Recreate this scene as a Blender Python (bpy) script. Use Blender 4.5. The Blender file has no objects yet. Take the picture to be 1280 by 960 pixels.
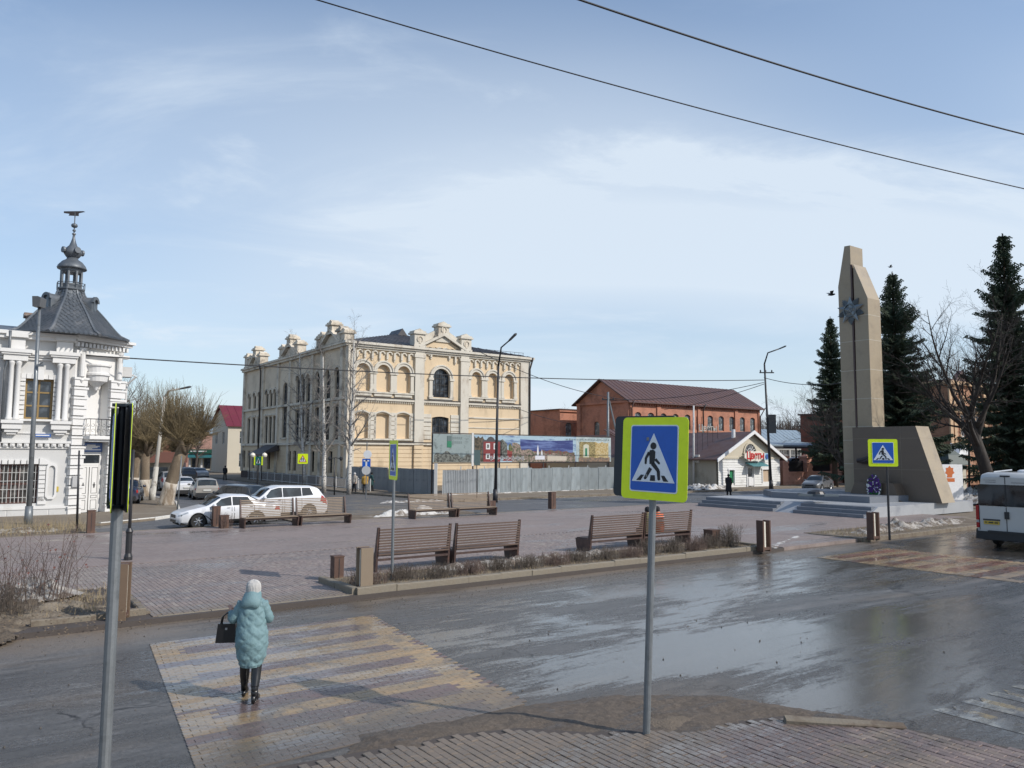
import bpy, math, random, bmesh
from mathutils import Vector, Matrix, noise
R = math.radians
SC = bpy.context.scene
C = SC.collection
H_CAM = 3.4; FPX = 961.0
CAMM = Matrix.Rotation(R(90+5.11), 3, 'X') @ Matrix.Rotation(R(.3), 3, 'Z')
cd = bpy.data.cameras.new('camera'); cam = bpy.data.objects.new('camera', cd); C.objects.link(cam)
cd.sensor_width = 36; cd.lens = FPX/1280*36; cd.clip_start = .1; cd.clip_end = 6000
cam.matrix_world = Matrix.Translation((0, 0, H_CAM)) @ CAMM.to_4x4()
SC.camera = cam
SC.render.resolution_x = 1024; SC.render.resolution_y = 768
SC.view_settings.view_transform = 'Standard'; SC.view_settings.look = 'None'
SC.view_settings.exposure = 0.25; SC.view_settings.gamma = 1
SUN = Vector((.93*math.cos(R(37)), -.37*math.cos(R(37)), math.sin(R(37)))).normalized()
# ---------------------------------------------------------------- world
wd = bpy.data.worlds.new('World'); SC.world = wd; wd.use_nodes = True
nt = wd.node_tree; nt.nodes.clear()
def wn(t, **k):
    n = nt.nodes.new(t)
    for a, b in k.items(): setattr(n, a, b)
    return n
def lk(a, b): nt.links.new(a, b)
out = wn('ShaderNodeOutputWorld'); bg = wn('ShaderNodeBackground'); bg.inputs[1].default_value = .125
sky = wn('ShaderNodeTexSky', sky_type='NISHITA', sun_disc=False)
sky.sun_elevation = R(37); sky.sun_rotation = math.atan2(SUN.x, SUN.y); sky.altitude = 100
sky.air_density = 1.0; sky.dust_density = 1.0; sky.ozone_density = 2.2
tc = wn('ShaderNodeTexCoord'); sp = wn('ShaderNodeSeparateXYZ'); lk(tc.outputs['Generated'], sp.inputs[0])
def wm(op, a, b=None, clamp=False):
    n = wn('ShaderNodeMath', operation=op, use_clamp=clamp)
    for i, q in enumerate((a, b)):
        if q is None: continue
        if isinstance(q, (int, float)): n.inputs[i].default_value = q
        else: lk(q, n.inputs[i])
    return n.outputs[0]
zz = wm('ADD', wm('MAXIMUM', sp.outputs[2], 0.0), .16)
cx = wm('DIVIDE', sp.outputs[0], zz); cy = wm('DIVIDE', sp.outputs[1], zz)
cb = wn('ShaderNodeCombineXYZ'); lk(cx, cb.inputs[0]); lk(cy, cb.inputs[1])
mp = wn('ShaderNodeMapping'); mp.inputs['Rotation'].default_value = (0, 0, R(-52)); mp.inputs['Scale'].default_value = (.55, 1.15, 1)
lk(cb.outputs[0], mp.inputs[0])
def wnoise(vec, sc, det, rough, dist, lo, hi, off=0):
    n = wn('ShaderNodeTexNoise'); n.inputs['Scale'].default_value = sc; n.inputs['Detail'].default_value = det
    n.inputs['Roughness'].default_value = rough; n.inputs['Distortion'].default_value = dist
    if off:
        a = wn('ShaderNodeVectorMath', operation='ADD'); lk(vec, a.inputs[0]); a.inputs[1].default_value = (off, off*.7, 0); vec = a.outputs[0]
    lk(vec, n.inputs['Vector'])
    r = wn('ShaderNodeMapRange', interpolation_type='SMOOTHSTEP'); r.inputs[1].default_value = lo; r.inputs[2].default_value = hi
    lk(n.outputs[0], r.inputs[0]); return r.outputs[0]
veil = wnoise(mp.outputs[0], .42, 3, .5, .3, .40, .66, 3.2)
wisp = wnoise(mp.outputs[0], 1.5, 8, .62, .7, .44, .78, 1.3)
puff = wnoise(cb.outputs[0], 2.3, 9, .6, .3, .56, .80, 7.7)
low = wn('ShaderNodeMapRange', interpolation_type='SMOOTHSTEP'); low.inputs[1].default_value = .05; low.inputs[2].default_value = .62
low.inputs[3].default_value = .78; low.inputs[4].default_value = .06; lk(sp.outputs[2], low.inputs[0])
c1 = wm('ADD', wm('MULTIPLY', veil, .55), wm('MULTIPLY', wm('MULTIPLY', wisp, wm('ADD', veil, .3)), .55))
deck = wn('ShaderNodeMapRange', interpolation_type='SMOOTHSTEP'); deck.inputs[1].default_value = -1.5; deck.inputs[2].default_value = .5; deck.inputs[3].default_value = .25; deck.inputs[4].default_value = .95; lk(cx, deck.inputs[0])
c1 = wm('MULTIPLY', c1, deck.outputs[0])
c2 = wm('ADD', c1, wm('MULTIPLY', wm('MULTIPLY', puff, veil), .35))
cm = wm('MINIMUM', wm('ADD', wm('ADD', c2, wm('MULTIPLY', low.outputs[0], .66)), wm('MULTIPLY', deck.outputs[0], .10)), .90)
hs = wn('ShaderNodeHueSaturation'); hs.inputs['Saturation'].default_value = 1.32; hs.inputs['Value'].default_value = 1.0; lk(sky.outputs[0], hs.inputs['Color'])
mx = wn('ShaderNodeMix', data_type='RGBA'); lk(cm, mx.inputs[0]); lk(hs.outputs[0], mx.inputs[6])
mx.inputs[7].default_value = (5.1, 5.75, 6.45, 1)
lk(mx.outputs[2], bg.inputs[0]); lk(bg.outputs[0], out.inputs[0])
sl = bpy.data.lights.new('sun', 'SUN'); sl.energy = 3.2; sl.angle = R(.55); sl.color = (1, .945, .87)
so = bpy.data.objects.new('sun', sl); C.objects.link(so); so.rotation_euler = SUN.to_track_quat('Z', 'Y').to_euler()
# ---------------------------------------------------------------- geometry of the view, used to survey positions on the ground
def ray(px, py): return CAMM @ Vector(((px-640)/FPX, -(py-480)/FPX, -1))
def G(px, py, z=0):
    d = ray(px, py); t = (z-H_CAM)/d.z
    return Vector((d.x*t, d.y*t, z))
def W(px, py, Y):
    d = ray(px, py); t = Y/d.y
    return Vector((d.x*t, Y, H_CAM+d.z*t))
E1 = Vector((.81, .586, 0)).normalized(); E2 = Vector((-E1.y, E1.x, 0)); TH = math.atan2(E1.y, E1.x)
def along(o, d, px, z=3.4):     # distance from o along d at which a plumb line stands at column px
    r = ray(px, 566); k = r.x/r.y
    return (k*o.y-o.x)/(d.x-k*d.y)
def UV(u, v, z=0): return Vector((u*E1.x+v*E2.x, u*E1.y+v*E2.y, z))
def uvof(p): return (p.x*E1.x+p.y*E1.y, p.x*E2.x+p.y*E2.y)
# ---------------------------------------------------------------- materials
MC = {}
class NT:
    def __init__(s, name):
        s.m = bpy.data.materials.new(name); s.m.use_nodes = True; s.t = s.m.node_tree
        s.b = s.t.nodes['Principled BSDF']; s.tc = s.n('ShaderNodeTexCoord')
    def n(s, t, **k):
        n = s.t.nodes.new(t)
        for a, b in k.items(): setattr(n, a, b)
        return n
    def l(s, a, b): s.t.links.new(a, b)
    def put(s, inp, v):
        if isinstance(v, (int, float)): inp.default_value = v
        elif isinstance(v, tuple): inp.default_value = v if len(v) == 4 or len(inp.default_value) == 3 else (*v, 1)
        else: s.l(v, inp)
    def math(s, op, a, b=0, clamp=False):
        n = s.n('ShaderNodeMath', operation=op, use_clamp=clamp); s.put(n.inputs[0], a); s.put(n.inputs[1], b); return n.outputs[0]
    def noise(s, scale, detail=4, rough=.55, vec=None, stretch=None, dist=0, rot=0):
        v = vec or s.tc.outputs['Object']
        if stretch:
            m = s.n('ShaderNodeMapping'); m.inputs['Scale'].default_value = stretch; m.inputs['Rotation'].default_value = (0, 0, rot); s.l(v, m.inputs[0]); v = m.outputs[0]
        n = s.n('ShaderNodeTexNoise'); n.inputs['Scale'].default_value = scale; n.inputs['Detail'].default_value = detail
        n.inputs['Roughness'].default_value = rough; n.inputs['Distortion'].default_value = dist; s.l(v, n.inputs['Vector']); return n.outputs[0]
    def rng(s, x, a, b, c=0.0, d=1.0):
        n = s.n('ShaderNodeMapRange', interpolation_type='SMOOTHSTEP')
        s.put(n.inputs[0], x)
        for i, q in enumerate((a, b, c, d)): s.put(n.inputs[i+1], q)
        return n.outputs[0]
    def mix(s, f, a, b, mode='MIX'):
        n = s.n('ShaderNodeMix', data_type='RGBA', blend_type=mode); s.put(n.inputs[0], f); s.put(n.inputs[6], a); s.put(n.inputs[7], b); return n.outputs[2]
    def bump(s, h, strength, dist=.02):
        n = s.n('ShaderNodeBump'); s.put(n.inputs['Strength'], strength); n.inputs['Distance'].default_value = dist; s.l(h, n.inputs['Height']); s.l(n.outputs[0], s.b.inputs['Normal']); return n
    def fin(s, col=None, rough=None, metal=None, spec=None):
        if col is not None: s.put(s.b.inputs['Base Color'], col)
        if rough is not None: s.put(s.b.inputs['Roughness'], rough)
        if metal is not None: s.put(s.b.inputs['Metallic'], metal)
        if spec is not None: s.put(s.b.inputs['Specular IOR Level'], spec)
        return s.m
def sc(c, k): return tuple(min(1, x*k) for x in c[:3])
def mat(name, col, rough=.7, var=.18, vs=3.0, col2=None, c2s=1.2, c2lo=.5, c2hi=.7, bump=.25, bs=30, bd=.01, metal=0, spec=.5, stretch=None, orand=0):
    if name in MC: return MC[name]
    t = NT(name)
    a = t.noise(vs, 5, .6, stretch=stretch)
    c = t.mix(a, sc(col, 1-var), sc(col, 1+var))
    c = t.mix(t.rng(t.noise(vs*14, 3, .6), .35, .7, 0, .35), c, sc(col, 1-var*1.6))
    if col2: c = t.mix(t.rng(t.noise(c2s, 6, .65, stretch=stretch), c2lo, c2hi), c, col2)
    if orand:
        c = t.mix(t.math('MULTIPLY', t.n('ShaderNodeObjectInfo').outputs['Random'], orand), c, sc(col, .45))
    if bump: t.bump(t.noise(bs, 4, .6), bump, bd)
    MC[name] = t.fin(c, t.rng(t.noise(vs*2, 3), .3, .7, max(.03, rough-.1), min(1, rough+.1)), metal, spec)
    return MC[name]
def flat(name, col, rough=.5, metal=0, spec=.5, emit=0, alpha=None):
    if name in MC: return MC[name]
    t = NT(name); m = t.fin(col, rough, metal, spec)
    c = t.mix(t.rng(t.noise(9, 4), .4, .75, 0, .5), col, sc(col, .82)); t.l(c, t.b.inputs['Base Color'])
    if emit: t.b.inputs['Emission Color'].default_value = (*col, 1); t.b.inputs['Emission Strength'].default_value = emit
    MC[name] = m; return m
def glassm(name, col=(.02, .025, .03), rough=.06):
    if name in MC: return MC[name]
    t = NT(name); c = t.mix(t.rng(t.noise(1.3, 3, .5), .45, .62), col, sc(col, 3.2))
    t.bump(t.noise(1.5, 2), .04, .02); MC[name] = t.fin(c, rough, 0, .8); return MC[name]
def brickm(name, c1, c2, mortar, scale=1.0, w=.25, h=.075, stain=(.1, .05, .035)):
    if name in MC: return MC[name]
    t = NT(name); s = t.n('ShaderNodeSeparateXYZ'); t.l(t.tc.outputs['Object'], s.inputs[0])
    c = t.n('ShaderNodeCombineXYZ'); t.l(t.math('ADD', s.outputs[0], s.outputs[1]), c.inputs[0]); t.l(s.outputs[2], c.inputs[1])
    b = t.n('ShaderNodeTexBrick'); t.l(c.outputs[0], b.inputs['Vector'])
    b.inputs['Scale'].default_value = scale; b.inputs['Brick Width'].default_value = w; b.inputs['Row Height'].default_value = h
    b.inputs['Mortar Size'].default_value = .008; b.inputs['Color1'].default_value = (*c1, 1); b.inputs['Color2'].default_value = (*c2, 1); b.inputs['Mortar'].default_value = (*mortar, 1)
    k = t.mix(t.rng(t.noise(.5, 6, .65), .42, .72, 0, .65), b.outputs[0], stain)
    k = t.mix(t.rng(t.noise(5, 5, .7), .5, .8, 0, .4), k, sc(c1, 1.35))
    t.bump(b.outputs['Fac'], -.4, .01); MC[name] = t.fin(k, .85); return MC[name]
# ---------------------------------------------------------------- mesh builder
class MB:
    def __init__(s, T=None): s.v = []; s.f = []; s.m = []; s.T = T; s.mi = 0; s.r = None
    def add(s, vs, fs):
        b = len(s.v)
        if s.T is not None: s.v += [tuple(s.T @ Vector(p)) for p in vs]
        else: s.v += [tuple(p) for p in vs]
        s.f += [tuple(b+i for i in f) for f in fs]; s.m += [s.mi]*len(fs)
        if s.r is not None: s.r += [random.random()]*len(fs) if False else [s.rv]*len(fs)
    def box(s, x0, y0, z0, x1, y1, z1):
        s.add([(x0, y0, z0), (x1, y0, z0), (x1, y1, z0), (x0, y1, z0), (x0, y0, z1), (x1, y0, z1), (x1, y1, z1), (x0, y1, z1)],
              [(3, 2, 1, 0), (4, 5, 6, 7), (0, 1, 5, 4), (1, 2, 6, 5), (2, 3, 7, 6), (3, 0, 4, 7)])
    def cb(s, cx, cy, cz, sx, sy, sz): s.box(cx-sx/2, cy-sy/2, cz-sz/2, cx+sx/2, cy+sy/2, cz+sz/2)
    def prism(s, pts, ax, a, b):
        n = len(pts)
        f = {'y': lambda p, q: (p[0], q, p[1]), 'x': lambda p, q: (q, p[0], p[1]), 'z': lambda p, q: (p[0], p[1], q)}[ax]
        s.add([f(p, a) for p in pts]+[f(p, b) for p in pts], [tuple(range(n)), tuple(range(2*n-1, n-1, -1))]+[(i, i+n, (i+1) % n+n, (i+1) % n) for i in range(n)])
    def tube(s, pts, rad, n=8, cap=True, flat=1.0):
        pts = [Vector(p) for p in pts]; k = len(pts)
        if isinstance(rad, (int, float)): rad = [rad]*k
        vs = []; fs = []
        up = None
        for i, p in enumerate(pts):
            d = (pts[min(i+1, k-1)]-pts[max(i-1, 0)])
            d = d.normalized() if d.length > 1e-9 else Vector((0, 0, 1))
            if up is None:
                a = Vector((0, 0, 1)) if abs(d.z) < .8 else Vector((0, 1, 0)); x = d.cross(a).normalized()
            else: x = (up-d*up.dot(d)).normalized()
            y = d.cross(x); up = x
            for j in range(n):
                t = 2*math.pi*j/n; vs.append(p+x*math.cos(t)*rad[i]+y*math.sin(t)*rad[i]*flat)
        for i in range(k-1):
            for j in range(n): fs.append((i*n+j, i*n+(j+1) % n, (i+1)*n+(j+1) % n, (i+1)*n+j))
        if cap: fs.append(tuple(range(n-1, -1, -1))); fs.append(tuple((k-1)*n+j for j in range(n)))
        s.add(vs, fs)
    def lathe(s, prof, n=16, c=(0, 0, 0), a0=0, sy=1):
        vs = []; fs = []
        for r, z in prof:
            for j in range(n):
                t = a0+2*math.pi*j/n; vs.append((c[0]+r*math.cos(t), c[1]+r*math.sin(t)*sy, c[2]+z))
        for i in range(len(prof)-1):
            for j in range(n): fs.append((i*n+j, i*n+(j+1) % n, (i+1)*n+(j+1) % n, (i+1)*n+j))
        fs.append(tuple(range(n-1, -1, -1))); fs.append(tuple((len(prof)-1)*n+j for j in range(n)))
        s.add(vs, fs)
    def mesh(s, name, mats, smooth=False):
        me = bpy.data.meshes.new(name); me.from_pydata(s.v, [], s.f); me.validate()
        for m in (mats if isinstance(mats, (list, tuple)) else [mats]): me.materials.append(m)
        if any(s.m) and len(me.polygons) == len(s.m): me.polygons.foreach_set('material_index', s.m)
        if s.r is not None and len(me.polygons) == len(s.r):
            at = me.attributes.new('rnd', 'FLOAT', 'FACE'); at.data.foreach_set('value', s.r)
        if smooth: me.polygons.foreach_set('use_smooth', [True]*len(me.polygons))
        me.update(); return me
    def build(s, name, mats, parent=None, loc=(0, 0, 0), rz=0, smooth=False, kind=None, label=None):
        return link(name, s.mesh(name, mats, smooth), parent, loc, rz, kind, label)
def link(name, me, parent=None, loc=(0, 0, 0), rz=0, kind=None, label=None):
    o = bpy.data.objects.new(name, me); C.objects.link(o); o.location = loc; o.rotation_euler = (0, 0, rz) if not isinstance(rz, tuple) else rz
    if parent: o.parent = parent
    if kind: o['kind'] = kind
    if label: o['label'] = label
    return o
def thing(name, label, cat, loc=(0, 0, 0), rz=0, group=None):
    o = bpy.data.objects.new(name, None); C.objects.link(o); o.location = loc
    o.rotation_euler = rz if isinstance(rz, tuple) else (0, 0, rz); o.empty_display_size = .3
    o['label'] = label; o['category'] = cat
    if group: o['group'] = group
    return o
def tag(o, label, cat, group=None):
    o['label'] = label; o['category'] = cat
    if group: o['group'] = group
    return o
KIDS = {}
def dup(root, loc, rz, label=None):
    def cp(o, par):
        c = o.copy(); C.objects.link(c)
        if par: c.parent = par
        for k in [x for x in o.children]: cp(k, c)
        return c
    r = cp(root, None); r.location = loc; r.rotation_euler = rz if isinstance(rz, tuple) else (0, 0, rz)
    if label: r['label'] = label
    return r
def inpoly(x, y, P):
    c = False; j = len(P)-1
    for i in range(len(P)):
        if (P[i][1] > y) != (P[j][1] > y) and x < (P[j][0]-P[i][0])*(y-P[i][1])/(P[j][1]-P[i][1])+P[i][0]: c = not c
        j = i
    return c
def text(body, size, m, parent, loc, rot, ext=.01, name='lettering', sx=1.0, bold=.0, shear=0):
    cu = bpy.data.curves.new(name, 'FONT'); cu.body = body; cu.size = size; cu.extrude = ext; cu.offset = bold; cu.align_x = 'CENTER'; cu.align_y = 'CENTER'; cu.shear = shear
    o = bpy.data.objects.new(name, cu); C.objects.link(o)
    me = bpy.data.meshes.new_from_object(o); bpy.data.objects.remove(o)
    me.materials.clear(); me.materials.append(m)
    for v in me.vertices: v.co.x *= sx
    q = link(name, me, parent, loc); q.rotation_euler = rot; return q
# ================================================================ GROUND
def wetmat(name, base, dark, scale=.22, lo=.42, hi=.62, stretch=(.55, 1.6, 1), dry=.55, brown=None, wet=.07, bumpk=.35, pave=None, rnd=False, edge=None, wetdark=.62, cracks=False):
    t = NT(name); pos = t.n('ShaderNodeNewGeometry').outputs['Position']
    mp = t.n('ShaderNodeMapping'); mp.inputs['Rotation'].default_value = (0, 0, -TH); t.l(pos, mp.inputs[0]); P = mp.outputs[0]
    sx = t.n('ShaderNodeSeparateXYZ'); t.l(P, sx.inputs[0]); u, v = sx.outputs[0], sx.outputs[1]
    n1 = t.noise(scale, 7, .62, vec=P, stretch=stretch, dist=.8)
    n2 = t.noise(1.1, 7, .68, vec=P, stretch=(.45, 2.1, 1), dist=1.2)
    n3 = t.noise(16, 4, .7, vec=P)
    w = t.math('ADD', t.math('ADD', n1, t.math('MULTIPLY', t.math('SUBTRACT', n2, .5), .42)), t.math('MULTIPLY', t.math('SUBTRACT', n3, .5), .30))
    w = t.math('ADD', w, t.math('MULTIPLY', t.math('SUBTRACT', t.noise(1.9, 6, .7, vec=P, stretch=(.16, 2.2, 1), dist=.5), .5), .34))
    if edge: w = t.math('ADD', w, edge(t, u, v))
    mask = t.rng(w, lo, hi)
    damp = t.rng(w, lo-.16, lo+.03)
    c = t.mix(t.noise(.7, 6, .65, vec=P), sc(base, .8), sc(base, 1.25))
    c = t.mix(t.rng(t.noise(38, 3, .7, vec=P), .5, .8, 0, .55), c, sc(base, 1.7))
    c = t.mix(t.rng(t.noise(70, 2, .6, vec=P), .52, .75, 0, .75), c, sc(dark, .6)); c = t.mix(t.rng(t.noise(110, 2, .6, vec=P), .6, .78, 0, .6), c, sc(base, 2.1))
    c = t.mix(t.rng(t.noise(13, 7, .8, vec=P), .36, .64), sc(base, .62) if not rnd and not pave else c, c)
    c = t.mix(t.rng(t.noise(26, 4, .8, vec=P), .56, .72, 0, .55), c, sc(base, 1.7))
    h = t.math('ADD', t.noise(30, 5, .8, vec=P), t.noise(9, 3, .6, vec=P))
    if pave: c, h = pave(t, P, u, v, c)
    if rnd: c = rnd(t, P, u, v, c)
    if cracks:
        dv = t.n('ShaderNodeTexNoise'); dv.inputs['Scale'].default_value = 1.3; dv.inputs['Detail'].default_value = 5; t.l(P, dv.inputs['Vector'])
        av = t.n('ShaderNodeVectorMath', operation='MULTIPLY_ADD'); t.l(dv.outputs['Color'], av.inputs[0]); av.inputs[1].default_value = (1.6, 1.6, 0); t.l(P, av.inputs[2])
        vo = t.n('ShaderNodeTexVoronoi', feature='DISTANCE_TO_EDGE'); vo.inputs['Scale'].default_value = .38; t.l(av.outputs[0], vo.inputs['Vector'])
        ck = t.math('MULTIPLY', t.rng(vo.outputs['Distance'], .004, .016, 1, 0), t.rng(t.noise(.5, 3, .5, vec=P), .48, .6))
        c = t.mix(ck, c, (.025, .022, .02))
        stv = t.noise(.9, 6, .65, vec=P, stretch=(.16, 2.6, 1), dist=.4); c = t.mix(t.rng(stv, .4, .66), c, sc(base, .62)); c = t.mix(t.rng(t.noise(2.2, 6, .7, vec=P, stretch=(.3, 1.6, 1)), .5, .75, 0, .5), c, sc(base, 1.5))
    if brown:
        bc, bf = brown(t, P, u, v); c = t.mix(bf, c, bc)
    c = t.mix(t.math('MULTIPLY', damp, .8), c, t.mix(1.0, c, sc((1, 1, 1), wetdark), 'MULTIPLY'))
    rough = t.math('ADD', t.math('MULTIPLY', t.rng(damp, 0, 1), .28-dry), dry)
    rough = t.math('ADD', t.math('MULTIPLY', mask, wet-.28), rough, True)
    rough = t.math('MAXIMUM', rough, wet)
    t.bump(h, t.math('MULTIPLY', t.math('SUBTRACT', 1.0, t.math('MULTIPLY', mask, .93)), bumpk), .012)
    # thin water skin
    m = t.fin(c, rough, 0, .5)
    t.b.inputs['Coat Weight'].default_value = 0
    t.l(t.math('MULTIPLY', mask, .65), t.b.inputs['Coat Weight']); t.b.inputs['Coat Roughness'].default_value = .12; t.b.inputs['Coat IOR'].default_value = 1.33
    cn = t.n('ShaderNodeBump'); cn.inputs['Strength'].default_value = .7; cn.inputs['Distance'].default_value = .01
    t.l(t.noise(14, 7, .78, vec=P, stretch=(.5, 1.7, 1)), cn.inputs['Height']); t.l(cn.outputs[0], t.b.inputs['Coat Normal'])
    return m
MUD = (.20, .158, .118)
def road_edge(t, u, v):      # puddles collect in the middle of the junction; the west end is only damp
    a = t.rng(u, 2.0, 9.5, -.07, .035); b = t.rng(v, 14.4, 16.6, 0, -.12); c = t.math('MULTIPLY', t.rng(v, 7.6, 9.2, -.10, 0), t.rng(u, 7.5, 10, 1, 0))
    return t.math('ADD', a, t.math('ADD', b, c))
def road_brown(t, P, u, v):
    n = t.noise(.9, 6, .65, vec=P, stretch=(.5, 1.3, 1))
    a = t.math('MULTIPLY', t.rng(t.math('ADD', v, t.math('MULTIPLY', n, 2.2)), 15.6, 17.6), t.rng(v, 20, 22, 1, 0))
    b = t.math('MULTIPLY', t.rng(t.math('ADD', v, t.math('MULTIPLY', n, -2.6)), 5.8, 8.0, 1, 0), t.rng(u, 7.5, 11, 1, .12))
    s = t.rng(t.noise(.35, 6, .6, vec=P, stretch=(.4, 1.8, 1)), .52, .7, 0, .55)
    return MUD, t.math('MAXIMUM', t.math('MULTIPLY', t.math('MAXIMUM', a, b), .85), s)
m_road = wetmat('wet_asphalt', (.175, .168, .16), (.06, .058, .055), edge=road_edge, brown=road_brown, lo=.455, hi=.60, dry=.46, bumpk=1.0, wet=.12, cracks=True, wetdark=.42)
m_far = wetmat('far_asphalt', (.13, .13, .132), (.06, .06, .06), lo=.60, hi=.8, dry=.65, wet=.16)
m_earth = mat('bare_earth', (.19, .155, .115), .95, .25, .4, (.28, .25, .20), .25, .5, .75, 1, 18, .03)
m_dirt = mat('spring_dirt', (.15, .115, .08), .95, .35, 1.6, (.27, .23, .175), 1.1, .45, .7, .9, 22, .03)
m_mud = wetmat('mud_layer', (.135, .105, .078), (.07, .05, .035), lo=.6, hi=.72, dry=.8, bumpk=1.0, scale=.8)
m_kerb = mat('kerb_concrete', (.22, .19, .145), .85, .2, 2.0, (.17, .13, .09), 1.8, .46, .66, .6, 25, .01)
m_kerbd = mat('kerb_dirty', (.21, .178, .135), .85, .25, 2.5, (.12, .09, .065), 2.3, .42, .62, .6, 25, .01)
m_kerbw = mat('kerb_whitewash', (.62, .60, .55), .85, .2, 2.0, (.2, .17, .13), 2.2, .5, .66, .5, 25, .01)
def pvcol(c1, c2, c3, mortar=(.07, .06, .055)):
    def f(t, P, u, v, c):
        at = t.n('ShaderNodeAttribute', attribute_name='rnd'); oi = t.n('ShaderNodeObjectInfo')
        r = t.math('FRACT', t.math('ADD', at.outputs['Fac'], oi.outputs['Random']))
        k = t.mix(t.rng(r, 0, 1), c1, c2); k = t.mix(t.rng(r, .86, .93, 0, .7), k, c3)
        k = t.mix(t.rng(t.noise(.35, 6, .65, vec=P), .42, .68, 0, .6), k, sc(c1, 1.3))
        return t.mix(t.rng(t.noise(6, 6, .7, vec=P), .5, .75, 0, .4), k, MUD)
    return f
def brickpave(c1, c2, mortar):
    def f(t, P, u, v, c):
        cm = t.n('ShaderNodeCombineXYZ'); t.l(v, cm.inputs[0]); t.l(u, cm.inputs[1])
        b = t.n('ShaderNodeTexBrick'); t.l(cm.outputs[0], b.inputs['Vector']); b.inputs['Scale'].default_value = 1
        b.inputs['Brick Width'].default_value = .2; b.inputs['Row Height'].default_value = .1; b.inputs['Mortar Size'].default_value = .004
        b.inputs['Color1'].default_value = (*c1, 1); b.inputs['Color2'].default_value = (*c2, 1); b.inputs['Mortar'].default_value = (*mortar, 1)
        k = t.mix(t.rng(t.noise(.35, 6, .65, vec=P), .42, .68, 0, .6), b.outputs[0], sc(c1, 1.3))
        return k, t.math('MULTIPLY', b.outputs['Fac'], -1.0)
    return f
def plaza_brown(t, P, u, v):
    n = t.noise(.8, 6, .65, vec=P)
    return MUD, t.math('MULTIPLY', t.rng(t.math('ADD', v, t.math('MULTIPLY', n, -1.6)), 16.0, 17.4, 1, 0), .85)
PV1, PV2, PV3 = (.215, .172, .155), (.262, .215, .193), (.32, .275, .235)
m_pave = wetmat('plaza_pavers', PV1, (.1, .08, .07), rnd=pvcol(PV1, PV2, PV3), lo=.62, hi=.74, dry=.68, brown=plaza_brown, wetdark=.75)
m_pavefar = wetmat('plaza_paving', PV1, (.1, .08, .07), pave=brickpave(PV1, PV2, (.12, .1, .095)), lo=.62, hi=.74, dry=.68, wetdark=.75)
m_jointl = mat('joint_grit', (.13, .11, .095), .95); m_joint = mat('joint_sand', (.075, .062, .055), .95)
NP1, NP2 = (.17, .128, .115), (.215, .16, .142)
def walk_brown(t, P, u, v):
    n = t.noise(1.1, 7, .65, vec=P, dist=.5)
    a = t.rng(t.math('ADD', v, t.math('MULTIPLY', n, 2.4)), 6.7, 7.7)
    return MUD, t.math('MAXIMUM', t.math('MULTIPLY', a, .9), t.rng(n, .47, .6, 0, .85))
m_walk = wetmat('walk_pavers', NP1, (.1, .08, .07), rnd=pvcol(NP1, NP2, (.33, .265, .21)), lo=.50, hi=.66, dry=.55, brown=walk_brown, scale=.5, bumpk=.5)
def zebra(col, col2):
    def f(t, P, u, v, c):
        at = t.n('ShaderNodeAttribute', attribute_name='rnd'); oi = t.n('ShaderNodeObjectInfo')
        r = t.math('FRACT', t.math('ADD', at.outputs['Fac'], oi.outputs['Random']))
        k = t.mix(r, col, col2)
        k = t.mix(t.rng(t.noise(.8, 7, .7, vec=P, dist=1), .5, .62, 0, .8), k, (.17, .15, .135)); k = t.mix(t.math('MULTIPLY', t.rng(t.math('ADD', v, t.math('MULTIPLY', t.noise(1.2, 6, .7, vec=P), -2.6)), 7.4, 9.2, 1, 0), .85), k, (.15, .125, .10))
        k = t.mix(t.rng(t.noise(3.0, 7, .75, vec=P, stretch=(.35, 1.2, 1)), .5, .7, 0, .6), k, (.15, .13, .115)); return t.mix(t.rng(t.noise(14, 5, .7, vec=P), .45, .75, 0, .5), k, sc(MUD, .9))
    return f
zedge = lambda t, u, v: t.math('ADD', t.rng(v, 8.5, 12.5, -.12, .03), t.rng(u, 5.4, 6.9, 0, -.05))
m_zy = wetmat('yellow_pavers', (.5, .38, .22), (.2, .15, .1), rnd=zebra((.42, .285, .15), (.38, .285, .175)), lo=.42, hi=.58, dry=.5, edge=zedge, scale=.4, wetdark=.62, wet=.10)
m_zr = wetmat('pink_pavers', (.25, .18, .19), (.1, .08, .07), rnd=zebra((.165, .115, .112), (.19, .14, .135)), lo=.42, hi=.58, dry=.5, edge=zedge, scale=.4, wetdark=.62, wet=.10)
m_zb = wetmat('brown_pavers', (.2, .09, .06), (.1, .05, .04), rnd=zebra((.20, .085, .05), (.24, .11, .07)), lo=.44, hi=.56, dry=.6, scale=.3, wetdark=.7)

def slab(name, poly, z0, z1, m, kind='structure'):
    b = MB(); b.prism([(p[0], p[1]) for p in poly][::-1], 'z', z1, z0); o = b.build(name, m, None, (0, 0, 0), TH); o['kind'] = kind; return o
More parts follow.
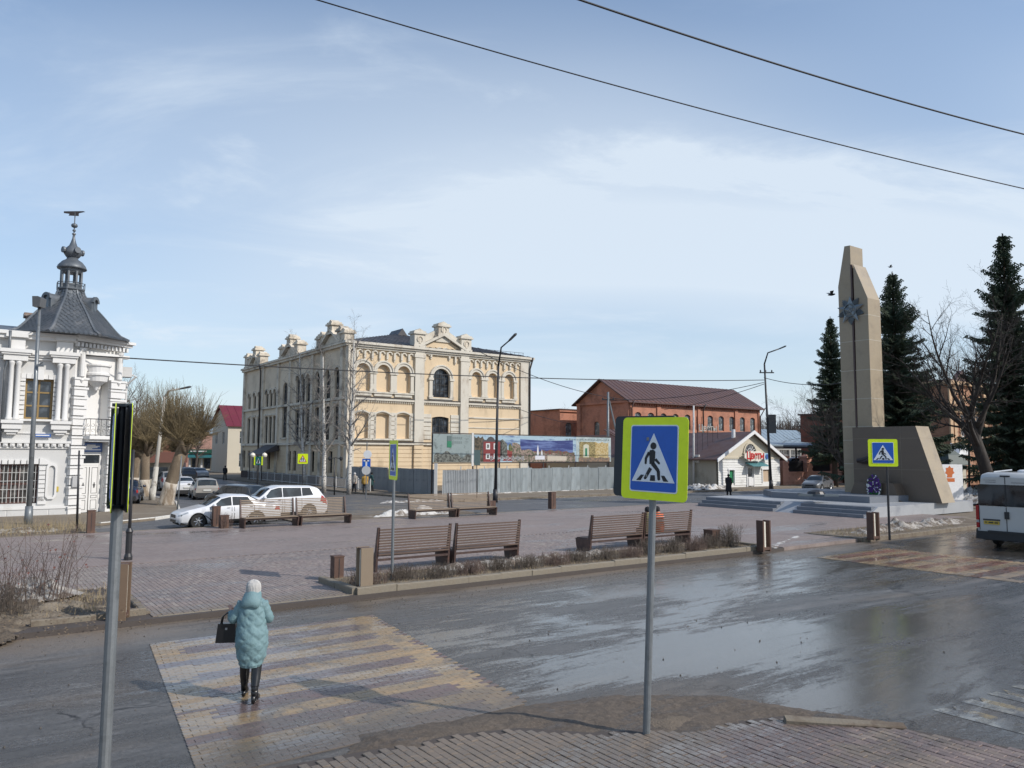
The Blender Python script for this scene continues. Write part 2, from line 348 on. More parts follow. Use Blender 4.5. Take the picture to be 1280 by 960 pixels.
# terrain sheet, reaching the horizon
b = MB(); S = 3000
b.add([(-S, -S, 0), (S, -S, 0), (S, S, 0), (-S, S, 0)], [(0, 1, 2, 3)])
ground = b.build('ground', m_earth, None, (0, 0, -.03)); ground['kind'] = 'structure'
b = MB(); b.add([(-90, -60, 0), (220, -60, 0), (220, 16.9, 0), (-90, 16.9, 0)], [(0, 1, 2, 3)])
road = b.build('road', m_road, None, (0, 0, 0), TH); road['kind'] = 'structure'
b = MB(); P = [(-90, 34.6), (220, 34.6), (220, 45.5), (28.2, 45.5), (26.6, 60), (26.6, 300), (12, 300), (12, 54), (9.8, 43.4), (8, 41.5), (5, 39.6), (-90, 39.6)]
b.add([(x, y, 0) for x, y in P], [tuple(range(len(P)))])
square_road = b.build('road', m_far, None, (0, 0, -.006), TH); square_road['kind'] = 'structure'
# plaza: base slabs, real pavers near, textured paving beyond
UMIN, UMAX, VMID = -9.0, 24.0, 25.0
slab('plaza', [(-60, VMID), (44, VMID), (44, 35.0), (-60, 35.0)], -.05, .12, m_pavefar)
slab('plaza', [(UMAX, 16.75), (44, 16.75), (44, VMID), (UMAX, VMID)], -.05, .12, m_pavefar)
plaza = slab('plaza', [(UMIN, 16.7), (UMAX, 16.7), (UMAX, VMID), (UMIN, VMID)], -.05, .104, m_joint)
slab('plaza', [(-60, 16.7), (UMIN, 16.7), (UMIN, VMID), (-60, VMID)], -.05, .12, m_pavefar)
rng = random.Random(5)
PVM = {}
def paver_mesh(m, sx, sy, h=.05, g=.006, bv=.007):
    k = (m.name, sx, sy)
    if k not in PVM:
        b = MB(); paver_add(b, 0, 0, 0, sx, sy, h, g, bv); PVM[k] = b.mesh('paver', m)
    return PVM[k]
def paver_add(b, x, y, z, sx, sy, h=.05, g=.006, bv=.007, tilt=None):
    if sx > sy: g, bv = .003, .003
    a, c = sx/2-g/2, sy/2-g/2; a2, c2 = a-bv, c-bv
    tz = (lambda px, py: 0) if tilt is None else (lambda px, py: px*tilt[0]+py*tilt[1])
    b.add([(x+i, y+j, z-h) for i, j in ((-a, -c), (a, -c), (a, c), (-a, c))]+[(x+i, y+j, z-bv*.6+tz(i, j)) for i, j in ((-a, -c), (a, -c), (a, c), (-a, c))]+[(x+i, y+j, z+tz(i, j)) for i, j in ((-a2, -c2), (a2, -c2), (a2, c2), (-a2, c2))],
          [(0, 1, 5, 4), (1, 2, 6, 5), (2, 3, 7, 6), (3, 0, 4, 7), (4, 5, 9, 8), (5, 6, 10, 9), (6, 7, 11, 10), (7, 4, 8, 11), (8, 9, 10, 11)])
def lay(parent, cells, z, m, n_obj=300, jz=.003):
    # cells: (x, y, sx, sy, material); nearest to the camera become single objects
    q = []
    for c in cells:
        p = UV(c[0], c[1]); d = p.length
        if p.y < 1: d += 50
        X = 640+FPX*p.x/max(p.y, .1); Yp = 566+FPX*H_CAM/max(p.y, .1)
        if X < -20 or X > 1300 or Yp > 980: d += 100
        q.append((d, c))
    q.sort(key=lambda t: t[0])
    for d, c in q[:n_obj]:
        o = link('paver', paver_mesh(c[4], c[2], c[3]), parent, (c[0], c[1], z+rng.uniform(-jz, jz)), (rng.uniform(-.012, .012), rng.uniform(-.012, .012), rng.uniform(-.01, .01)))
    ms = []
    for d, c in q[n_obj:]:
        if c[4] not in ms: ms.append(c[4])
    for mm in ms:
        b = MB(); b.r = []
        for d, c in q[n_obj:]:
            if c[4] is not mm: continue
            b.rv = rng.random(); paver_add(b, c[0], c[1], z+rng.uniform(-jz, jz), c[2], c[3], tilt=(rng.uniform(-.02, .02), rng.uniform(-.012, .012)))
        b.build('paving', mm, parent, kind='stuff')
def inbed(u, v):
    return (7.7 < u and v < 18.9 and u < 23) or (u < 3.35 and v < 21)
cells = []
i = 0; u = UMIN+.05
while u < UMAX:
    off = (i % 2)*.1+ (.05 if i % 5 == 0 else 0); v = 16.95+off
    while v < VMID-.1:
        if not inbed(u, v): cells.append((u, v, .1, .2, m_pave))
        v += .2
    u += .1; i += 1
lay(plaza, cells, .12, m_pave)
# crosswalk table: yellow and pink stripes of pavers, square yellow border
def crosswalk(u0, u1, v0, v1, ma, mb, nobj, sh=0):
    zz = slab('crosswalk', [(u0+.12-sh*(v1-v0), v0), (u1-.02-sh*(v1-v0), v0), (u1-.02, v1), (u0+.12, v1)], -.05, .009, m_jointl)
    cs = []
    v = v0; k = 0
    while v < v1-.01:
        band = int((v-v0)/.44) % 2; u = u0+(.1 if k % 2 else 0)
        if k % 2: cs.append((u0+.05-sh*(v1-v), v+.05, .1, .1, ma if int((v-v0)/.3) % 4 != 3 or band else mb))
        while u < u1-.05:
            bl = u < u0+.38; br = u > u1-.5
            mt = ma if band == 1 else mb
            if (bl and int((v-v0)/.3) % 4 != 3) or (br and u < u1-.12): mt = ma
            cs.append((u+.1-sh*(v1-v), v+.05, .2, .1, mt)); u += .2
        v += .1; k += 1
    lay(zz, cs, .013, ma, nobj, .0015); return zz
crosswalk(3.0, 7.2, 8.6, 15.0, m_zy, m_zr, 300, sh=.115)
crosswalk(23.3, 27.7, 9.0, 15.0, m_zy, m_zb, 120)
# worn crossing marks at the right foreground, sheets of old paint
m_worn = wetmat('worn_paint', (.33, .32, .28), (.15, .12, .1), lo=.5, hi=.62, dry=.6, scale=.6, brown=lambda t, P, u, v: ((.13, .125, .12), t.rng(t.noise(2.6, 6, .7, vec=P), .42, .54)))
m_wornY = wetmat('worn_yellow', (.36, .28, .15), (.15, .12, .1), lo=.5, hi=.62, dry=.6, scale=.6, brown=lambda t, P, u, v: ((.13, .12, .11), t.rng(t.noise(2.6, 6, .7, vec=P), .40, .53)))
b = MB()
for k in range(6):
    for mi, (a0, a1) in enumerate(((0, .24), (.24, .42))):
        b.mi = mi; u = 10.8+k*.68
        b.add([(u+a0, 2.0, 0), (u+a1, 2.0, 0), (u+a1, 5.25-k*.05, 0), (u+a0, 5.3-k*.05-mi*.2, 0)], [(0, 1, 2, 3)])
wp = b.build('road_marking', [m_worn, m_wornY], None, (0, 0, .004), TH); wp['kind'] = 'structure'
# near pavement
NE = [(300, 965), (440, 940), (560, 917), (650, 908), (740, 914), (860, 906), (980, 893), (1130, 909), (1290, 937)]
NEp = [uvof(G(x, y, .05)) for x, y in NE]
NP = NEp+[uvof(Vector((11, 3.5, 0))), uvof(Vector((-2, 3.5, 0))), uvof(Vector((-2.6, 6.5, 0)))]
near = slab('pavement', NP, -.05, .034, m_joint)
cs = []; u0 = min(p[0] for p in NP); u1 = max(p[0] for p in NP); v0 = min(p[1] for p in NP); v1 = max(p[1] for p in NP)
u = u0; i = 0
while u < u1:
    v = v0+(i % 2)*.1
    while v < v1:
        if inpoly(u, v, NP) and inpoly(u+.04, v+.12, NP) and inpoly(u-.04, v-.1, NP): cs.append((u, v, .1, .2, m_walk))
        v += .2
    u += .1; i += 1
lay(near, cs, .05, m_walk, 300, .004)
# heaped earth, mud and snow: displaced sheets
def heap(name, poly, hfun, m, step=.1, kind='stuff', label=None, cat=None, z0=0, skirt=.03):
    us = [p[0] for p in poly]; vs = [p[1] for p in poly]
    nx = int((max(us)-min(us))/step)+1; ny = int((max(vs)-min(vs))/step)+1
    idx = {}; b = MB()
    def edist(u, v):
        d = 1e9
        for i in range(len(poly)):
            a = Vector((poly[i][0], poly[i][1])); c = Vector((poly[(i+1) % len(poly)][0], poly[(i+1) % len(poly)][1])); p = Vector((u, v))
            ac = c-a; t = max(0, min(1, (p-a).dot(ac)/max(ac.length_squared, 1e-9))); d = min(d, (p-a-ac*t).length)
        return d
    V = []
    for i in range(nx+1):
        for j in range(ny+1):
            u = min(us)+i*step; v = min(vs)+j*step
            if inpoly(u, v, poly):
                idx[(i, j)] = len(V); e = edist(u, v); V.append((u, v, z0-skirt+hfun(u, v, e)))
    F = [(idx[i, j], idx[i+1, j], idx[i+1, j+1], idx[i, j+1]) for i in range(nx) for j in range(ny) if all(k in idx for k in ((i, j), (i+1, j), (i+1, j+1), (i, j+1)))]
    b.add(V, F); o = b.build(name, m, None, (0, 0, 0), TH, True); o['kind'] = kind
    if cat: tag(o, label, cat)
    return o
def fb(u, v, s, o=0): return noise.fractal(Vector((u*s+o, v*s+o, o)), 1.0, 2.1, 5)
# mud spread over the near kerb and round the sign post
mudp = [uvof(G(x, y)) for x, y in ((430, 945), (440, 918), (560, 898), (650, 882), (760, 868), (900, 868), (1000, 885), (1120, 902), (1110, 915), (1000, 905), (930, 925), (850, 935), (780, 925), (690, 918), (600, 925), (520, 948))]
heap('mud', mudp, lambda u, v, e: .03+min(e, .35)/.35*(.055+.035*fb(u, v, 1.5))+.012*fb(u, v, 7), m_mud, .045, skirt=.035)
sandp = [uvof(G(x, y)) for x, y in ((750, 905), (800, 882), (870, 884), (930, 898), (920, 920), (860, 935), (770, 925))]
heap('sand', sandp, lambda u, v, e: min(e, .6)/.6*(.09+.03*fb(u, v, 2.5))+.012*fb(u, v, 9), mat('sand_heap', (.165, .13, .095), .95, .25, 2, None, bump=1, bs=40, bd=.02), .045, skirt=.03)
# kerbs ---------------------------------------------------------
KS = {}
def kerb(name, pts, m, w=.15, h=.27, z=0, L=1.0, mess=.01, skip=()):
    root = bpy.data.objects.new(name, None); C.objects.link(root); root['kind'] = 'structure'; root.rotation_euler = (0, 0, TH)
    for a, c in zip(pts[:-1], pts[1:]):
        a = Vector(a); c = Vector(c); d = c-a; n = max(1, round(d.length/L)); l = d.length/n; ang = math.atan2(d.y, d.x)
        key = (m.name, round(l, 2), w, h)
        if key not in KS:
            b = MB(); q = .02; b.prism([(-w/2, 0), (-w/2, h-q), (-w/2+q, h), (w/2-q, h), (w/2, h-q), (w/2, 0)], 'x', -l/2+.006, l/2-.006); KS[key] = b.mesh('kerb_stone', m)
        for i in range(n):
            if rng.random() < .0: continue
            p = a+d*((i+.5)/n)
            link('kerb_stone', KS[key], root, (p.x, p.y, z-.1+rng.uniform(-mess, mess)), (rng.uniform(-mess, mess)*1.5, rng.uniform(-mess, mess), ang+rng.uniform(-mess, mess)))
    return root
kerb('kerb', [(23.0, 18.9), (23.0, 16.85), (7.75, 16.85), (7.75, 18.9)], m_kerb, h=.36, w=.18, mess=.014)
kerb('kerb', [(3.35, 20.0), (3.35, 17.25), (1.35, 17.25)], m_kerbd, h=.30, mess=.03)
kerb('kerb', [(3.5, 16.9), (7.6, 16.9)], m_kerb, h=.215, mess=.004)
kerb('kerb', [(28.9, 18.9), (28.9, 16.6), (44, 16.6)], m_kerbd, h=.27)
kerb('kerb', [(-30, 35.1), (44, 35.1)], m_kerbd, h=.225, mess=.006)
kerb('kerb', [(5.6, 39.8), (8.2, 41.4), (9.9, 43.4), (12, 54), (12, 100)], m_kerbw, h=.24)
kerb('kerb', [(29.2, 46), (60, 46)], m_kerbd, h=.24)
kerb('kerb', [(28.4, 46), (26.8, 60), (26.8, 110)], m_kerbd, h=.24)
# loose tilted kerb stone in the foreground
b = MB(); b.prism([(-.075, -.06), (-.07, .07), (-.05, .085), (.05, .085), (.07, .07), (.075, -.06)], 'x', -.72, .72)
p = G(1055, 905, .05); o = b.build('kerb_stone', m_kerbd, None, (p.x, p.y, .01)); o.rotation_euler = (.16, .03, R(-5)); tag(o, 'loose tilted kerb stone lying between the wet road and the near pavement', 'kerb stone')
# beds
bed = slab('planting_bed', [(7.83, 16.93), (22.93, 16.93), (22.93, 18.9), (7.83, 18.9)], -.05, .19, m_dirt)
slab('planting_bed', [(28.97, 16.7), (44, 16.7), (44, 19.2), (28.97, 19.2)], -.05, .14, m_dirt)
slab('sidewalk', [(-60, 39.7), (5.6, 39.7), (8.2, 41.3), (9.85, 43.3), (11.95, 54), (11.95, 110), (5, 110), (-60, 60)], -.05, .10, m_earth)
slab('sidewalk', [(29.2, 46.1), (130, 46.1), (130, 58), (29.9, 58)], -.05, .09, m_earth)
slab('sidewalk', [(28.45, 46.1), (29.2, 46.1), (29.9, 58), (31, 110), (26.9, 110), (26.9, 60)], -.05, .092, m_earth)
# left mound of thawing soil and old snow
m_moss = mat('mound_soil', (.115, .09, .066), .95, .4, 2.2, (.24, .20, .15), 1.5, .45, .66, 1.0, 16, .05)
mound = [(-9, 17.35), (-.4, 17.35), (-.9, 16.2), (-1.6, 15.0), (-3.5, 14.3), (-9, 14.2)]
heap('soil', [(-9, 13.6), (-1.6, 14.0), (.1, 15.1), (1.0, 16.3), (1.5, 17.3), (3.2, 17.35), (3.2, 20.6), (-9, 21.2)],
     lambda u, v, e: min(e, .9)/.9*(.15+.30*max(0, min(1, (2.4-u)/3))+.16*fb(u, v, .8))+.07*fb(u, v, 3.2)+.04*fb(u, v, 9), m_moss, .07, skirt=.0, z0=.05)
m_snow = mat('old_snow', (.62, .60, .56), .6, .15, 2, (.20, .165, .13), 2.4, .44, .6, 1, 12, .04)
m_snowd = mat('dirty_snow', (.40, .37, .33), .8, .25, 2.5, (.13, .10, .075), 3.2, .42, .58, 1, 12, .04)
def snow(poly, h, m=m_snowd, step=.1, z0=.1):
    return heap('snow', poly, lambda u, v, e: min(e, .5)/.5*h*max(.1, .62+.75*fb(u, v, 1.5, 3))+.05*fb(u, v, 6, 1)*min(e, .4)/.4, m, step, skirt=.02, z0=z0)
snow([(-8.5, 19.0), (-2.2, 19.2), (1.6, 18.6), (2.6, 19.4), (1.8, 20.7), (-3, 21.1), (-8.5, 21.6)], .34, m_snowd, .06, .3)
snow([(10.5, 18.2), (12, 17.9), (16, 18.1), (17.6, 18.5), (17.2, 19.1), (14, 19.15), (10.6, 19.0)], .22, m_snowd, .06, .17)
snow([(17.5, 36.4), (22.5, 36.2), (23.5, 37.0), (21, 37.8), (17.6, 37.4)], .42, m_snow, .1, .0)
snow([(31, 51.2), (50, 52.5), (50, 53.0), (31, 52.0)], .2, m_snow, .15, .08)
snow([(23, 46.9), (28.4, 46.7), (28.6, 48.2), (24, 48.4)], .12, m_snow, .12, .0)
snow([(30.5, 17.2), (39, 17.4), (42, 18.4), (34, 18.7), (30.5, 18.2)], .35, m_snowd, .08, .12)
snow([(55.5, 47.5), (60, 47.2), (60.5, 49.3), (57, 50.2), (55, 49.3)], .5, m_snow, .12, .08)
snow([(30, 45.5), (56, 45.5), (56, 46.0), (30, 45.9)], .1, m_snowd, .15, .0)
snow([(25, 34.1), (40, 34.4), (40, 34.9), (25, 34.6)], .06, m_snowd, .12, .11)
snow([(-6, 37.5), (3.5, 36.2), (4.6, 36.6), (3, 38.2), (-6, 39.2)], .25, m_snowd, .1, .02)
snow([(56, 23), (66, 24), (68, 31), (58, 32)], .9, m_snow, .2, .0)
snow([(23.6, 16.7), (28.4, 18.6), (28.6, 19.0), (27.5, 18.9), (23.4, 17.2)], .06, m_snow, .07, .12)
slab('planting_bed', [(-60, 35.2), (4.9, 35.2), (5.1, 39.3), (-60, 39.6)], -.05, .11, m_dirt)
slab('planting_bed', [(13.5, 35.2), (24, 35.2), (24, 38.6), (13.5, 38.2)], -.05, .06, m_dirt)
# pebbles and clods scattered on the road
b = MB()
m_peb = mat('stone_bits', (.10, .085, .07), .9)
for k in range(700):
    u = rng.uniform(-3, 24); v = rng.gauss(11.5, 3.2)
    if rng.random() < .4: v = 16.3+rng.gauss(0, .35)
    if v > 16.7 or v < 6.5: continue
    r = rng.choice((.006, .009, .013, .02)); a = rng.uniform(0, 3)
    b.add([(u+r*math.cos(a), v+r*math.sin(a), 0), (u+r*math.cos(a+2.1), v+r*math.sin(a+2.1), 0), (u+r*math.cos(a+4.2), v+r*math.sin(a+4.2), 0), (u, v, r*1.1)], [(0, 1, 3), (1, 2, 3), (2, 0, 3)])
b.build('gravel', m_peb, None, (0, 0, .003), TH, kind='stuff')
# ================================================================ BUILDINGS
m_glass = glassm('window_glass', (.025, .03, .036)); m_dframe = flat('dark_frame', (.035, .032, .03), .5); m_wframe = flat('white_frame', (.62, .62, .60), .5)
m_bframe = flat('brown_frame', (.26, .17, .06), .5)
def rotT(x, y, z, a): return Matrix.Translation((x, y, z)) @ Matrix.Rotation(a, 4, 'Z')
def wall(m, x0, x1, z0, z1, ops, y=0.0, dep=.22):
    """front face with openings (x, z, w, h, rise) and their reveals"""
    X = sorted({round(q, 4) for q in [x0, x1]+[o[0]-o[2]/2 for o in ops]+[o[0]+o[2]/2 for o in ops] if x0-1e-6 <= q <= x1+1e-6})
    Z = sorted({round(q, 4) for q in [z0, z1]+[o[1] for o in ops]+[o[1]+o[3] for o in ops] if z0-1e-6 <= q <= z1+1e-6})
    for i in range(len(X)-1):
        for j in range(len(Z)-1):
            cx, cz = (X[i]+X[i+1])/2, (Z[j]+Z[j+1])/2
            if any(abs(cx-o[0]) < o[2]/2 and o[1] < cz < o[1]+o[3] for o in ops): continue
            m.add([(X[i], y, Z[j]), (X[i+1], y, Z[j]), (X[i+1], y, Z[j+1]), (X[i], y, Z[j+1])], [(0, 1, 2, 3)])
    for o in ops:
        x, z, w, h = o[:4]; rise = o[4] if len(o) > 4 else 0; xa, xb = x-w/2, x+w/2
        top = arcpts(x, z+h-rise, w, rise) if rise else [(xa, z+h), (xb, z+h)]
        per = [(xa, z)]+top+[(xb, z)]
        n = len(per)
        m.add([(p[0], y, p[1]) for p in per]+[(p[0], y+dep, p[1]) for p in per], [(i, i+n, (i+1) % n+n, (i+1) % n) for i in range(n)])
        if rise:
            k = len(top)//2
            for half, cx_ in ((top[:k+1], xa), (top[k:], xb)):
                m.add([(cx_, y, z+h)]+[(p[0], y, p[1]) for p in half], [tuple([0, i+1, i+2]) for i in range(len(half)-1)])
def arcpts(x, zs, w, rise, n=12):
    r = (w*w/4+rise*rise)/(2*rise); zc = zs+rise-r; a = math.asin(min(1, w/2/r)); a = math.pi-a if rise > w/2+1e-6 else a
    return [(x+r*math.sin(-a+2*a*i/n), zc+r*math.cos(-a+2*a*i/n)) for i in range(n+1)]
def shape(w, h, rise, ins=0):
    if rise: return [(-w/2+ins, ins)]+[(p[0], p[1]) for p in arcpts(0, h-rise, w-2*ins, max(.02, rise-ins))]+[(w/2-ins, ins)]
    return [(-w/2+ins, ins), (-w/2+ins, h-ins), (w/2-ins, h-ins), (w/2-ins, ins)]
WC = {}
def window(par, T, x, z, w, h, rise=0, nx=2, nz=3, fm=None, gm=None, y=.14, fw=.07, name='window', bars=.045):
    fm = fm or m_dframe; gm = gm or m_glass; key = (round(w, 2), round(h, 2), round(rise, 2), nx, nz, fm.name, gm.name, fw)
    if key not in WC:
        b = MB(); A = shape(w, h, rise); B = shape(w, h, rise, fw); n = len(A)
        b.add([(p[0], 0, p[1]) for p in A]+[(p[0], 0, p[1]) for p in B]+[(p[0], .06, p[1]) for p in B],
              [(i, (i+1) % n, (i+1) % n+n, i+n) for i in range(n)]+[(i+n, (i+1) % n+n, (i+1) % n+2*n, i+2*n) for i in range(n)])
        for i in range(1, nx):
            xx = -w/2+w*i/nx; b.box(xx-bars/2, .006, .02, xx+bars/2, .05, h-.02-(rise*abs(2*xx/w)**2 if rise else 0))
        for j in range(1, nz):
            zz_ = h*j/nz if not rise else (h-rise)*j/(nz-1 if nz > 1 else 1)
            if zz_ < h-.05: b.box(-w/2+.02, .01, zz_-bars/2, w/2-.02, .046, zz_+bars/2)
        g = MB(); q = shape(w, h, rise, .02); g.add([(p[0], .055, p[1]) for p in q], [tuple(range(len(q)))])
        WC[key] = (b.mesh(name, fm), g.mesh('pane', gm))
    f, g = WC[key]; loc = T @ Vector((x, y, z)); a = math.atan2(T[1][0], T[0][0])
    o = link(name, f, par, loc, a); link('pane', g, o); return o
def band(m, x0, x1, z0, z1, pr, y=0, e0=0, e1=0): m.box(x0-e0, y-pr, z0, x1+e1, y+.02, z1)
def archband(m, x, zs, w, rise, t, pr, n=14, y=0):
    A = arcpts(x, zs, w, rise, n); B = arcpts(x, zs, w+2*t, rise+t, n); k = n+1
    m.add([(p[0], y-pr, p[1]) for p in A]+[(p[0], y-pr, p[1]) for p in B]+[(p[0], y+.02, p[1]) for p in A]+[(p[0], y+.02, p[1]) for p in B],
          [f for i in range(n) for f in ((i, i+1, k+i+1, k+i), (i, 2*k+i, 2*k+i+1, i+1), (k+i, k+i+1, 3*k+i+1, 3*k+i))]+[(0, k, 3*k, 2*k), (n, 2*k+n, 3*k+n, k+n)])
# ------------------------------------------------ the large pale school on the far corner
m_sy = mat('pale_yellow_stucco', (.66, .52, .35), .9, .08, .6, (.50, .39, .26), .9, .5, .7, .3, 20, .01, stretch=(1, 1, .3))
m_sc = mat('cream_trim', (.60, .56, .48), .85, .08, 1.2, (.40, .34, .27), 1.0, .5, .74, .3, 25, .01, stretch=(1, 1, .35))
m_sg = mat('weathered_lifted_stucco', (.72, .60, .45), .9, .13, .8, (.52, .43, .32), .45, .45, .68, .4, 18, .02)  # street-side base lightened and warmed to offset its shade; patches are weathering
m_sgt = mat('weathered_trim', (.70, .62, .50), .9, .14, 1.2, (.29, .25, .2), .6, .45, .7, .4, 18, .02)
m_roofd = mat('dark_sheet_roof', (.075, .07, .072), .45, .2, .8, (.13, .10, .09), .5, .5, .7, .1, 12, .01, metal=.3)
m_pipe = flat('dark_pipe', (.045, .035, .032), .5); m_plinth = mat('dark_plinth', (.055, .038, .035), .85)
O = UV(30.5, 69.3); SLA = along(O, E1, 661); SLB = along(O, E2, 303)
school = thing('school_building', 'large pale yellow two-coloured old building with stepped parapets behind the sheet metal fence', 'building', O, TH)
def zsch(px, py, face='A'):
    d = E1 if face == 'A' else E2; q = O+d*along(O, d, px); return W(px, py, q.y).z
zeave = (zsch(437, 428)); HE = zeave
sA = lambda px: along(O, E1, px)
TB = Matrix.Translation((0, SLB, 0)) @ Matrix.Rotation(R(-90), 4, 'Z')
sB = lambda px: SLB-along(O, E2, px)
I4 = Matrix.Identity(4)
b = MB(I4)
opsA = []; winA = []; nicheA = []
wt = 1.45; zt0 = zsch(478, 495); zt1 = zsch(478, 456); zl0 = zsch(478, 548); zl1 = zsch(478, 517.5)
for px in (451, 477, 502.5, 594, 614.5, 635): nicheA.append((sA(px), zt0+.45, wt*(1 if px < 540 else .88), zt1-zt0-.45, wt*.5*(1 if px < 540 else .88)))
for px in (451, 477, 502.5): nicheA.append((sA(px), zl0, wt, zl1-zl0, .12))
cx_ = sA(550); winA = [(cx_, zt0+.15, 2.05, zt1-zt0-.1, 1.02), (cx_, zl0-.3, 2.0, zl1-zl0+.25, .15)]
wall(b, 0, SLA, 0, HE, nicheA+winA, 0, .28)
b.build('front_wall', m_sy, school)
for n_ in nicheA:
    g = MB(); q = shape(n_[2], n_[3], n_[4]); g.add([(p[0], 0, p[1]) for p in q], [tuple(range(len(q)))]); g.build('blind_niche', m_sy, school, (n_[0], .279, n_[1]))
for w_ in winA: window(school, I4, *w_[:5], nx=4, nz=4, y=.18)
# street side
b = MB(TB); opsB = []; HB = HE
wu = []; 
for px in (309.5, 316, 322, 331.5, 336.5, 341.5): opsB.append((sB(px), 8.7, 1.0, 2.1, .5)); opsB.append((sB(px), 4.4, 1.05, 3.2, .12))
for px in (331.5, 336.5, 341.5): pass
for px in (354,): opsB.append((sB(px), 5.0, 1.5, 6.3, .75))
for px in (370, 376.5, 383): opsB.append((sB(px), 8.6, 1.1, 3.2, .55)); opsB.append((sB(px), 4.5, 1.2, 3.5, .12))
for px in (395,): opsB.append((sB(px), 8.6, 1.3, 3.2, .65)); opsB.append((sB(px), 4.5, 1.2, 3.5, .12))
for px in (407.5, 419.5): opsB.append((sB(px), 8.4, 1.35, 3.4, .67)); opsB.append((sB(px), 4.6, 1.3, 3.5, .12))
for px in (305.5, 311.5, 317, 336.5, 362, 368.5, 391, 407, 413.5): opsB.append((sB(px), 1.3, .95, 2.2, .1))
wall(b, 0, SLB, 0, HB, opsB, 0, .28); b.build('street_wall', m_sg, school)
for o_ in opsB: window(school, TB, *o_[:5], nx=2, nz=3, y=.2)
b = MB(); b.box(.3, .5, 0, SLA-.02, SLB-.3, HE-.05); b.build('rear_block', m_sg, school)
# front ornament
b = MB(); z43 = zsch(478, 554.5); z83 = zsch(478, 499.5)
P1, P2, P3_, P4 = sA(516), sA(527.5), sA(573.5), sA(583.5)
for xa, xb in ((P1, P2), (P3_, P4)):
    b.box(xa, -.28, z43, xb, .02, HE-.3); b.box(xa-.12, -.34, HE-.95, xb+.12, .02, HE-.62)
b.box(SLA-1.3, -.2, 0, SLA+.05, .02, HE-.3); b.box(-.05, -.18, 0, .75, .02, HE-.3)
band(b, 0, SLA, HE-.32, HE-.12, .38, e0=.38, e1=.3); band(b, 0, SLA, HE-.12, HE+.12, .55, e0=.55, e1=.4); band(b, 0, SLA, HE-.52, HE-.32, .22)
band(b, .75, SLA-1.3, z83-.12, z83+.12, .24); band(b, 0, SLA, z43-.1, z43+.12, .25, e0=.25)
b.build('cornice', m_sc, school)
b = MB(); band(b, .75, P1, z83+.121, z83+.2, .30); band(b, P2, P3_, z83+.121, z83+.2, .30); band(b, P4, SLA-1.3, z83+.121, z83+.2, .30); band(b, -.3, SLA, z43+.121, z43+.19, .32); b.build('ledge_flashing', m_pipe, school)
for i, n_ in enumerate(nicheA+[winA[0]]):
    top = n_[4] > .3
    g = MB()
    if top:
        archband(g, 0, n_[3]-n_[4], n_[2], n_[4], .42, .16); archband(g, 0, n_[3]-n_[4], n_[2]+.5, n_[4]+.25, .14, .24)
        for s_ in (-1, 1):
            xx = s_*(n_[2]/2+.24); g.cb(xx, -.06, (n_[3]-n_[4])/2-.15, .36, .2, n_[3]-n_[4]-.3); g.cb(xx, -.1, n_[3]-n_[4]-.12, .56, .28, .24); g.cb(xx, -.08, .05, .5, .24, .2)
        g.cb(0, -.08, -.14, n_[2]+.9, .26, .14); g.cb(0, -.05, -.35, n_[2]+.5, .14, .28)
    else:
        archband(g, 0, n_[3]-n_[4], n_[2]+.25, n_[4]+.18, .16, .16)
        for s_ in (-1, 1): g.cb(s_*(n_[2]/2+.1), -.03, n_[3]/2-.1, .2, .12, n_[3]-.2)
        g.cb(0, -.08, -.1, n_[2]+.7, .26, .16)
    g.build('window_surround', m_sc, school, (n_[0], 0, n_[1]))
# rusticated piers and courses
b = MB()
for pa, pb in ((sA(459), sA(469)), (sA(485), sA(495)), (sA(511), P1), (P2, sA(538)), (sA(562.5), P3_)):
    z = zl0
    while z < zl1-.1: b.box(pa, -.09, z, pb, .02, z+.38); z += .44
b.build('rusticated_pier', m_sc, school)
b = MB(); z = .35
while z < z43-.3:
    xe = SLA-1.3
    b.box(.76, -.045, z, P1-.1 if z > 0 else xe, .02, z+.37); b.box(P1, -.28, z, P2, .02, z+.37); b.box(P2+.1, -.045, z, xe, .02, z+.37); z += .42
b.build('rusticated_course', m_sy, school)
b = MB()
for (xa, xb) in ((.8, P1), (P4, SLA-1.3), (P2, P3_)):
    n = int((xb-xa)/.72); st = (xb-xa)/n
    for i in range(n):
        x = xa+(i+.5)*st; z = HE-1.05 if xa != P2 else HE-1.0+ (1-abs(2*(i+.5)/n-1))*1.1
        b.cb(x-st*.36, -.09, z, .2, .22, .7); b.cb(x-st*.36, -.06, z-.42, .12, .14, .2)
        archband(b, x, z+.15, st*.5, st*.25, .12, .15, 6)
b.build('corbel_frieze', m_sc, school, kind='stuff')
b = MB(); xa = .8
while xa < SLA-1.4:
    if not (P1-.1 < xa < P2 or P3_-.1 < xa < P4): b.box(xa, -.15, z83-.32, xa+.1, .02, z83-.12)
    xa += .24
b.build('dentil_row', m_sc, school, kind='stuff')
b = MB(); band(b, P4, SLA-1.3, z83-1.55, z83-1.4, .1); band(b, P4, SLA-1.3, z83-2.6, z83-2.5, .06); b.build('string_course', m_sc, school)
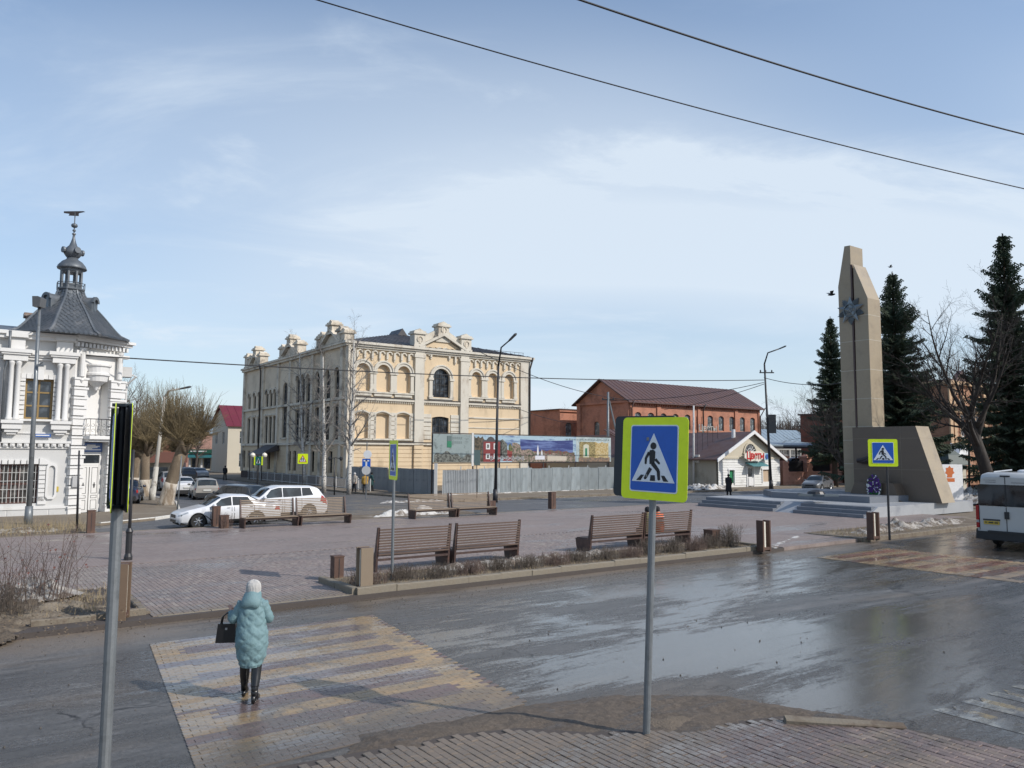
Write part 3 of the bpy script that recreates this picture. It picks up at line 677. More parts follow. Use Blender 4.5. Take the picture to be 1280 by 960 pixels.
# gable and stepped parapets
def parapet(T, xc, w, zb, m, hw=3.0):
    b = MB(T)
    b2 = MB(T); b2.prism([(xc-w/2, zb), (xc, zb+1.35), (xc+w/2, zb)], 'y', -.06, .5); b2.build('pediment', m_sy if T is None else m, school)
    g = [(xc-w/2-.25, zb-.05), (xc, zb+1.45), (xc+w/2+.25, zb-.05), (xc+w/2+.25, zb+.2), (xc, zb+1.75), (xc-w/2-.25, zb+.2)]
    b.prism(g[:2]+g[4:], 'y', -.45, .5); b.prism([g[1], g[2], g[3], g[4]], 'y', -.45, .5)
    return b
def turretlet(b, x, z, w, h):
    b.box(x-w/2, -.35, z, x+w/2, .65, z+h); b.box(x-w/2-.16, -.5, z+h, x+w/2+.16, .8, z+h+.18); b.box(x-w/2-.05, -.4, z+h+.18, x+w/2+.05, .7, z+h+.34)
    b.prism([(x-w/2+.1, z+h+.34), (x+w/2-.1, z+h+.34), (x, z+h+.6)], 'y', -.3, .6); b.box(x-w/2-.08, -.42, z, x+w/2+.08, .7, z+.22)
b = parapet(None, (P2+P3_)/2, P3_-P2+1.0, HE+.1, m_sc)
for x, h in (((P1+P2)/2-.1, 1.35), ((P3_+P4)/2+.1, 1.35)): turretlet(b, x, HE+.12, 1.25, h); 
turretlet(b, (P2+P3_)/2, HE+1.5, 1.3, 1.0); b.box((P2+P3_)/2-.9, -.2, HE+.9, (P2+P3_)/2+.9, .55, HE+1.6)
for s_ in (-1, 1): b.prism([((P2+P3_)/2+s_*.65, HE+1.5), ((P2+P3_)/2+s_*2.9, HE+.3), ((P2+P3_)/2+s_*2.9, HE+1.0), ((P2+P3_)/2+s_*.65, HE+2.2)][::s_], 'y', .05, .4)
b.build('parapet', m_sc, school)
b = MB()
for x in ((P1+P2)/2-.1, (P3_+P4)/2+.1, (P2+P3_)/2):
    z = HE+(.7 if x != (P2+P3_)/2 else 1.95); archband(b, x, z, .3, .5, .1, .44)
    b.cb(x, -.37, z+.1, .22, .06, .6)
b.build('parapet_niche', m_sgt, school)
for pxc, wid, hh in ((412, 4.6, 1.7), (360, 4.6, 1.7), (317, 3.6, 1.2)):
    xc = sB(pxc); b = parapet(TB, xc, wid, HB+.1, m_sgt)
    for s_ in (-1, 1): turretlet(b, xc+s_*wid*.52, HB+.1, 1.1, 1.1)
    turretlet(b, xc, HB+1.2, 1.2, .9); b.build('parapet', m_sgt, school)
b = MB(TB); turretlet(b, sB(307), HB+.1, 1.2, 1.4); turretlet(b, SLB-.7, HB+.1, 1.2, .8)
turretlet(b, sB(398), HB+.1, 1.1, .9); b.build('parapet_post', m_sgt, school)
b = MB(TB)
band(b, 0, SLB, HB-.35, HB-.1, .35, e0=.3, e1=.35); band(b, 0, SLB, HB-.1, HB+.1, .5, e0=.4, e1=.5); band(b, 0, SLB, z83-.1, z83+.15, .25); band(b, 0, SLB, z43-.12, z43+.15, .28, e1=.25)
for px in (303.6, 327, 346, 361, 389, 401, 426, 433.5): s_ = sB(px); b.box(s_-.3, -.2, .9, s_+.3, .02, HB-.3)
for o_ in opsB:
    if o_[1] > 8: archband(b, o_[0], o_[1]+o_[3]-o_[4], o_[2], o_[4], .2, .12, 8)
    elif o_[1] > 4 and o_[4] < .3: b.box(o_[0]-o_[2]/2-.15, -.14, o_[1]+o_[3]+.1, o_[0]+o_[2]/2+.15, .02, o_[1]+o_[3]+.3)
    if o_[1] > 4: b.box(o_[0]-o_[2]/2-.12, -.16, o_[1]-.18, o_[0]+o_[2]/2+.12, .02, o_[1]-.02)
b.build('cornice', m_sgt, school)
b = MB(TB); b.box(-.02, -.1, -.1, SLB+.1, .02, .95); b.build('plinth', m_plinth, school)
b = MB(TB); z = 1.0
while z < z43-.3: 
    xs = sorted((o_[0]-o_[2]/2-.02, o_[0]+o_[2]/2+.02) for o_ in opsB if o_[1] < 3 and o_[1] < z+.4 and o_[1]+o_[3] > z); c0 = 0
    for xa, xb in xs+[(SLB, SLB)]:
        if xa > c0: b.box(c0, -.04, z, xa, .02, z+.37)
        c0 = xb
    z += .42
b.build('rusticated_course', m_sy, school)
def pipe(par, pts, r=.075, m=None, name='downpipe'):
    b = MB(); b.tube(pts, r, 8); return b.build(name, m or m_pipe, par, smooth=True)
pipe(school, [(.75, -.6, HE+.1), (.75, -.5, HE-.2), (.1, -.35, HE-1.0), (.1, -.35, .2)], .09)
pipe(school, [(SLA+.1, -.6, HE+.1), (SLA+.1, -.5, HE-.2), (SLA-.1, -.3, HE-1.2), (SLA-.1, -.3, .2)], .09)
yy = SLB-sB(326); pipe(school, [(-.6, yy, HE), (-.35, yy, HE-.8), (-.35, yy, .3)], .09)
# roof: hipped, standing seams
rh = 3.1; ov = .5
b = MB(); x0, x1, y0, y1 = -ov, SLA+ov, -ov, SLB+ov; mx_ = (x0+x1)/2; hy = (x1-x0)/2
RV = [(x0, y0, HE+.12), (x1, y0, HE+.12), (x1, y1, HE+.12), (x0, y1, HE+.12), (mx_, y0+hy, HE+.1+rh), (mx_, y1-hy, HE+.1+rh)]
b.add(RV, [(0, 1, 4), (1, 2, 5, 4), (2, 3, 5), (3, 0, 4, 5)]); b.build('roof', m_roofd, school)
b = MB(); n = 34
for i in range(1, n):
    x = x0+(x1-x0)*i/n; f = 1-abs(2*i/n-1); b.tube([(x, y0, HE+.15), (x, y0+hy*f, HE+.13+rh*f)], .03, 4)
b.build('roof_seam', m_roofd, school, kind='stuff')
b = MB(); xx = sA(510); b.prism([(mx_-.7, HE+rh-.3), (mx_+.7, HE+rh-.3), (mx_, HE+rh+.6)], 'y', hy*.85, hy*1.1); b.build('dormer', m_roofd, school)
b = MB()
for i in range(9): x = SLA-5.5+i*.6; b.tube([(x, .2, HE+.1), (x, .2, HE+.65)], .02, 4)
b.tube([(SLA-5.5, .2, HE+.65), (SLA-.6, .2, HE+.65)], .02, 4); b.tube([(SLA-5.5, .2, HE+.4), (SLA-.6, .2, HE+.4)], .02, 4); b.build('roof_railing', m_pipe, school)
# entrance canopy on the street side
s1 = SLB-sB(350); s0 = SLB-sB(333)
b = MB(); b.add([(-.1, s1, 3.6), (-.1, s0, 3.6), (-2.2, s0, 2.9), (-2.2, s1, 2.9), (-.1, s1+.4, 4.3), (-.1, s0-.4, 4.3), (-2.2, s1, 3.1), (-2.2, s0, 3.1)], [(0, 1, 2, 3), (4, 6, 7, 5), (3, 2, 7, 6), (0, 3, 6, 4), (1, 5, 7, 2)])
for y in (s1+.2, s0-.2): b.tube([(-2.0, y, 0), (-2.0, y, 3.0)], .06, 6)
b.build('entrance_canopy', m_pipe, school)
# ------------------------------------------------ the white merchant house with the bell roof, left
m_wh = mat('white_render', (.69, .68, .66), .85, .05, 1.5, (.56, .54, .50), 1.0, .55, .78, .25, 30, .008)
m_wg = mat('grey_white_render', (.56, .555, .54), .85, .06, 1.5, (.46, .45, .43), 1.0, .55, .78, .25, 30, .008)
m_slate = mat('slate_metal', (.125, .14, .155), .5, .2, 2.0, (.20, .205, .21), 1.2, .5, .7, .2, 20, .01, metal=.35)
K = UV(5.0, 46.35)
house = thing('merchant_house', 'ornate white two-storey corner house with grey bell-shaped turret roof and weather vane', 'building', K, TH)
KY = K.y
def zk(py, px=84): return W(px, py, KY).z
AL = 9.0
hx = lambda px: along(K, E1, px)      # negative to the left
zT = zk(421); zC1 = zk(445); zC0 = zk(456); zW1 = zk(476); zW0 = zk(525); zP0 = zk(527); zB1 = zk(553); zB0 = zk(561); zG1 = zk(580); zG0 = zk(628); zPl = zk(633)
wx = hx(44.5); ww = 1.25; gx0 = hx(-22); gx1 = hx(49.5); gc = (gx0+gx1)/2; gw = gx1-gx0
b = MB(); wall(b, -AL, 0, 0, zT, [(wx, zW0, ww, zW1-zW0, 0), (gc, zG0, gw, zG1-zG0, 0)], 0, .3); b.build('front_wall', m_wg, house)
CA = R(27); TCH = Matrix.Rotation(CA, 4, 'Z'); CW = 2.75
b = MB(); b.prism([(-AL, .36), (-.2, .36), (0.02, .5), (CW*math.cos(CA)-.05, CW*math.sin(CA)+.9), (CW*math.cos(CA), 12), (-AL, 12)], 'z', zT-.1, 0); 
b.build('rear_block', m_wh, house)
b = MB()      # horizontal trims of the front
band(b, -AL, 0, 0, zPl, .12); band(b, -AL, 0, zPl-.08, zPl+.04, .17); band(b, -AL, 0, zB0, zB0+.08, .08); band(b, -AL, 0, zB1-.06, zB1+.06, .2)
band(b, -AL, 0, zC1-.1, zC1+.12, .3); band(b, -AL, 0, zC0+.12, zC1-.25, .12); band(b, -AL, 0, zC1-.22, zC1-.1, .2)
band(b, -AL, 0, zT-.35, zT-.15, .3); band(b, -AL, 0, zT-.15, zT+.02, .42); band(b, -AL, 0, zT-1.0, zT-.9, .1)
band(b, -AL, 0, zW0-.75, zW0-.68, .06)
b.build('cornice', m_wh, house)
b = MB(); x = -AL+.1
while x < -.15: b.cb(x, -.1, (zB0+zB1)/2+.03, .2, .14, .2); b.cb(x, -.18, (zB0+zB1)/2+.03, .1, .05, .1); x += .3
b.build('rosette_frieze', m_wh, house, kind='stuff')
for i in range(10):
    b = MB(); b.box(-AL+.05+i*.9, -.15, .05, -AL+.89+i*.9, -.1, zPl-.12); b.build('plinth_slab', m_wg, house)
# column pairs
for pxs in ((65.5, 74.5), (4.5, 13.5), (-60, -52)):
    xs = [hx(p+3) for p in pxs]; xm = sum(xs)/2
    for x in xs:
        b = MB(); b.lathe([(.16, 0), (.16, .1), (.125, .16), (.12, 1.0), (.105, zC0-zP0-.25), (.12, zC0-zP0-.22), (.15, zC0-zP0-.1), (.17, zC0-zP0)], 12, (0, -.22, 0)); b.build('column', m_wh, house, (x, 0, zP0), smooth=True)
    b = MB(); b.cb(xm, -.2, zC0+.16, 1.05, .42, .3); b.cb(xm, -.24, zC0+.42, 1.25, .5, .22); b.cb(xm, -.27, zC1+.03, 1.4, .56, .18)
    b.cb(xm, -.24, zP0-.08, .95, .46, .16); b.cb(xm, -.2, zP0-.3, .85, .38, .28); b.cb(xm, -.16, zP0-.52, .6, .3, .16); b.cb(xm, -.12, zP0-.66, .4, .22, .12)
    b.cb(xm, -.14, (zC1+zT)/2-.2, .75, .26, .7); b.cb(xm, -.22, zT-.2, .95, .42, .2)
    b.build('pilaster_bracket', m_wh, house)
b = MB()      # window surround of rustic blocks
z = zW0
while z < zW1: b.cb(wx-ww/2-.13, -.05, z+.1, .26, .12, .19); b.cb(wx+ww/2+.13, -.05, z+.1, .26, .12, .19); z += .24
for i in range(7): b.cb(wx-ww/2-.1+i*(ww+.2)/6, -.06, zW1+.12, (ww+.2)/6-.02, .14, .24)
b.cb(wx, -.14, zW1+.2, .3, .2, .5); b.cb(wx, -.1, zW0-.06, ww+.6, .22, .1); b.build('window_surround', m_wh, house)
window(house, I4, wx, zW0, ww, zW1-zW0, 0, 2, 3, m_bframe, m_glass, y=.16, fw=.1, bars=.08)
# shop window with grilles
so_ = window(house, I4, gc, zG0, gw, zG1-zG0, 0, 6, 2, flat('brown_shop_frame', (.10, .05, .04), .5), glassm('shop_glass', (.06, .055, .05)), y=.2, fw=.09, name='shop_window', bars=.1)
b = MB(); x = gc-gw/2+.1
while x < gc+gw/2-.05: b.cb(x, .12, (zG0+zG1)/2, .02, .02, zG1-zG0-.1); x += .17
z = zG0+.3
while z < zG1-.1: b.box(gc-gw/2+.05, .11, z, gc+gw/2-.05, .13, z+.02); z += .42
b.build('window_grille', m_wframe, house)
b = MB()
for s_ in range(8): b.cb(gx1+.16, -.04, zG0+.15+s_*(zG1-zG0-.2)/8+.05, .28, .1, (zG1-zG0-.2)/8-.04)
b.prism([(gx1+.02, zG1-.02), (gx1+.5, zG1-.02), (gx1+.45, zG1+.15), (gx1+.25, zG1+.27), (gx1+.02, zG1+.3)], 'y', -.09, .02); b.prism([(gx1+.02, zG0-.05), (gx1+.4, zG0-.05), (gx1+.4, zG0+.1), (gx1+.2, zG0+.28), (gx1+.02, zG0+.3)], 'y', -.09, .02)
for i in range(9): b.cb(gc-gw/2+gw*(i+.5)/9, -.05, zG1+.12, gw/9-.06, .1, .22)
b.build('shop_window_surround', m_wh, house)
nx_ = hx(66); b = MB(); A = [(p[0], p[1]) for p in arcpts(nx_, zG1-.2, .5, .25)]; A = [(nx_-.25, zG0+.35), (nx_-.12, zG0+.2), (nx_+.12, zG0+.2), (nx_+.25, zG0+.35)][::-1]+A
cxn, czn = nx_, (zG0+zG1)/2
Bp = [(cxn+(p[0]-cxn)*.62, czn+(p[1]-czn)*.88) for p in A]; n = len(A)
b.add([(p[0], -.1, p[1]) for p in A]+[(p[0], -.1, p[1]) for p in Bp]+[(p[0], .01, p[1]) for p in A]+[(p[0], .0, p[1]) for p in Bp],
      [f for i in range(n) for f in ((i, (i+1) % n, n+(i+1) % n, n+i), (i, 2*n+i, 2*n+(i+1) % n, (i+1) % n), (n+i, n+(i+1) % n, 3*n+(i+1) % n, 3*n+i))]); b.build('blind_niche', m_wh, house)
m_bluesign = flat('blue_sign', (.05, .12, .34), .4); m_wpaint = flat('white_paint', (.75, .75, .75), .5)
b = MB(); b.cb(hx(51.5), -.16, zk(545), .75, .03, .17); q = b.build('street_name_plate', m_bluesign, house)
b = MB(); b.cb(hx(51.5), -.18, zk(545)+.01, .6, .012, .05); b.build('lettering', m_wpaint, house)
b = MB(); b.cb(hx(73.5), -.03, zk(611), .16, .03, .26); b.build('meter_box', flat('yellow_box', (.5, .38, .05), .5), house)
# corner bay
def chT(x, y=0): return TCH @ Matrix.Translation((x, y, 0))
b = MB(TCH); dw0, dw1 = .62, 1.95; dxc = (dw0+dw1)/2; dwid = dw1-dw0
zBal = zk(546, 118); zAw0, zAw1 = zk(527, 118), zk(484, 118); zSp1 = zk(478, 118); zSp0 = zk(558, 118)
wall(b, .0, CW, 0, zT, [(dxc, 0.1, dwid, zBal-.25, 0), (dxc, zBal+.15, dwid, zT-1.35-zBal-.15, .6)], 0, .75)
b.box(dw0-.05, .74, 0, dw1+.05, .8, zT-.1); b.build('corner_bay_wall', m_wh, house)
b = MB(TCH)
for xa, xb in ((-.12, dw0-.02), (dw1+.02, CW+.1)):
    z = .05
    while z < zk(470, 110):
        b.box(xa, -.2, z, xb, .02, z+.34); b.box(xa-.05, -.25, z+.34, xb+.05, .02, z+.45); z += .52
    xm = (xa+xb)/2; b.lathe([(.13, 0), (.13, 1.3), (.17, 1.35), (.2, 1.5)], 10, (xm, -.2, zk(470, 110))); b.lathe([(.02, -.35), (.1, -.2), (.05, -.1), (.14, 0)], 8, (xm, -.22, zk(470, 110)))
b.build('rusticated_pier', m_wh, house, smooth=False)
b = MB(TCH); band(b, -.15, CW+.2, zT-.9, zT-.72, .28); band(b, -.2, CW+.3, zT-.25, zT-.1, .35); band(b, -.25, CW+.4, zT-.1, zT+.05, .5)
x = -.1
while x < CW+.2: b.cb(x, -.2, zT-.42, .12, .26, .22); x += .22
b.build('turret_cornice', m_wh, house)
# bow balcony shelf high up, lower balcony
b = MB(TCH); b.lathe([(.06, -.75), (.14, -.55), (.22, -.5), (.42, -.32), (.52, -.28), (.58, 0), (.66, .04), (.66, .14), (.6, .18), (.62, .5), (.7, .54), (.7, .62)], 20, (dxc, .1, zk(468, 118))); b.build('bow_balcony', m_wh, house, smooth=False)
window(house, TCH, dxc-.02, zk(530, 118), .75, zk(486, 118)-zk(530, 118), .0, 2, 4, m_wframe, m_glass, y=.66, fw=.07, bars=.06)
b = MB(TCH)
for s_ in (-1, 1): b.cb(dxc+s_*.47, .69, zk(508, 118), .12, .1, zk(484, 118)-zk(530, 118))
b.cb(dxc, .67, zk(481, 118), 1.2, .14, .2); b.build('window_surround', m_wh, house)
gi = window(house, TCH, dxc, zk(449, 118), .7, .75, .35, 1, 1, m_wframe, m_glass, y=.66)
b = MB(TCH); archband(b, dxc, zk(449, 118)+.35, .8, .4, .14, .1, y=.66); b.build('arch_band', m_wh, house)
b = MB(TCH); b.box(dw0-.12, -.75, zBal-.12, dw1+.12, .02, zBal+.06); b.box(dw0-.05, -.6, zBal-.25, dw1+.05, .02, zBal-.12); b.build('balcony_slab', m_wh, house)
m_iron = flat('black_iron', (.025, .025, .028), .45)
b = MB(TCH); zr = zBal+.95
for (xa, ya, xb, yb) in ((dw0-.1, -.72, dw1+.1, -.72), (dw0-.1, -.72, dw0-.1, 0), (dw1+.1, -.72, dw1+.1, 0)):
    b.tube([(xa, ya, zr), (xb, yb, zr)], .022, 5); b.tube([(xa, ya, zBal+.1), (xb, yb, zBal+.1)], .018, 5)
    n = 5 if ya == yb else 2
    for i in range(n+1):
        x, y = xa+(xb-xa)*i/n, ya+(yb-ya)*i/n; b.tube([(x, y, zBal+.06), (x, y, zr)], .014, 4)
        if i < n:
            x2, y2 = xa+(xb-xa)*(i+1)/n, ya+(yb-ya)*(i+1)/n
            for q in (0, 1):
                pp = []
                for t in range(9):
                    a = t/8*math.pi*1.7; r = .11-.05*t/8; f = .5+r*math.cos(a+q*math.pi)/max(.1, math.hypot(x2-x, y2-y)); pp.append((x+(x2-x)*f, y+(y2-y)*f, zBal+.33+q*.3+r*math.sin(a+q*math.pi)))
                b.tube(pp, .01, 3)
b.build('balcony_railing', m_iron, house)
# street door with painted panels, transom and blue notice
dT = zk(582, 116); dh = dT
b = MB(TCH); b.box(dw0+.02, .3, .1, dw1-.02, .36, dT); b.build('door', m_wh, house)
b = MB(TCH); b.box(dw0+.02, .29, dT, dw1-.02, .36, dT+.1)
for xx in (dw0+.02, dw1-.12): b.box(xx, .27, .1, xx+.1, .36, dT+.65)
b.box(dw0+.02, .28, dT+.55, dw1-.02, .36, dT+.7); b.build('door_frame', m_wh, house)
b = MB(TCH); b.box(dw0+.12, .33, dT+.1, dw1-.12, .35, dT+.55); b.build('transom_pane', m_glass, house)
b = MB(TCH)
for xm in (dw0+.35, dw1-.35):
    for za, zb_ in ((.25, .75), (.85, 1.0), (1.1, dT-.12)):
        b.box(xm-.17, .285, za, xm-.155, .3, zb_); b.box(xm+.155, .285, za, xm+.17, .3, zb_); b.box(xm-.155, .285, za, xm+.155, .3, za+.015); b.box(xm-.155, .285, zb_-.015, xm+.155, .3, zb_)
    b.cb(xm, .29, 1.55, .14, .015, .05); b.cb(xm, .29, 1.46, .07, .015, .12); b.cb(xm, .29, 1.63, .05, .015, .1)
b.cb(dxc, .285, dT/2, .02, .03, dT-.2); b.build('door_panel_lines', m_iron, house)
b = MB(TCH); b.box(dw0+.02, .24, dT+.72, dw1-.02, .28, zBal-.3); b.build('notice_board', flat('blue_notice', (.10, .17, .38), .5), house)
b = MB(TCH); zz0, zz1 = dT+.8, zBal-.4
for i, (a_, c_) in enumerate(((.3, .7), (.1, .9), (.2, .8), (.08, .55), (.08, .95))):
    z = zz1-(i+.5)*(zz1-zz0)/5; b.box(dw0+.05+a_*(dwid-.1), .232, z-.03, dw0+.05+c_*(dwid-.1), .24, z+.03)
b.build('lettering', m_wpaint, house)
b = MB(TCH); b.cb(.12, -.3, zk(602, 92), .34, .1, .55); b.build('wall_box', flat('grey_box', (.4, .4, .4), .5), house)
b = MB(TCH); b.cb(CW-.2, -.35, zk(598, 132), .5, .3, .3); b.build('letter_box', flat('brown_box', (.16, .08, .05), .6), house)
b = MB(); b.tube([(CW*math.cos(CA)+.3, CW*math.sin(CA)+.3, zk(460, 150)), (CW*math.cos(CA)+.75, CW*math.sin(CA)+.2, zk(464, 155)), (CW*math.cos(CA)+.3, CW*math.sin(CA)+.4, zk(475, 150)), (CW*math.cos(CA)+.25, CW*math.sin(CA)+.4, .2)], .07, 8); b.box(CW*math.cos(CA), CW*math.sin(CA)+.05, zk(465, 150), CW*math.cos(CA)+.5, CW*math.sin(CA)+.8, zk(452, 150)); b.build('downpipe', m_wg, house)
# bell roof
tcx, tcy = -.25, 1.75
zr0 = zT+.05; ztop = zk(358, 93)
prof = []
for i in range(13):
    t = i/12; prof.append((2.95*(1-t)**1.75*.76+.62+.34*abs(math.sin(t*3.1416))**1.5, zr0+(ztop-zr0)*t))
prof[0] = (3.05, zr0)
b = MB(); b.lathe(prof, 8, (tcx, tcy, 0), R(22.5)); b.build('bell_roof', m_slate, house)
b = MB()
for j in range(8):
    a = R(22.5)+j*math.pi/4; b.tube([(tcx+(r+.02)*math.cos(a), tcy+(r+.02)*math.sin(a), z) for r, z in prof], [.10-.04*i/12 for i in range(13)], 5)
b.build('roof_rib', m_slate, house)
b = MB()      # scales between the ribs
for j in range(8):
    aa, ab = R(22.5)+j*math.pi/4, R(22.5)+(j+1)*math.pi/4
    for k in range(30):
        t = (k+.5)/30; f = t*12; i = min(11, int(f)); r = prof[i][0]+(prof[i+1][0]-prof[i][0])*(f-i); z = prof[i][1]+(prof[i+1][1]-prof[i][1])*(f-i)
        A = Vector((math.cos(aa)*r, math.sin(aa)*r, 0)); Bv = Vector((math.cos(ab)*r, math.sin(ab)*r, 0)); L = (Bv-A).length; n = int((L-.25)/.2); nm = ((A+Bv)/2).normalized()
        sl_ = (prof[i+1][0]-prof[i][0])/(prof[i+1][1]-prof[i][1]); dz = .12
        for q in range(n):
            c = A+(Bv-A)*((q+.5+(k % 2)*.5-.25)/n); tv = (Bv-A).normalized()*.09
            p0 = Vector((tcx, tcy, z))+c
            dn = Vector((0, 0, -dz))-nm*(sl_*dz); up_ = -dn
            b.add([p0+nm*.055+dn*.9, p0+tv+nm*.04, p0-tv+nm*.04, p0+tv+up_*.8+nm*.012, p0-tv+up_*.8+nm*.012], [(0, 1, 2), (1, 3, 4, 2)])
b.build('roof_scale', m_slate, house, kind='stuff')
for a in (R(-148), R(-35), R(-90)+R(180)):      # lucarnes
    b = MB(Matrix.Translation((tcx, tcy, 0)) @ Matrix.Rotation(a+R(90), 4, 'Z'))
    z0_ = ztop-1.5; b.box(-.3, -1.35, z0_, .3, -.6, z0_+.85); b.prism(arcpts(0, z0_+.85, .6, .3)+[(.3, z0_+.85)][:0], 'y', -1.35, -.6); archband(b, 0, z0_+.85, .36, .18, .16, .1, 8, -1.35)
    b.box(-.36, -1.45, z0_-.12, .36, -1.2, z0_); b.prism([(-.3, z0_-.12), (.3, z0_-.12), (0, z0_-.5)], 'y', -1.45, -1.3); b.build('roof_lucarne', m_slate, house)
    b = MB(Matrix.Translation((tcx, tcy, 0)) @ Matrix.Rotation(a+R(90), 4, 'Z')); b.box(-.15, -1.37, z0_+.1, .15, -1.345, z0_+.95); b.build('lucarne_pane', m_glass, house)
zl = ztop; dz = zk(330, 93)-ztop
b = MB(); b.lathe([(.62, -.05), (.72, .05), (.72, .12), (.52, .14)], 8, (tcx, tcy, zl), R(22.5)); b.build('lantern_base', m_slate, house)
b = MB()
for j in range(8):
    a = R(22.5)+j*math.pi/4; x, y = tcx+.5*math.cos(a), tcy+.5*math.sin(a); b.tube([(x, y, zl+.1), (x, y, zl+dz)], .075, 5)
    x, y = tcx+.7*math.cos(a), tcy+.7*math.sin(a); b.tube([(x, y, zl+.1), (x, y, zl+.45)], .02, 4)
    a2 = a+math.pi/4; b.tube([(tcx+.7*math.cos(a), tcy+.7*math.sin(a), zl+.42), (tcx+.7*math.cos(a2), tcy+.7*math.sin(a2), zl+.42)], .02, 4)
b.lathe([(.5, 0), (.52, .25), (.5, .3)], 8, (tcx, tcy, zl+.1), R(22.5)); b.lathe([(.52, 0), (.58, .1), (.58, .25)], 8, (tcx, tcy, zl+dz-.22), R(22.5))
b.build('lantern', m_slate, house)
zd = zl+dz; q = (zk(266, 93)-zd)
b = MB(); b.lathe([(.72, 0), (.74, .06), (.68, .2), (.5, .42), (.3, .55), (.27, .66)], 16, (tcx, tcy, zd)); b.build('lantern_dome', m_slate, house, smooth=True)
zo = zd+.62
b = MB(); b.lathe([(.22, 0), (.32, .06), (.45, .25), (.46, .38), (.36, .55), (.2, .72), (.12, .95), (.07, 1.15), (.06, 1.3)], 16, (tcx, tcy, zo)); b.build('onion_cupola', m_slate, house, smooth=True)
b = MB()
for j in range(4):
    a = R(20+90*j); b.tube([(tcx+.45*math.cos(a), tcy+.45*math.sin(a), zo+.4), (tcx+.56*math.cos(a), tcy+.56*math.sin(a), zo+.4)], .17, 10)
b.build('cupola_roundel', m_slate, house)
b = MB(); b.tube([(tcx, tcy, zo+1.2), (tcx, tcy, zo+2.62)], .028, 6)
for zz_, rr in ((1.38, .1), (1.58, .09), (1.86, .17)): b.lathe([(.02, -rr*.8), (rr*.8, -rr*.5), (rr, 0), (rr*.8, rr*.5), (.02, rr*.8)], 10, (tcx, tcy, zo+zz_))
b.build('finial', m_slate, house, smooth=True)
b = MB(Matrix.Translation((tcx, tcy, zo+2.55)) @ Matrix.Rotation(R(-35), 4, 'Z')); b.prism([(-.62, .12), (.45, .14), (.55, .1), (.2, .02), (.2, -.14), (-.35, -.12), (-.3, -.02), (-.62, .02)], 'y', -.015, .015); b.build('weather_vane', m_pipe, house)
m_chim = brickm('chimney_brick', (.35, .25, .2), (.42, .34, .28), (.45, .4, .36))
b = MB(); x = hx(35); b.box(x-.3, 2.5, zT, x+.35, 3.1, zT+1.35); b.box(x-.4, 2.4, zT+1.2, x+.45, 3.2, zT+1.42); b.build('chimney', m_chim, house)
b = MB(); b.add([(-AL, -.4, zT+.03), (-.1, -.4, zT+.03), (-.1, 6, zT+1.1), (-AL, 6, zT+1.1)], [(0, 1, 2, 3)]); b.build('roof', m_slate, house)
pipe(house, [(hx(3), -.45, zT), (hx(3), -.35, zC1), (hx(-1), -.2, zC1-1.0), (hx(-1), -.2, zB1)], .06, m_slate)
# ------------------------------------------------ brick factory, flower shop, mansion and the rest
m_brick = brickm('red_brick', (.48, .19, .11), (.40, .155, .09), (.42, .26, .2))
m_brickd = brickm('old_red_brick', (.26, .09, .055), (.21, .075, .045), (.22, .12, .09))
m_brownroof = mat('brown_sheet_roof', (.105, .058, .048), .5, .15, .5, (.09, .05, .045), .4, .5, .7, .1, 10, .01)
Y0 = 99; r_ = ray(787, 566); RO = Vector((r_.x/r_.y*Y0, Y0, 0))
RL = along(RO, E1, 950); RG = along(RO, E2, 722)
fac = thing('brick_factory', 'long red brick two-storey building with brown seamed roof behind the flower shop', 'building', RO, TH)
zR = W(787, 500, Y0).z; q_ = RO+E2*(RG/2); zRr = W(752, 475, q_.y).z
b = MB(); ow = []
for i in range(11):
    for zw in (zR-3.6,): ow.append((1.6+i*(RL-3.2)/10, zw, 1.15, 2.1, .25))
for i in range(11): ow.append((1.6+i*(RL-3.2)/10, 1.5, 1.15, 2.4, .25))
wall(b, 0, RL, 0, zR, ow, 0, .3); b.box(.3, .5, 0, RL-.01, RG-.01, zR-.02); b.prism([(0, zR-.01), (RG, zR-.01), (RG/2, zRr-.1)], 'x', .25, RL-.01)
TG = Matrix.Translation((0, RG, 0)) @ Matrix.Rotation(R(-90), 4, 'Z')
sg = lambda px: RG-along(RO, E2, px)
og = [(sg(746), zR-5.6, 1.1, 3.0, .5), (sg(728), zR-5.6, 1.1, 2.6, .5)][:1]
b.T = TG; wall(b, 0, RG, 0, zR, og, 0, .3); b.add([(0, 0, zR), (RG, 0, zR), (RG/2, 0, zRr-.1)], [(0, 1, 2)])
b.build('wall', m_brick, fac)
gm2 = glassm('factory_glass', (.10, .12, .13), .15)
for o_ in ow: window(fac, I4, *o_[:5], nx=2, nz=4, fm=flat('grey_frame', (.2, .2, .19), .6), gm=gm2, y=.18)
for o_ in og: window(fac, TG, *o_[:5], nx=2, nz=4, fm=MC['grey_frame'], gm=gm2, y=.18)
b = MB(); band(b, 0, RL, zR-.35, zR-.02, .28, e0=.28, e1=.2); band(b, 0, RL, zR-4.4, zR-4.25, .1)
x = .1
while x < RL: b.cb(x, -.12, zR-.5, .18, .2, .22); x += .45
for i in (0, 2, 5, 8, 10.03): x = i*(RL)/10.03; b.box(max(0, x-.35), -.16, 0, min(RL, x+.35), .01, zR-.35)
b.T = TG; band(b, 0, RG, zR-.3, zR-.02, .28); band(b, 0, .8, 0, zR, .15); band(b, RG-.8, RG, 0, zR, .15)
b.build('brick_cornice', m_brick, fac)
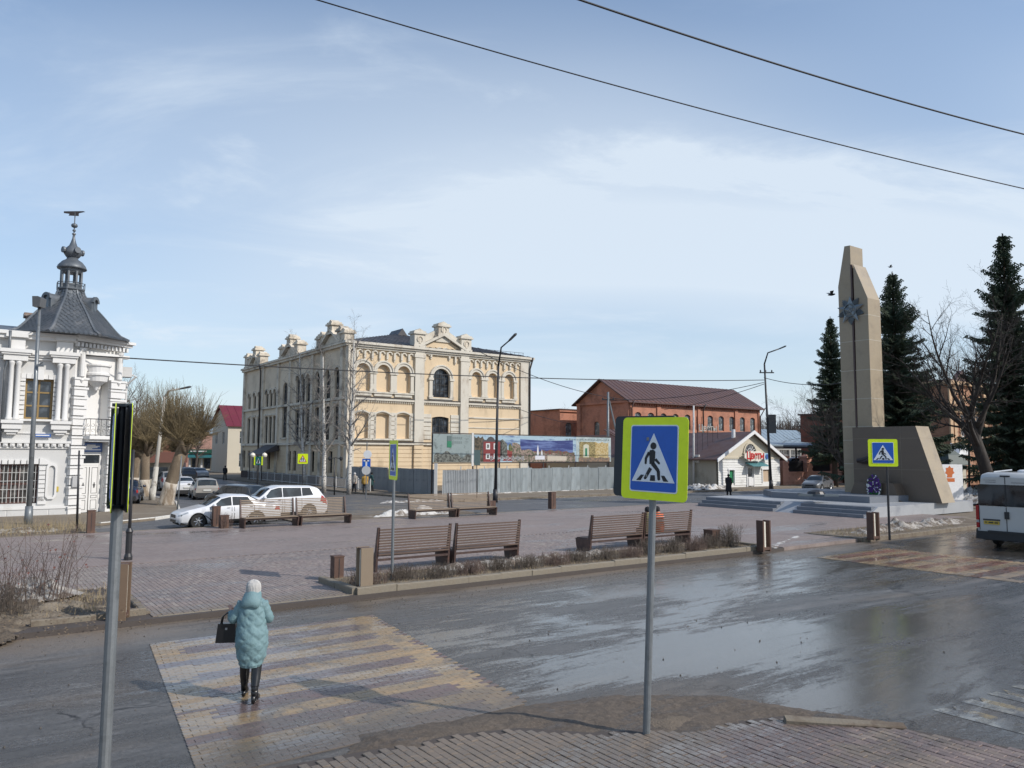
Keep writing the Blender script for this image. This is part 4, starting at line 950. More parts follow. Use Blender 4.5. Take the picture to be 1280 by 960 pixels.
def gable_roof(par, L, D, z0_, z1_, m, ov=.5, seam=.9, th=.12):
    b = MB(); n0 = (-ov, -ov); s = (z1_-z0_)/(D/2); ze = z0_-ov*s
    P = [(-ov, ze), (D/2, z1_), (D+ov, ze), (D+ov, ze+th), (D/2, z1_+th), (-ov, ze+th)]
    b.prism([P[0], P[1], P[4], P[5]], 'x', -ov, L+ov); b.prism([P[1], P[2], P[3], P[4]], 'x', -ov, L+ov); r = b.build('roof', m, par)
    b = MB(); x = -ov+.02
    while x < L+ov: b.tube([(x, -ov, ze+th+.015), (x, D/2, z1_+th+.015)], .035, 4); b.tube([(x, D+ov, ze+th+.015), (x, D/2, z1_+th+.015)], .035, 4); x += seam
    b.build('roof_seam', m, par, kind='stuff'); return r
gable_roof(fac, RL, RG, zR, zRr, m_brownroof, .6, .85)
pipe(fac, [(.2, -.8, zR), (.2, -.3, zR-1), (.2, -.3, .3)], .08, m_brownroof); pipe(fac, [(RL+.6, -.7, zR), (RL-.1, -.3, zR-1.3), (RL-.1, -.3, .3)], .08); pipe(fac, [(RL*.52, -.8, zR), (RL*.52, -.3, zR-.9), (RL*.52, -.3, .3)], .1)
# lower wings left of it
Y1 = 112; r_ = ray(734, 566); WO = Vector((r_.x/r_.y*Y1, Y1, 0)); wl = along(WO, -E1, 700)
wing = thing('brick_wing', 'low flat-topped red brick wing joined to the left of the factory', 'building', WO-E1*wl, TH)
zw = W(715, 512, Y1-3).z; b = MB(); ops_ = [(wl*.32, zw-4.2, 1.2, 2.4, .3), (wl*.78, zw-4.2, 1.2, 2.4, .3)]
wall(b, 0, wl, 0, zw, ops_, 0, .3); b.box(0.01, .5, 0, wl, 12, zw-.02); b.box(0, 0, 0, .01, .5, zw); band(b, 0, wl, zw-.3, zw, .2, e0=.2); b.build('wall', m_brick, wing)
for o_ in ops_: window(wing, I4, *o_[:5], nx=2, nz=3, fm=MC['grey_frame'], gm=gm2, y=.18)
b = MB(); b.box(-.3, -.3, zw, wl+.1, 12, zw+.12); b.build('roof', m_brownroof, wing)
Y2 = 120; r_ = ray(656, 566); LO = Vector((r_.x/r_.y*Y2, Y2, 0)); ll = along(LO, E1, 712)
low_ = thing('brick_shed', 'low dark red brick shed wall between the pale building and the factory', 'building', LO, TH)
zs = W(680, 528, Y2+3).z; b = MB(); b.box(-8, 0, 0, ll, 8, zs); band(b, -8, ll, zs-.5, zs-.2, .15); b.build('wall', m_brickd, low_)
b = MB(); b.add([(-8.3, -.4, zs+.01), (ll+.3, -.4, zs+.01), (ll+.3, 8, zs+.5), (-8.3, 8, zs+.5)], [(0, 1, 2, 3)]); b.build('roof', m_brownroof, low_)
# flower shop: white sided gable front, brown roof running left-back
SO = UV(60.9, 49.6); SW = along(SO, E1, 974)
shop = thing('flower_shop', 'small white-sided flower shop with brown roof, arched gable window and red lettered sign', 'shop', SO, TH)
SD = 13.0; zE = W(902, 572, SO.y).z; apx = SO+E1*(SW*.52); zA = W(943, 541, apx.y).z
m_side = mat('white_siding', (.70, .70, .68), .7, .06, 1.5, (.5, .5, .48), .9, .5, .75, .1); m_cream = mat('cream_render', (.55, .50, .40), .85, .08, 1, None, bump=.2); m_beige = mat('beige_wall', (.38, .345, .28), .9, .12, .7, (.28, .25, .2), .6, .5, .7, .3)
b = MB(); opS = [(SW*.20, .5, .8, 1.3, 0), (SW*.50, .1, 1.0, 1.95, 0), (SW*.76, .55, 1.2, 1.25, 0)]
wall(b, 0, SW, 0, zE, opS, 0, .2)
b.build('front_wall', m_side, shop)
b = MB(); z = .3
while z < zE-.1:
    xs = sorted((o_[0]-o_[2]/2-.02, o_[0]+o_[2]/2+.02) for o_ in opS if o_[1] < z+.3 and o_[1]+o_[3] > z); c0 = 0
    for xa, xb in xs+[(SW, SW)]:
        if xa > c0: b.prism([(-.05, z), (-.012, z+.24), (.01, z+.24), (.01, z)], 'x', c0, xa)
        c0 = xb
    z += .25
b.build('siding_board', m_side, shop)
b = MB(); b.box(-.02, .25, 0, SW+.02, SD+14, zE-.02); b.build('side_wall', m_beige, shop)
b = MB(); b.add([(0, 0, zE), (SW, 0, zE), (SW*.52, 0, zA), (0, .2, zE), (SW, .2, zE), (SW*.52, .2, zA)], [(0, 1, 2), (3, 5, 4), (0, 3, 4, 1)]); band(b, -.05, SW+.05, zE-.12, zE+.06, .12); b.build('gable', m_cream, shop)
# roof runs along +y; local gable across x
def roofslab(b, xa, za, xb, zb_, y0_, y1_, th=.12): b.prism([(xa, za), (xb, zb_), (xb, zb_+th), (xa, za+th)], 'y', y0_, y1_)
mid = SW*.52; sl1 = (zA-zE)/mid; sl2 = (zA-zE)/(SW-mid)
b = MB(); roofslab(b, -.6, zE-.6*sl1, mid, zA, -.45, SD+14); roofslab(b, mid, zA, SW+.6, zE-.6*sl2, -.45, SD+14); b.build('roof', m_brownroof, shop)
b = MB(); roofslab(b, -.65, zE-.65*sl1-.12, mid, zA-.1, -.55, -.45, .34); roofslab(b, mid, zA-.1, SW+.65, zE-.65*sl2-.12, -.55, -.45, .34); b.build('barge_board', m_wpaint, shop)
b = MB(); ax, az, ar = mid-.2, zE+.5, .9
A = [(ax+ar*math.cos(math.pi*i/12), az+ar*math.sin(math.pi*i/12)) for i in range(13)]
b.add([(p[0], -.03, p[1]) for p in A], [tuple(range(13))]); fan = b.build('fan_pane', m_glass, shop)
b = MB()
for i in range(1, 7): a = math.pi*i/7; b.tube([(ax, -.06, az), (ax+ar*math.cos(a), -.06, az+ar*math.sin(a))], .03, 4)
b.tube([(ax+.45*math.cos(math.pi*i/8), -.06, az+.45*math.sin(math.pi*i/8)) for i in range(9)], .03, 4); b.build('fan_muntin', m_wpaint, shop)
b = MB(); archband(b, ax, az, ar*2, ar, .16, .12); b.cb(ax, -.08, az-.06, ar*2+.5, .16, .12); b.build('fan_frame', m_cream, shop)
m_green = flat('green_shutter', (.02, .22, .09), .5)
b = MB(); b.cb(SW*.20, .12, 1.15, .8, .05, 1.3); b.build('green_shutter', m_green, shop)
b = MB()
for o_ in opS:
    x, z, w, h = o_[:4]
    for s_ in (-1, 1): b.cb(x+s_*(w/2+.06), -.06, z+h/2, .12, .1, h+.2)
    b.cb(x, -.06, z+h+.08, w+.34, .12, .16)
b.build('opening_trim', m_wpaint, shop)
b = MB(); b.cb(SW*.76, .1, 1.18, 1.2, .05, 1.25); b.build('beige_shutter', flat('tan_panel', (.50, .38, .27), .6), shop)
b = MB(); b.cb(SW*.50, .1, 1.08, 1.0, .05, 1.95); b.cb(SW*.5, -.03, .6, .75, .2, .8); b.build('door', m_wpaint, shop)
b = MB(); b.cb(SW*.50, .07, 1.5, .7, .03, .85); b.build('door_pane', m_glass, shop)
b = MB(); b.add([(SW*.42, -.05, 2.45), (SW*.70, -.05, 2.45), (SW*.70, -1.0, 2.15), (SW*.42, -1.0, 2.15), (SW*.42, -.05, 2.58), (SW*.70, -.05, 2.58), (SW*.70, -1.0, 2.2), (SW*.42, -1.0, 2.2)], [(0, 1, 2, 3), (4, 7, 6, 5), (3, 2, 6, 7), (0, 3, 7, 4), (1, 5, 6, 2)]); b.build('door_awning', flat('teal_sheet', (.08, .22, .24), .4), shop)
b = MB(); sx_, sz_ = SW*.50, W(939, 570, apx.y).z
P = [(sx_+1.7*math.cos(a)+ .08*math.cos(9*a), sz_+.55*math.sin(a)+.1*math.sin(7*a)) for a in [2*math.pi*i/36 for i in range(36)]]
P = [(max(sx_-1.6, min(sx_+1.6, x)), max(sz_-.52, min(sz_+.52, z))) for x, z in P]
b.prism(P, 'y', -.62, -.52); b.build('sign_board', flat('sign_white', (.72, .68, .6), .5), shop)
text('Цветы', 1.05, flat('sign_red', (.55, .02, .02), .4), shop, (sx_+.1, -.65, sz_+.02), (R(90), 0, 0), .02, bold=.02, sx=.9)
b = MB(); b.cb(SW*.72, -.42, sz_-.05, .95, .1, .7); b.build('side_sign', flat('pale_blue', (.35, .55, .68), .5), shop)
b = MB(); b.lathe([(.25, -.04), (.25, .04)], 12, (0, 0, 0)); o = b.build('sign_emblem', m_bluesign, shop, (SW*.72, -.5, sz_-.05)); o.rotation_euler = (R(90), 0, 0)
b = MB(); b.tube([(SW*.40, 1.2, zA-1.0), (SW*.40, 1.2, zA+.35)], .2, 10); b.build('vent_pipe', m_wpaint, shop)
text('Цветы', .95, flat('roof_letters', (.42, .40, .36), .6), shop, (SW*.22, 3.0, zA+.45), (R(90), 0, 0), .04, name='roof_lettering')
b = MB(); b.tube([(SW*.22-1.6, 3.06, zA), (SW*.22+1.6, 3.06, zA)], .03, 4)
for i in range(5): b.tube([(SW*.22-1.6+i*.8, 3.06, zE+.3), (SW*.22-1.6+i*.8, 3.06, zA+.9)], .025, 4)
b.build('letter_frame', m_iron, shop)
b = MB(); b.cb(-.1, 2.5, 2.9, .15, .5, .8); b.build('wall_unit', m_wg, shop)
# annex: long beige wall with brown lean-to roof, left of the shop
AX = along(SO+E2*6, -E1, 858)
annex = thing('shop_annex', 'long beige annex wall with brown sheet roof running left from the flower shop', 'building', SO+E2*6-E1*AX, TH)
b = MB(); b.box(-6, 0, 0, AX-.1, 9, zE-.1); b.build('wall', m_beige, annex)
b = MB(); b.prism([(-.5, zE-.15), (6.0, zA+.3), (6.0, zA+.42), (-.5, zE-.03)], 'x', -6.3, AX+2.2); b.build('roof', m_brownroof, annex)
b = MB()
for i in range(16): b.tube([(-6+i*.8, -.5, zE), (-6+i*.8, 6, zA+.45)], .03, 4)
b.build('roof_seam', m_brownroof, annex, kind='stuff')
# ------------------------------------------------ other buildings further off
def simple_house(name, label, px, Y, L, D, h, rh, mw, mr, ops=(), side=(), axis='x', fm=None, gm=None, cat='building', extra=None):
    r = ray(px, 566); o = Vector((r.x/r.y*Y, Y, 0)); t = thing(name, label, cat, o, TH)
    b = MB(); wall(b, 0, L, 0, h, list(ops), 0, .25); b.box(0.25, .3, 0, L, D, h-.02)
    Ts = Matrix.Translation((0, D, 0)) @ Matrix.Rotation(R(-90), 4, 'Z'); b.T = Ts; wall(b, 0, D, 0, h, list(side), 0, .25)
    b.T = None
    if rh: b.prism([(0, h-.01), (D, h-.01), (D/2, h+rh-.1)], 'x', .02, L-.02)
    band(b, 0, L, h-.3, h-.05, .15, e0=.15)
    b.build('wall', mw, t)
    for o_ in ops: window(t, I4, *(list(o_)+[0])[:5], nx=2, nz=2, fm=fm or m_wframe, gm=gm, y=.16)
    for o_ in side: window(t, Ts, *(list(o_)+[0])[:5], nx=2, nz=2, fm=fm or m_wframe, gm=gm, y=.16)
    if rh: gable_roof(t, L, D, h, h+rh, mr, .4, 1.2)
    else:
        b = MB(); b.box(-.25, -.25, h, L+.25, D+.25, h+.2); b.build('roof', mr, t)
    return t
m_redroof = mat('crimson_roof', (.15, .022, .036), .5, .12, .5, None, bump=.1); m_blueroof = mat('blue_grey_roof', (.22, .28, .33), .5, .12, .5, None, bump=.1)
m_grayw = mat('grey_wall', (.36, .35, .33), .9, .1, .8, (.26, .25, .23), .6, .5, .7)
simple_house('street_house', 'two-storey cream house with crimson roof beside the far end of the pale school', 284, 122, 12, 9, 7.6, 3.2, m_cream, m_redroof, [(2.5, 4.6, 1.3, 2.0), (6, 4.6, 1.3, 2.0), (2.5, .9, 1.3, 2.2)], [(2.5, 4.6, 1.2, 1.9), (6.5, 4.6, 1.2, 1.9)])
hb = simple_house('brick_house', 'distant brick house with blue-grey roof closing the end of the street', 233, 150, 16, 10, 7.0, 3.4, mat('pink_brick', (.34, .2, .16), .9, .12, 2), m_blueroof, [(2, 4.4, 1.4, 1.5), (6, 4.4, 1.4, 1.5), (10, 4.4, 1.4, 1.5)])
r_ = ray(236, 566); so = thing('green_store', 'storefront with dark green fascia sign and teal awning at the end of the street', 'shop', Vector((r_.x/r_.y*140, 140, 0)), R(20))
b = MB(); b.box(0, 0, 0, 6.5, 4, 3.4); b.build('wall', m_cream, so)
for i in range(4): b = MB(); b.box(i*2.0+.1, -.4, 0, i*2.0+.4, .02, 2.2); b.build('column', m_wh, so)
b = MB(); b.box(-.2, -.6, 3.0, 5.1, -.1, 3.75); b.build('fascia', flat('dark_green', (.01, .07, .045), .5), so)
b = MB(); b.box(3.9, -.63, 3.02, 5.3, -.61, 3.73); b.build('bright_panel', flat('bright_green', (.03, .25, .06), .5), so)
b = MB(); b.box(.3, -.62, 3.3, 3.0, -.605, 3.45); b.build('lettering', m_wpaint, so)
b = MB(); b.prism([(-1.6, 2.2), (0, 2.7), (0, 2.85), (-1.6, 2.35)], 'x', -.4, 5.6); b.build('awning', flat('teal_canvas', (.02, .12, .13), .6), so)
for k, (w0, h0) in enumerate(((1.1, 2.0), (1.1, 2.0), (1.1, 2.0))): b = MB(); b.box(.6+k*2, -.02, .2, 1.7+k*2, .0, 2.1); b.build('shop_pane', m_glass, so)
r_ = ray(176, 566); kio = thing('street_kiosk', 'brown-roofed roadside stall behind the whitewashed willows', 'kiosk', Vector((r_.x/r_.y*66, 66, 0)), TH)
b = MB(); b.box(0, 0, 0, 2.6, 2.2, 2.4); b.build('body', m_beige, kio)
b = MB(); b.box(-.5, -.9, 2.4, 3.6, 2.6, 3.3); b.build('roof', flat('rust_fascia', (.13, .05, .035), .7), kio)
b = MB(); b.box(.4, -.02, 1.0, 2.2, 0, 2.0); b.build('counter_window', m_glass, kio)
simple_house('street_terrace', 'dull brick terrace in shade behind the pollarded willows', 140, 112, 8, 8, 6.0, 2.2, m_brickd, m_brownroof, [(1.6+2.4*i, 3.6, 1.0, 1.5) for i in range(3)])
simple_house('depot', 'long low depot with blue-grey roof and strip windows beyond the flower shop', 958, 125, 14, 8, 4.9, 2.6, m_grayw, m_blueroof, [(1.8+3.1*i, 2.4, 2.7, 1.7) for i in range(4)])
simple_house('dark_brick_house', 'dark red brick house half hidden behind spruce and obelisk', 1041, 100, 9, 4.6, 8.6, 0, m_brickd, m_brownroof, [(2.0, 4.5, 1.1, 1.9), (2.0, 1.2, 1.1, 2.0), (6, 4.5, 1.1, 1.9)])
# brick mansion, right
r_ = ray(1190, 566); MO = Vector((r_.x/r_.y*80, 80, 0)); man = thing('brick_mansion', 'three-storey ornate brick house behind the bare tree at the right', 'building', MO, TH)
m_mb = brickm('orange_brick', (.40, .20, .11), (.33, .15, .085), (.36, .25, .18), stain=(.20, .10, .06)); m_mt = mat('sand_brick_trim', (.50, .34, .21), .85, .12, 2)
mz = lambda py: W(1205, py, 82).z; mx = lambda px: along(MO, E1, px)
MW = 20; mh = mz(478)
opm = []
for x in (mx(1205), mx(1224), mx(1245), mx(1262), mx(1278)): opm += [(x, mz(585), 1.15, mz(556)-mz(585), .15), (x, mz(546), 1.15, mz(518)-mz(546), .15), (x, mz(514), 1.1, mz(498)-mz(514), 0)]
b = MB(); wall(b, 0, MW, 0, mh, opm, 0, .25); b.box(.02, .3, 0, MW, 12, mh-.02); b.build('wall', m_mb, man)
for o_ in opm: window(man, I4, *o_[:5], nx=2, nz=2, fm=m_wframe, y=.15, fw=.1)
TM = Matrix.Translation((0, 12, 0)) @ Matrix.Rotation(R(-90), 4, 'Z')
opt = [(12-2.2, mz(585), 1.1, 2.6, .15), (12-2.2, mz(546), 1.1, 2.4, .15), (12-5.5, mz(546), 1.1, 2.4, .15)]
b = MB(TM); wall(b, 0, 12, 0, mh, opt, -.02, .25); b.build('side_wall', m_mb, man)
for o_ in opt: window(man, TM, *o_[:5], nx=2, nz=2, fm=m_wframe, y=.12)
b = MB(); band(b, 0, MW, mh-.4, mh, .4, e0=.4); band(b, 0, MW, mz(513)-.3, mz(513)-.1, .3, e0=.3); band(b, 0, MW, mz(551), mz(551)+.2, .15, e0=.15); band(b, 0, MW, mz(590)-.3, mz(590), .2, e0=.2)
for x in (0, mx(1195), mx(1233)): b.box(x-.3, -.14, 0, x+.3, .02, mh-.4)
b.T = TM; band(b, 0, 12, mh-.4, mh, .4); band(b, 0, 12, mz(513)-.3, mz(513)-.1, .3)
b.build('cornice', m_mt, man)
b = MB()
for o_ in opm:
    x, z, w, h = o_[:4]; b.box(x-w/2-.15, -.1, z+h, x+w/2+.15, .02, z+h+.28)
    for s_ in (-1, 1):
        zz_ = z
        while zz_ < z+h-.2: b.cb(x+s_*(w/2+.14), -.05, zz_+.12, .22, .12, .2); zz_ += .36
b.build('window_trim', m_mt, man)
b = MB()
for o_ in opm: b.box(o_[0]-o_[2]/2-.15, -.22, o_[1]-.1, o_[0]+o_[2]/2+.15, .03, o_[1]+.02)
b.box(-.4, -.45, mz(513)-.1, MW, .02, mz(513)-.02); b.build('snowy_sill', m_snow, man)
b = MB(); b.box(-.3, -.3, mh, MW, 12, mh+.15); b.prism([(1.0, mh), (4.2, mh), (2.6, mh+1.2)], 'y', -.2, .3); b.build('roof', m_brownroof, man)
b = MB(); b.box(3, -1.6, 0, MW, -1.3, mz(590)-.2); b.build('fence_base', m_brickd, man)
r_ = ray(1184, 566); bo = thing('gate_lodge', 'tiny green pavilion with pointed white-edged roof beside the brick house', 'kiosk', Vector((r_.x/r_.y*70, 70, 0)), R(20))
b = MB(); b.box(-1, -1, 0, 1, 1, 2.6); b.build('body', m_cream, bo)
b = MB(); b.lathe([(1.9, 2.5), (1.1, 3.4), (.05, 4.2)], 4, (0, 0, 0), R(45)); b.build('roof', flat('dull_green', (.06, .08, .07), .6), bo)
b = MB(); b.cb(-.1, -1.02, 1.7, .8, .03, 1.2); b.build('pane', m_glass, bo)
b = MB(); b.cb(-.1, -1.01, 1.7, 1.05, .03, 1.45); b.build('window_frame', m_wframe, bo)
r_ = ray(1197, 566); pp = thing('porch_roof', 'small white pointed porch hood in front of the brick house', 'porch', Vector((r_.x/r_.y*72, 72, 0)), TH)
b = MB(); b.prism([(-1.2, 3.4), (1.2, 3.4), (0, 4.5)], 'y', -.6, .6); b.build('hood', m_wpaint, pp)
b = MB(); [b.box(s_*.9-.08, -.3, 0, s_*.9+.08, .3, 3.4) for s_ in (-1, 1)]; b.build('post', m_brickd, pp)
# pink masonry fence with dark grilles and the canopy behind
m_pink = mat('salmon_masonry', (.52, .27, .20), .85, .12, 2.5, (.38, .2, .15), 1.5, .5, .7)
FO = UV(72.3, 50.6); pf = thing('masonry_fence', 'salmon masonry fence with square pillars right of the flower shop', 'fence', FO, TH)
fx = [along(FO, E1, p) for p in (977, 1007, 1040, 1075)]; fz = 3.0
for i, x in enumerate(fx):
    b = MB(); b.box(x-.5, -.45, 0, x+.5, .45, fz); b.box(x-.62, -.57, fz, x+.62, .57, fz+.18); b.lathe([(.5, fz+.18), (.05, fz+.5)], 4, (x, 0, 0), R(45))
    for k in range(5): b.box(x-.55, -.5, .4+k*.5, x+.55, .5, .65+k*.5)
    b.build('pillar', m_pink, pf)
    if i < 3:
        x2 = fx[i+1]; b = MB(); b.box(x+.5, -.15, 0, x2-.5, .15, 1.35); b.box(x+.5, -.22, 1.35, x2-.5, .22, 1.5)
        b.box(x+1.0, -.2, .35, x2-1.0, .0, 1.0); b.build('wall_panel', m_pink, pf)
        b = MB(); xx = x+.6
        while xx < x2-.5: b.box(xx, -.02, 1.5, xx+.05, .02, 2.7); xx += .16
        b.box(x+.5, -.03, 2.55, x2-.5, .03, 2.62); b.box(x+.5, .03, 1.5, x2-.5, .05, 2.5); b.build('grille', m_iron, pf)
cp = thing('canopy', 'long flat dark canopy on thin posts behind the salmon fence', 'canopy', UV(73, 54.5), TH)
cl = along(UV(73, 54.5), E1, 1048); b = MB(); b.prism([(0, 4.3), (6, 4.9), (6, 5.1), (0, 4.5)], 'x', -.5, cl); b.build('roof', m_blueroof, cp)
b = MB(); b.box(-.5, -.1, 4.1, cl, .05, 4.32)
for i in range(5): b.box(.3+i*(cl-.6)/4-.08, .2, 0, .3+i*(cl-.6)/4+.08, .36, 4.4)
b.build('post', m_iron, cp)
# ================================================================ MONUMENT
m_pod = mat('grey_granite', (.34, .35, .36), .55, .1, 1.5, (.24, .25, .27), .8, .5, .7, .15, 40, .004)
m_step = mat('shaded_granite', (.16, .175, .20), .5, .12, 1.5, (.24, .25, .27), .8, .55, .75, .15, 40, .004)  # steps and tier darkened and blued, shade put into the stone colour
m_obel = mat('tan_granite', (.335, .27, .185), .5, .12, .8, (.25, .20, .14), .9, .5, .75, .06, 50, .003)
m_slab = mat('brown_granite', (.125, .095, .07), .42, .1, 1.2, (.12, .095, .075), .9, .5, .75, .06, 50, .003)
m_joint2 = flat('stone_joint', (.46, .42, .34), .8); m_bronze = flat('grey_bronze', (.14, .165, .18), .45, .5)
UM0, VM0, VM1 = 39.4, 21.7, 33.0; UM1 = 50.2
mon = thing('war_monument', 'tall tan granite obelisk with star emblem and slanting brown wall on a stepped grey podium', 'monument', UV(UM0, VM0, .12), TH)
hz = .55
b = MB(); b.prism([(0.0, 0), (UM1-UM0, 0), (UM1-UM0, VM1-VM0), (0, VM1-VM0)], 'z', hz, -.1); b.build('podium', m_pod, mon)
b = MB(); b.prism([(2.6, 1.9), (UM1-UM0-1, 1.2), (UM1-UM0-1, VM1-VM0-1), (5, VM1-VM0-.6), (2.6, VM1-VM0-3.0)], 'z', hz+.36, hz-.02); b.build('upper_tier', m_step, mon)
def steps(v0, v1):
    for k in range(3):
        for s_ in range(max(1, int((v1-v0)/1.3))):
            n = max(1, int((v1-v0)/1.3)); a_ = v0+(v1-v0)*s_/n+.006; c_ = v0+(v1-v0)*(s_+1)/n-.006
            b = MB(); b.box(-.38*(3-k), a_, hz/3*k-.1 if k == 0 else hz/3*k-.02, -.38*(2-k)+.04, c_, hz/3*(k+1)-.012*(k == 2)); b.build('step', m_step, mon)
steps(.15, 4.3); steps(5.6, VM1-VM0-.2)
b = MB(); b.prism([(0, -.1), (-1.25, -.1), (0, hz+.01)], 'y', 4.32, 5.58); b.prism([(0, -.1), (-1.2, -.1), (-1.2, 0.02), (0, hz)], 'y', -.02, .14); b.build('ramp', m_pod, mon)
Pb = G(1175, 629, .12+hz); us, vs_ = uvof(Pb); us -= UM0; vs_ -= VM0
def vlen(px, u): o = UV(UM0+u, VM0); return along(o, E2, px)
def zat(px, py, u): o = UV(UM0+u, VM0); q = o+E2*along(o, E2, px); return W(px, py, q.y).z-.12
vR0 = vlen(1175, us); vR1 = vlen(1145.5, us); vL = vlen(1066.5, us); zS = zat(1145, 532.5, us); TK = along(UV(UM0+us, VM0+vR0), E1, 1191)
b = MB(); b.prism([(vL, hz), (vR0, hz), (vR1, zS), (vL, zS)], 'x', us, us+TK); b.build('slanting_wall', m_slab, mon)
b = MB(); e = .004
for zz_ in (hz+(zS-hz)*.42, hz+(zS-hz)*.84):
    vr = vR0+(vR1-vR0)*(zz_-hz)/(zS-hz); b.box(us-e, vr-.002, zz_-.012, us+.02, vL, zz_+.012)
    b.box(us, vr-.006, zz_-.012, us+TK+e, vr+.05, zz_+.012)
b.box(us-e, vR1+.9, hz, us+.02, vR1+.92, zS); b.build('stone_seam', flat('seam_brown', (.21, .17, .125), .7), mon)
b = MB(); b.prism([(vR0, hz+.003), (vR1, zS+.003), (vR1-.006, zS+.003), (vR0-.006, hz+.003)], 'x', us+.0, us+TK+.002); b.build('sunlit_wall_end', m_obel, mon)  # lighter tan sheet paints sunlight onto the brown wall's end face
uo = us+.55; o1 = vlen(1054.5, uo); o2 = vlen(1072, uo); o3 = vlen(1091.5, uo); oT = along(UV(UM0+uo, VM0+o3), E1, 1107)
zs1 = zat(1047, 360, uo); zap = zat(1064, 308, uo); zm = zat(1066, 332, uo); zs2 = zat(1087, 373, uo)
o2b = o2+ .5
b = MB(); b.prism([(o1, 0), (o2+.03, 0), (o2+.03, zap-.02), (o2+.42, zap), (o1, zs1)], 'x', uo, uo+oT); b.build('obelisk_blade', m_obel, mon)
b = MB(); b.prism([(o2-.03, 0), (o3, 0), (o3, zs2), (o2-.03-.12, zm)], 'x', uo-.0, uo+oT); b.build('obelisk_blade', m_obel, mon)
b = MB(); b.box(uo-.03, o2-.05, hz, uo+.1, o2+.05, zm); b.build('groove_rod', flat('rod_brown', (.07, .04, .035), .5), mon)
b = MB()
for py in (393, 424, 461, 497, 532, 541+8, 579):
    z = zat(1085, py+1, uo)
    b.box(uo-e, o3-.004, z-.018, uo+.02, o1+.004, z+.018); b.box(uo, o3-.006, z-.018, uo+oT+.004, o3+.02, z+.018)
b.build('stone_seam', m_joint2, mon)
# order star with rays, hammer and sickle
zst = zat(1066, 389, uo); vst = o2-.02+.12; rs = .92
b = MB(Matrix.Translation((uo-.05, vst, zst)) @ Matrix.Rotation(R(-90), 4, 'Z'))
def starpts(n, ro, ri, a0=90): return [((ro if i % 2 == 0 else ri)*math.cos(R(a0+i*180/n)), (ro if i % 2 == 0 else ri)*math.sin(R(a0+i*180/n))) for i in range(2*n)]
b.prism(starpts(5, rs*1.0, rs*.55, 54), 'y', -.02, .05)
for k in range(5):
    a = R(54+72*k)
    for q in (-.22, -.11, 0, .11, .22): b.tube([(0, -.05, 0), (rs*(1.02-abs(q))*math.cos(a+q), -.03, rs*(1.02-abs(q))*math.sin(a+q))], [.09, .02], 4)
b.build('emblem_rays', m_bronze, mon)
b = MB(Matrix.Translation((uo-.12, vst, zst)) @ Matrix.Rotation(R(-90), 4, 'Z')); A = starpts(5, rs*1.02, rs*.42); n = len(A)
b.add([(p[0], 0, p[1]) for p in A]+[(0, -.16, 0)], [(i, (i+1) % n, n) for i in range(n)]); b.lathe([(.01, 0), (.01, 0)], 3)
b.build('emblem_star', flat('pale_bronze', (.22, .25, .26), .4, .5), mon)
b = MB(Matrix.Translation((uo-.2, vst, zst)) @ Matrix.Rotation(R(-90), 4, 'Z'))
ring = [(.40*math.cos(2*math.pi*i/28), 0, .40*math.sin(2*math.pi*i/28)) for i in range(29)]; b.tube(ring, .045, 6, False)
b.tube([(.17*math.cos(R(a)), -.04, .17*math.sin(R(a))) for a in range(-130, 121, 25)], [.015, .03, .04, .045, .05, .05, .045, .04, .035, .03, .02], 5); b.tube([(-.22, -.05, -.2), (.12, -.05, .14)], .028, 5); b.cb(.12, -.06, .14, .2, .04, .09)
b.build('hammer_and_sickle', m_bronze, mon)
b = MB(); A = [(vL-.1, hz), (vR0+1.6+.35, hz), (vR0+1.6+.7, hz+1.05), (vL-.55, hz+1.05)]; b.prism(A, 'x', us-.9, us-.002); b.build('inscription_block', m_slab, mon)
b = MB(); 
for k in range(9): b.tube([(us-.25, vL-1.2+.1*k, hz+2.3+.05*math.sin(k)), (us-.15, vL-1.6-.12*k, hz+2.9+.25*math.sin(k*1.3))], [.14, .03], 5)
b.lathe([(.02, -.3), (.22, -.15), (.26, .1), (.05, .35)], 8, (us-.2, vL-1.3, hz+2.35)); b.build('bronze_relief', flat('dark_bronze', (.06, .045, .04), .5, .3), mon)
# memorial wreath leaning on the block
wr = thing('wreath', 'oval purple, white and green memorial wreath leaning against the brown granite block', 'wreath', UV(UM0+us-1.15, VM0+vlen(1091, us-1.15), .12+hz), (R(0), 0, TH-R(90)))
b = MB()
for k in range(240):
    a = rng.uniform(0, 6.28); r = math.sqrt(rng.random()); x, z = .42*r*math.cos(a), .82+.72*r*math.sin(a); c_ = 1 if z < .5 and r < .85 else (2 if r > .82 and z < .75 or (abs(math.sin(a*3+z*4)) < .18) else 0)
    b.mi = {0: 0, 1: 1, 2: 2}[c_]; b.lathe([(.01, 0), (.055, .02), (.06, .05), (.02, .07)], 5, (0, 0, 0)) if False else b.add([(x-.05, -.05-.03*rng.random(), z), (x, -.07, z-.05), (x+.05, -.05, z), (x, -.04, z+.05), (x, -.11, z)], [(0, 1, 4), (1, 2, 4), (2, 3, 4), (3, 0, 4)])
b.build('flowers', [flat('wreath_purple', (.10, .035, .22), .7), flat('wreath_green', (.03, .16, .05), .7), m_wpaint], wr)
b = MB(); b.tube([(.42*math.cos(t), 0, .82+.72*math.sin(t)) for t in [2*math.pi*i/24 for i in range(25)]], .05, 6, False); b.tube([(0, .0, .1), (0, .4, .0)], .02, 4); b.prism([(.40*math.cos(2*math.pi*i/20), .82+.7*math.sin(2*math.pi*i/20)) for i in range(20)], 'y', -.04, 0); b.build('frame', flat('wreath_base', (.05, .06, .05), .8), wr)
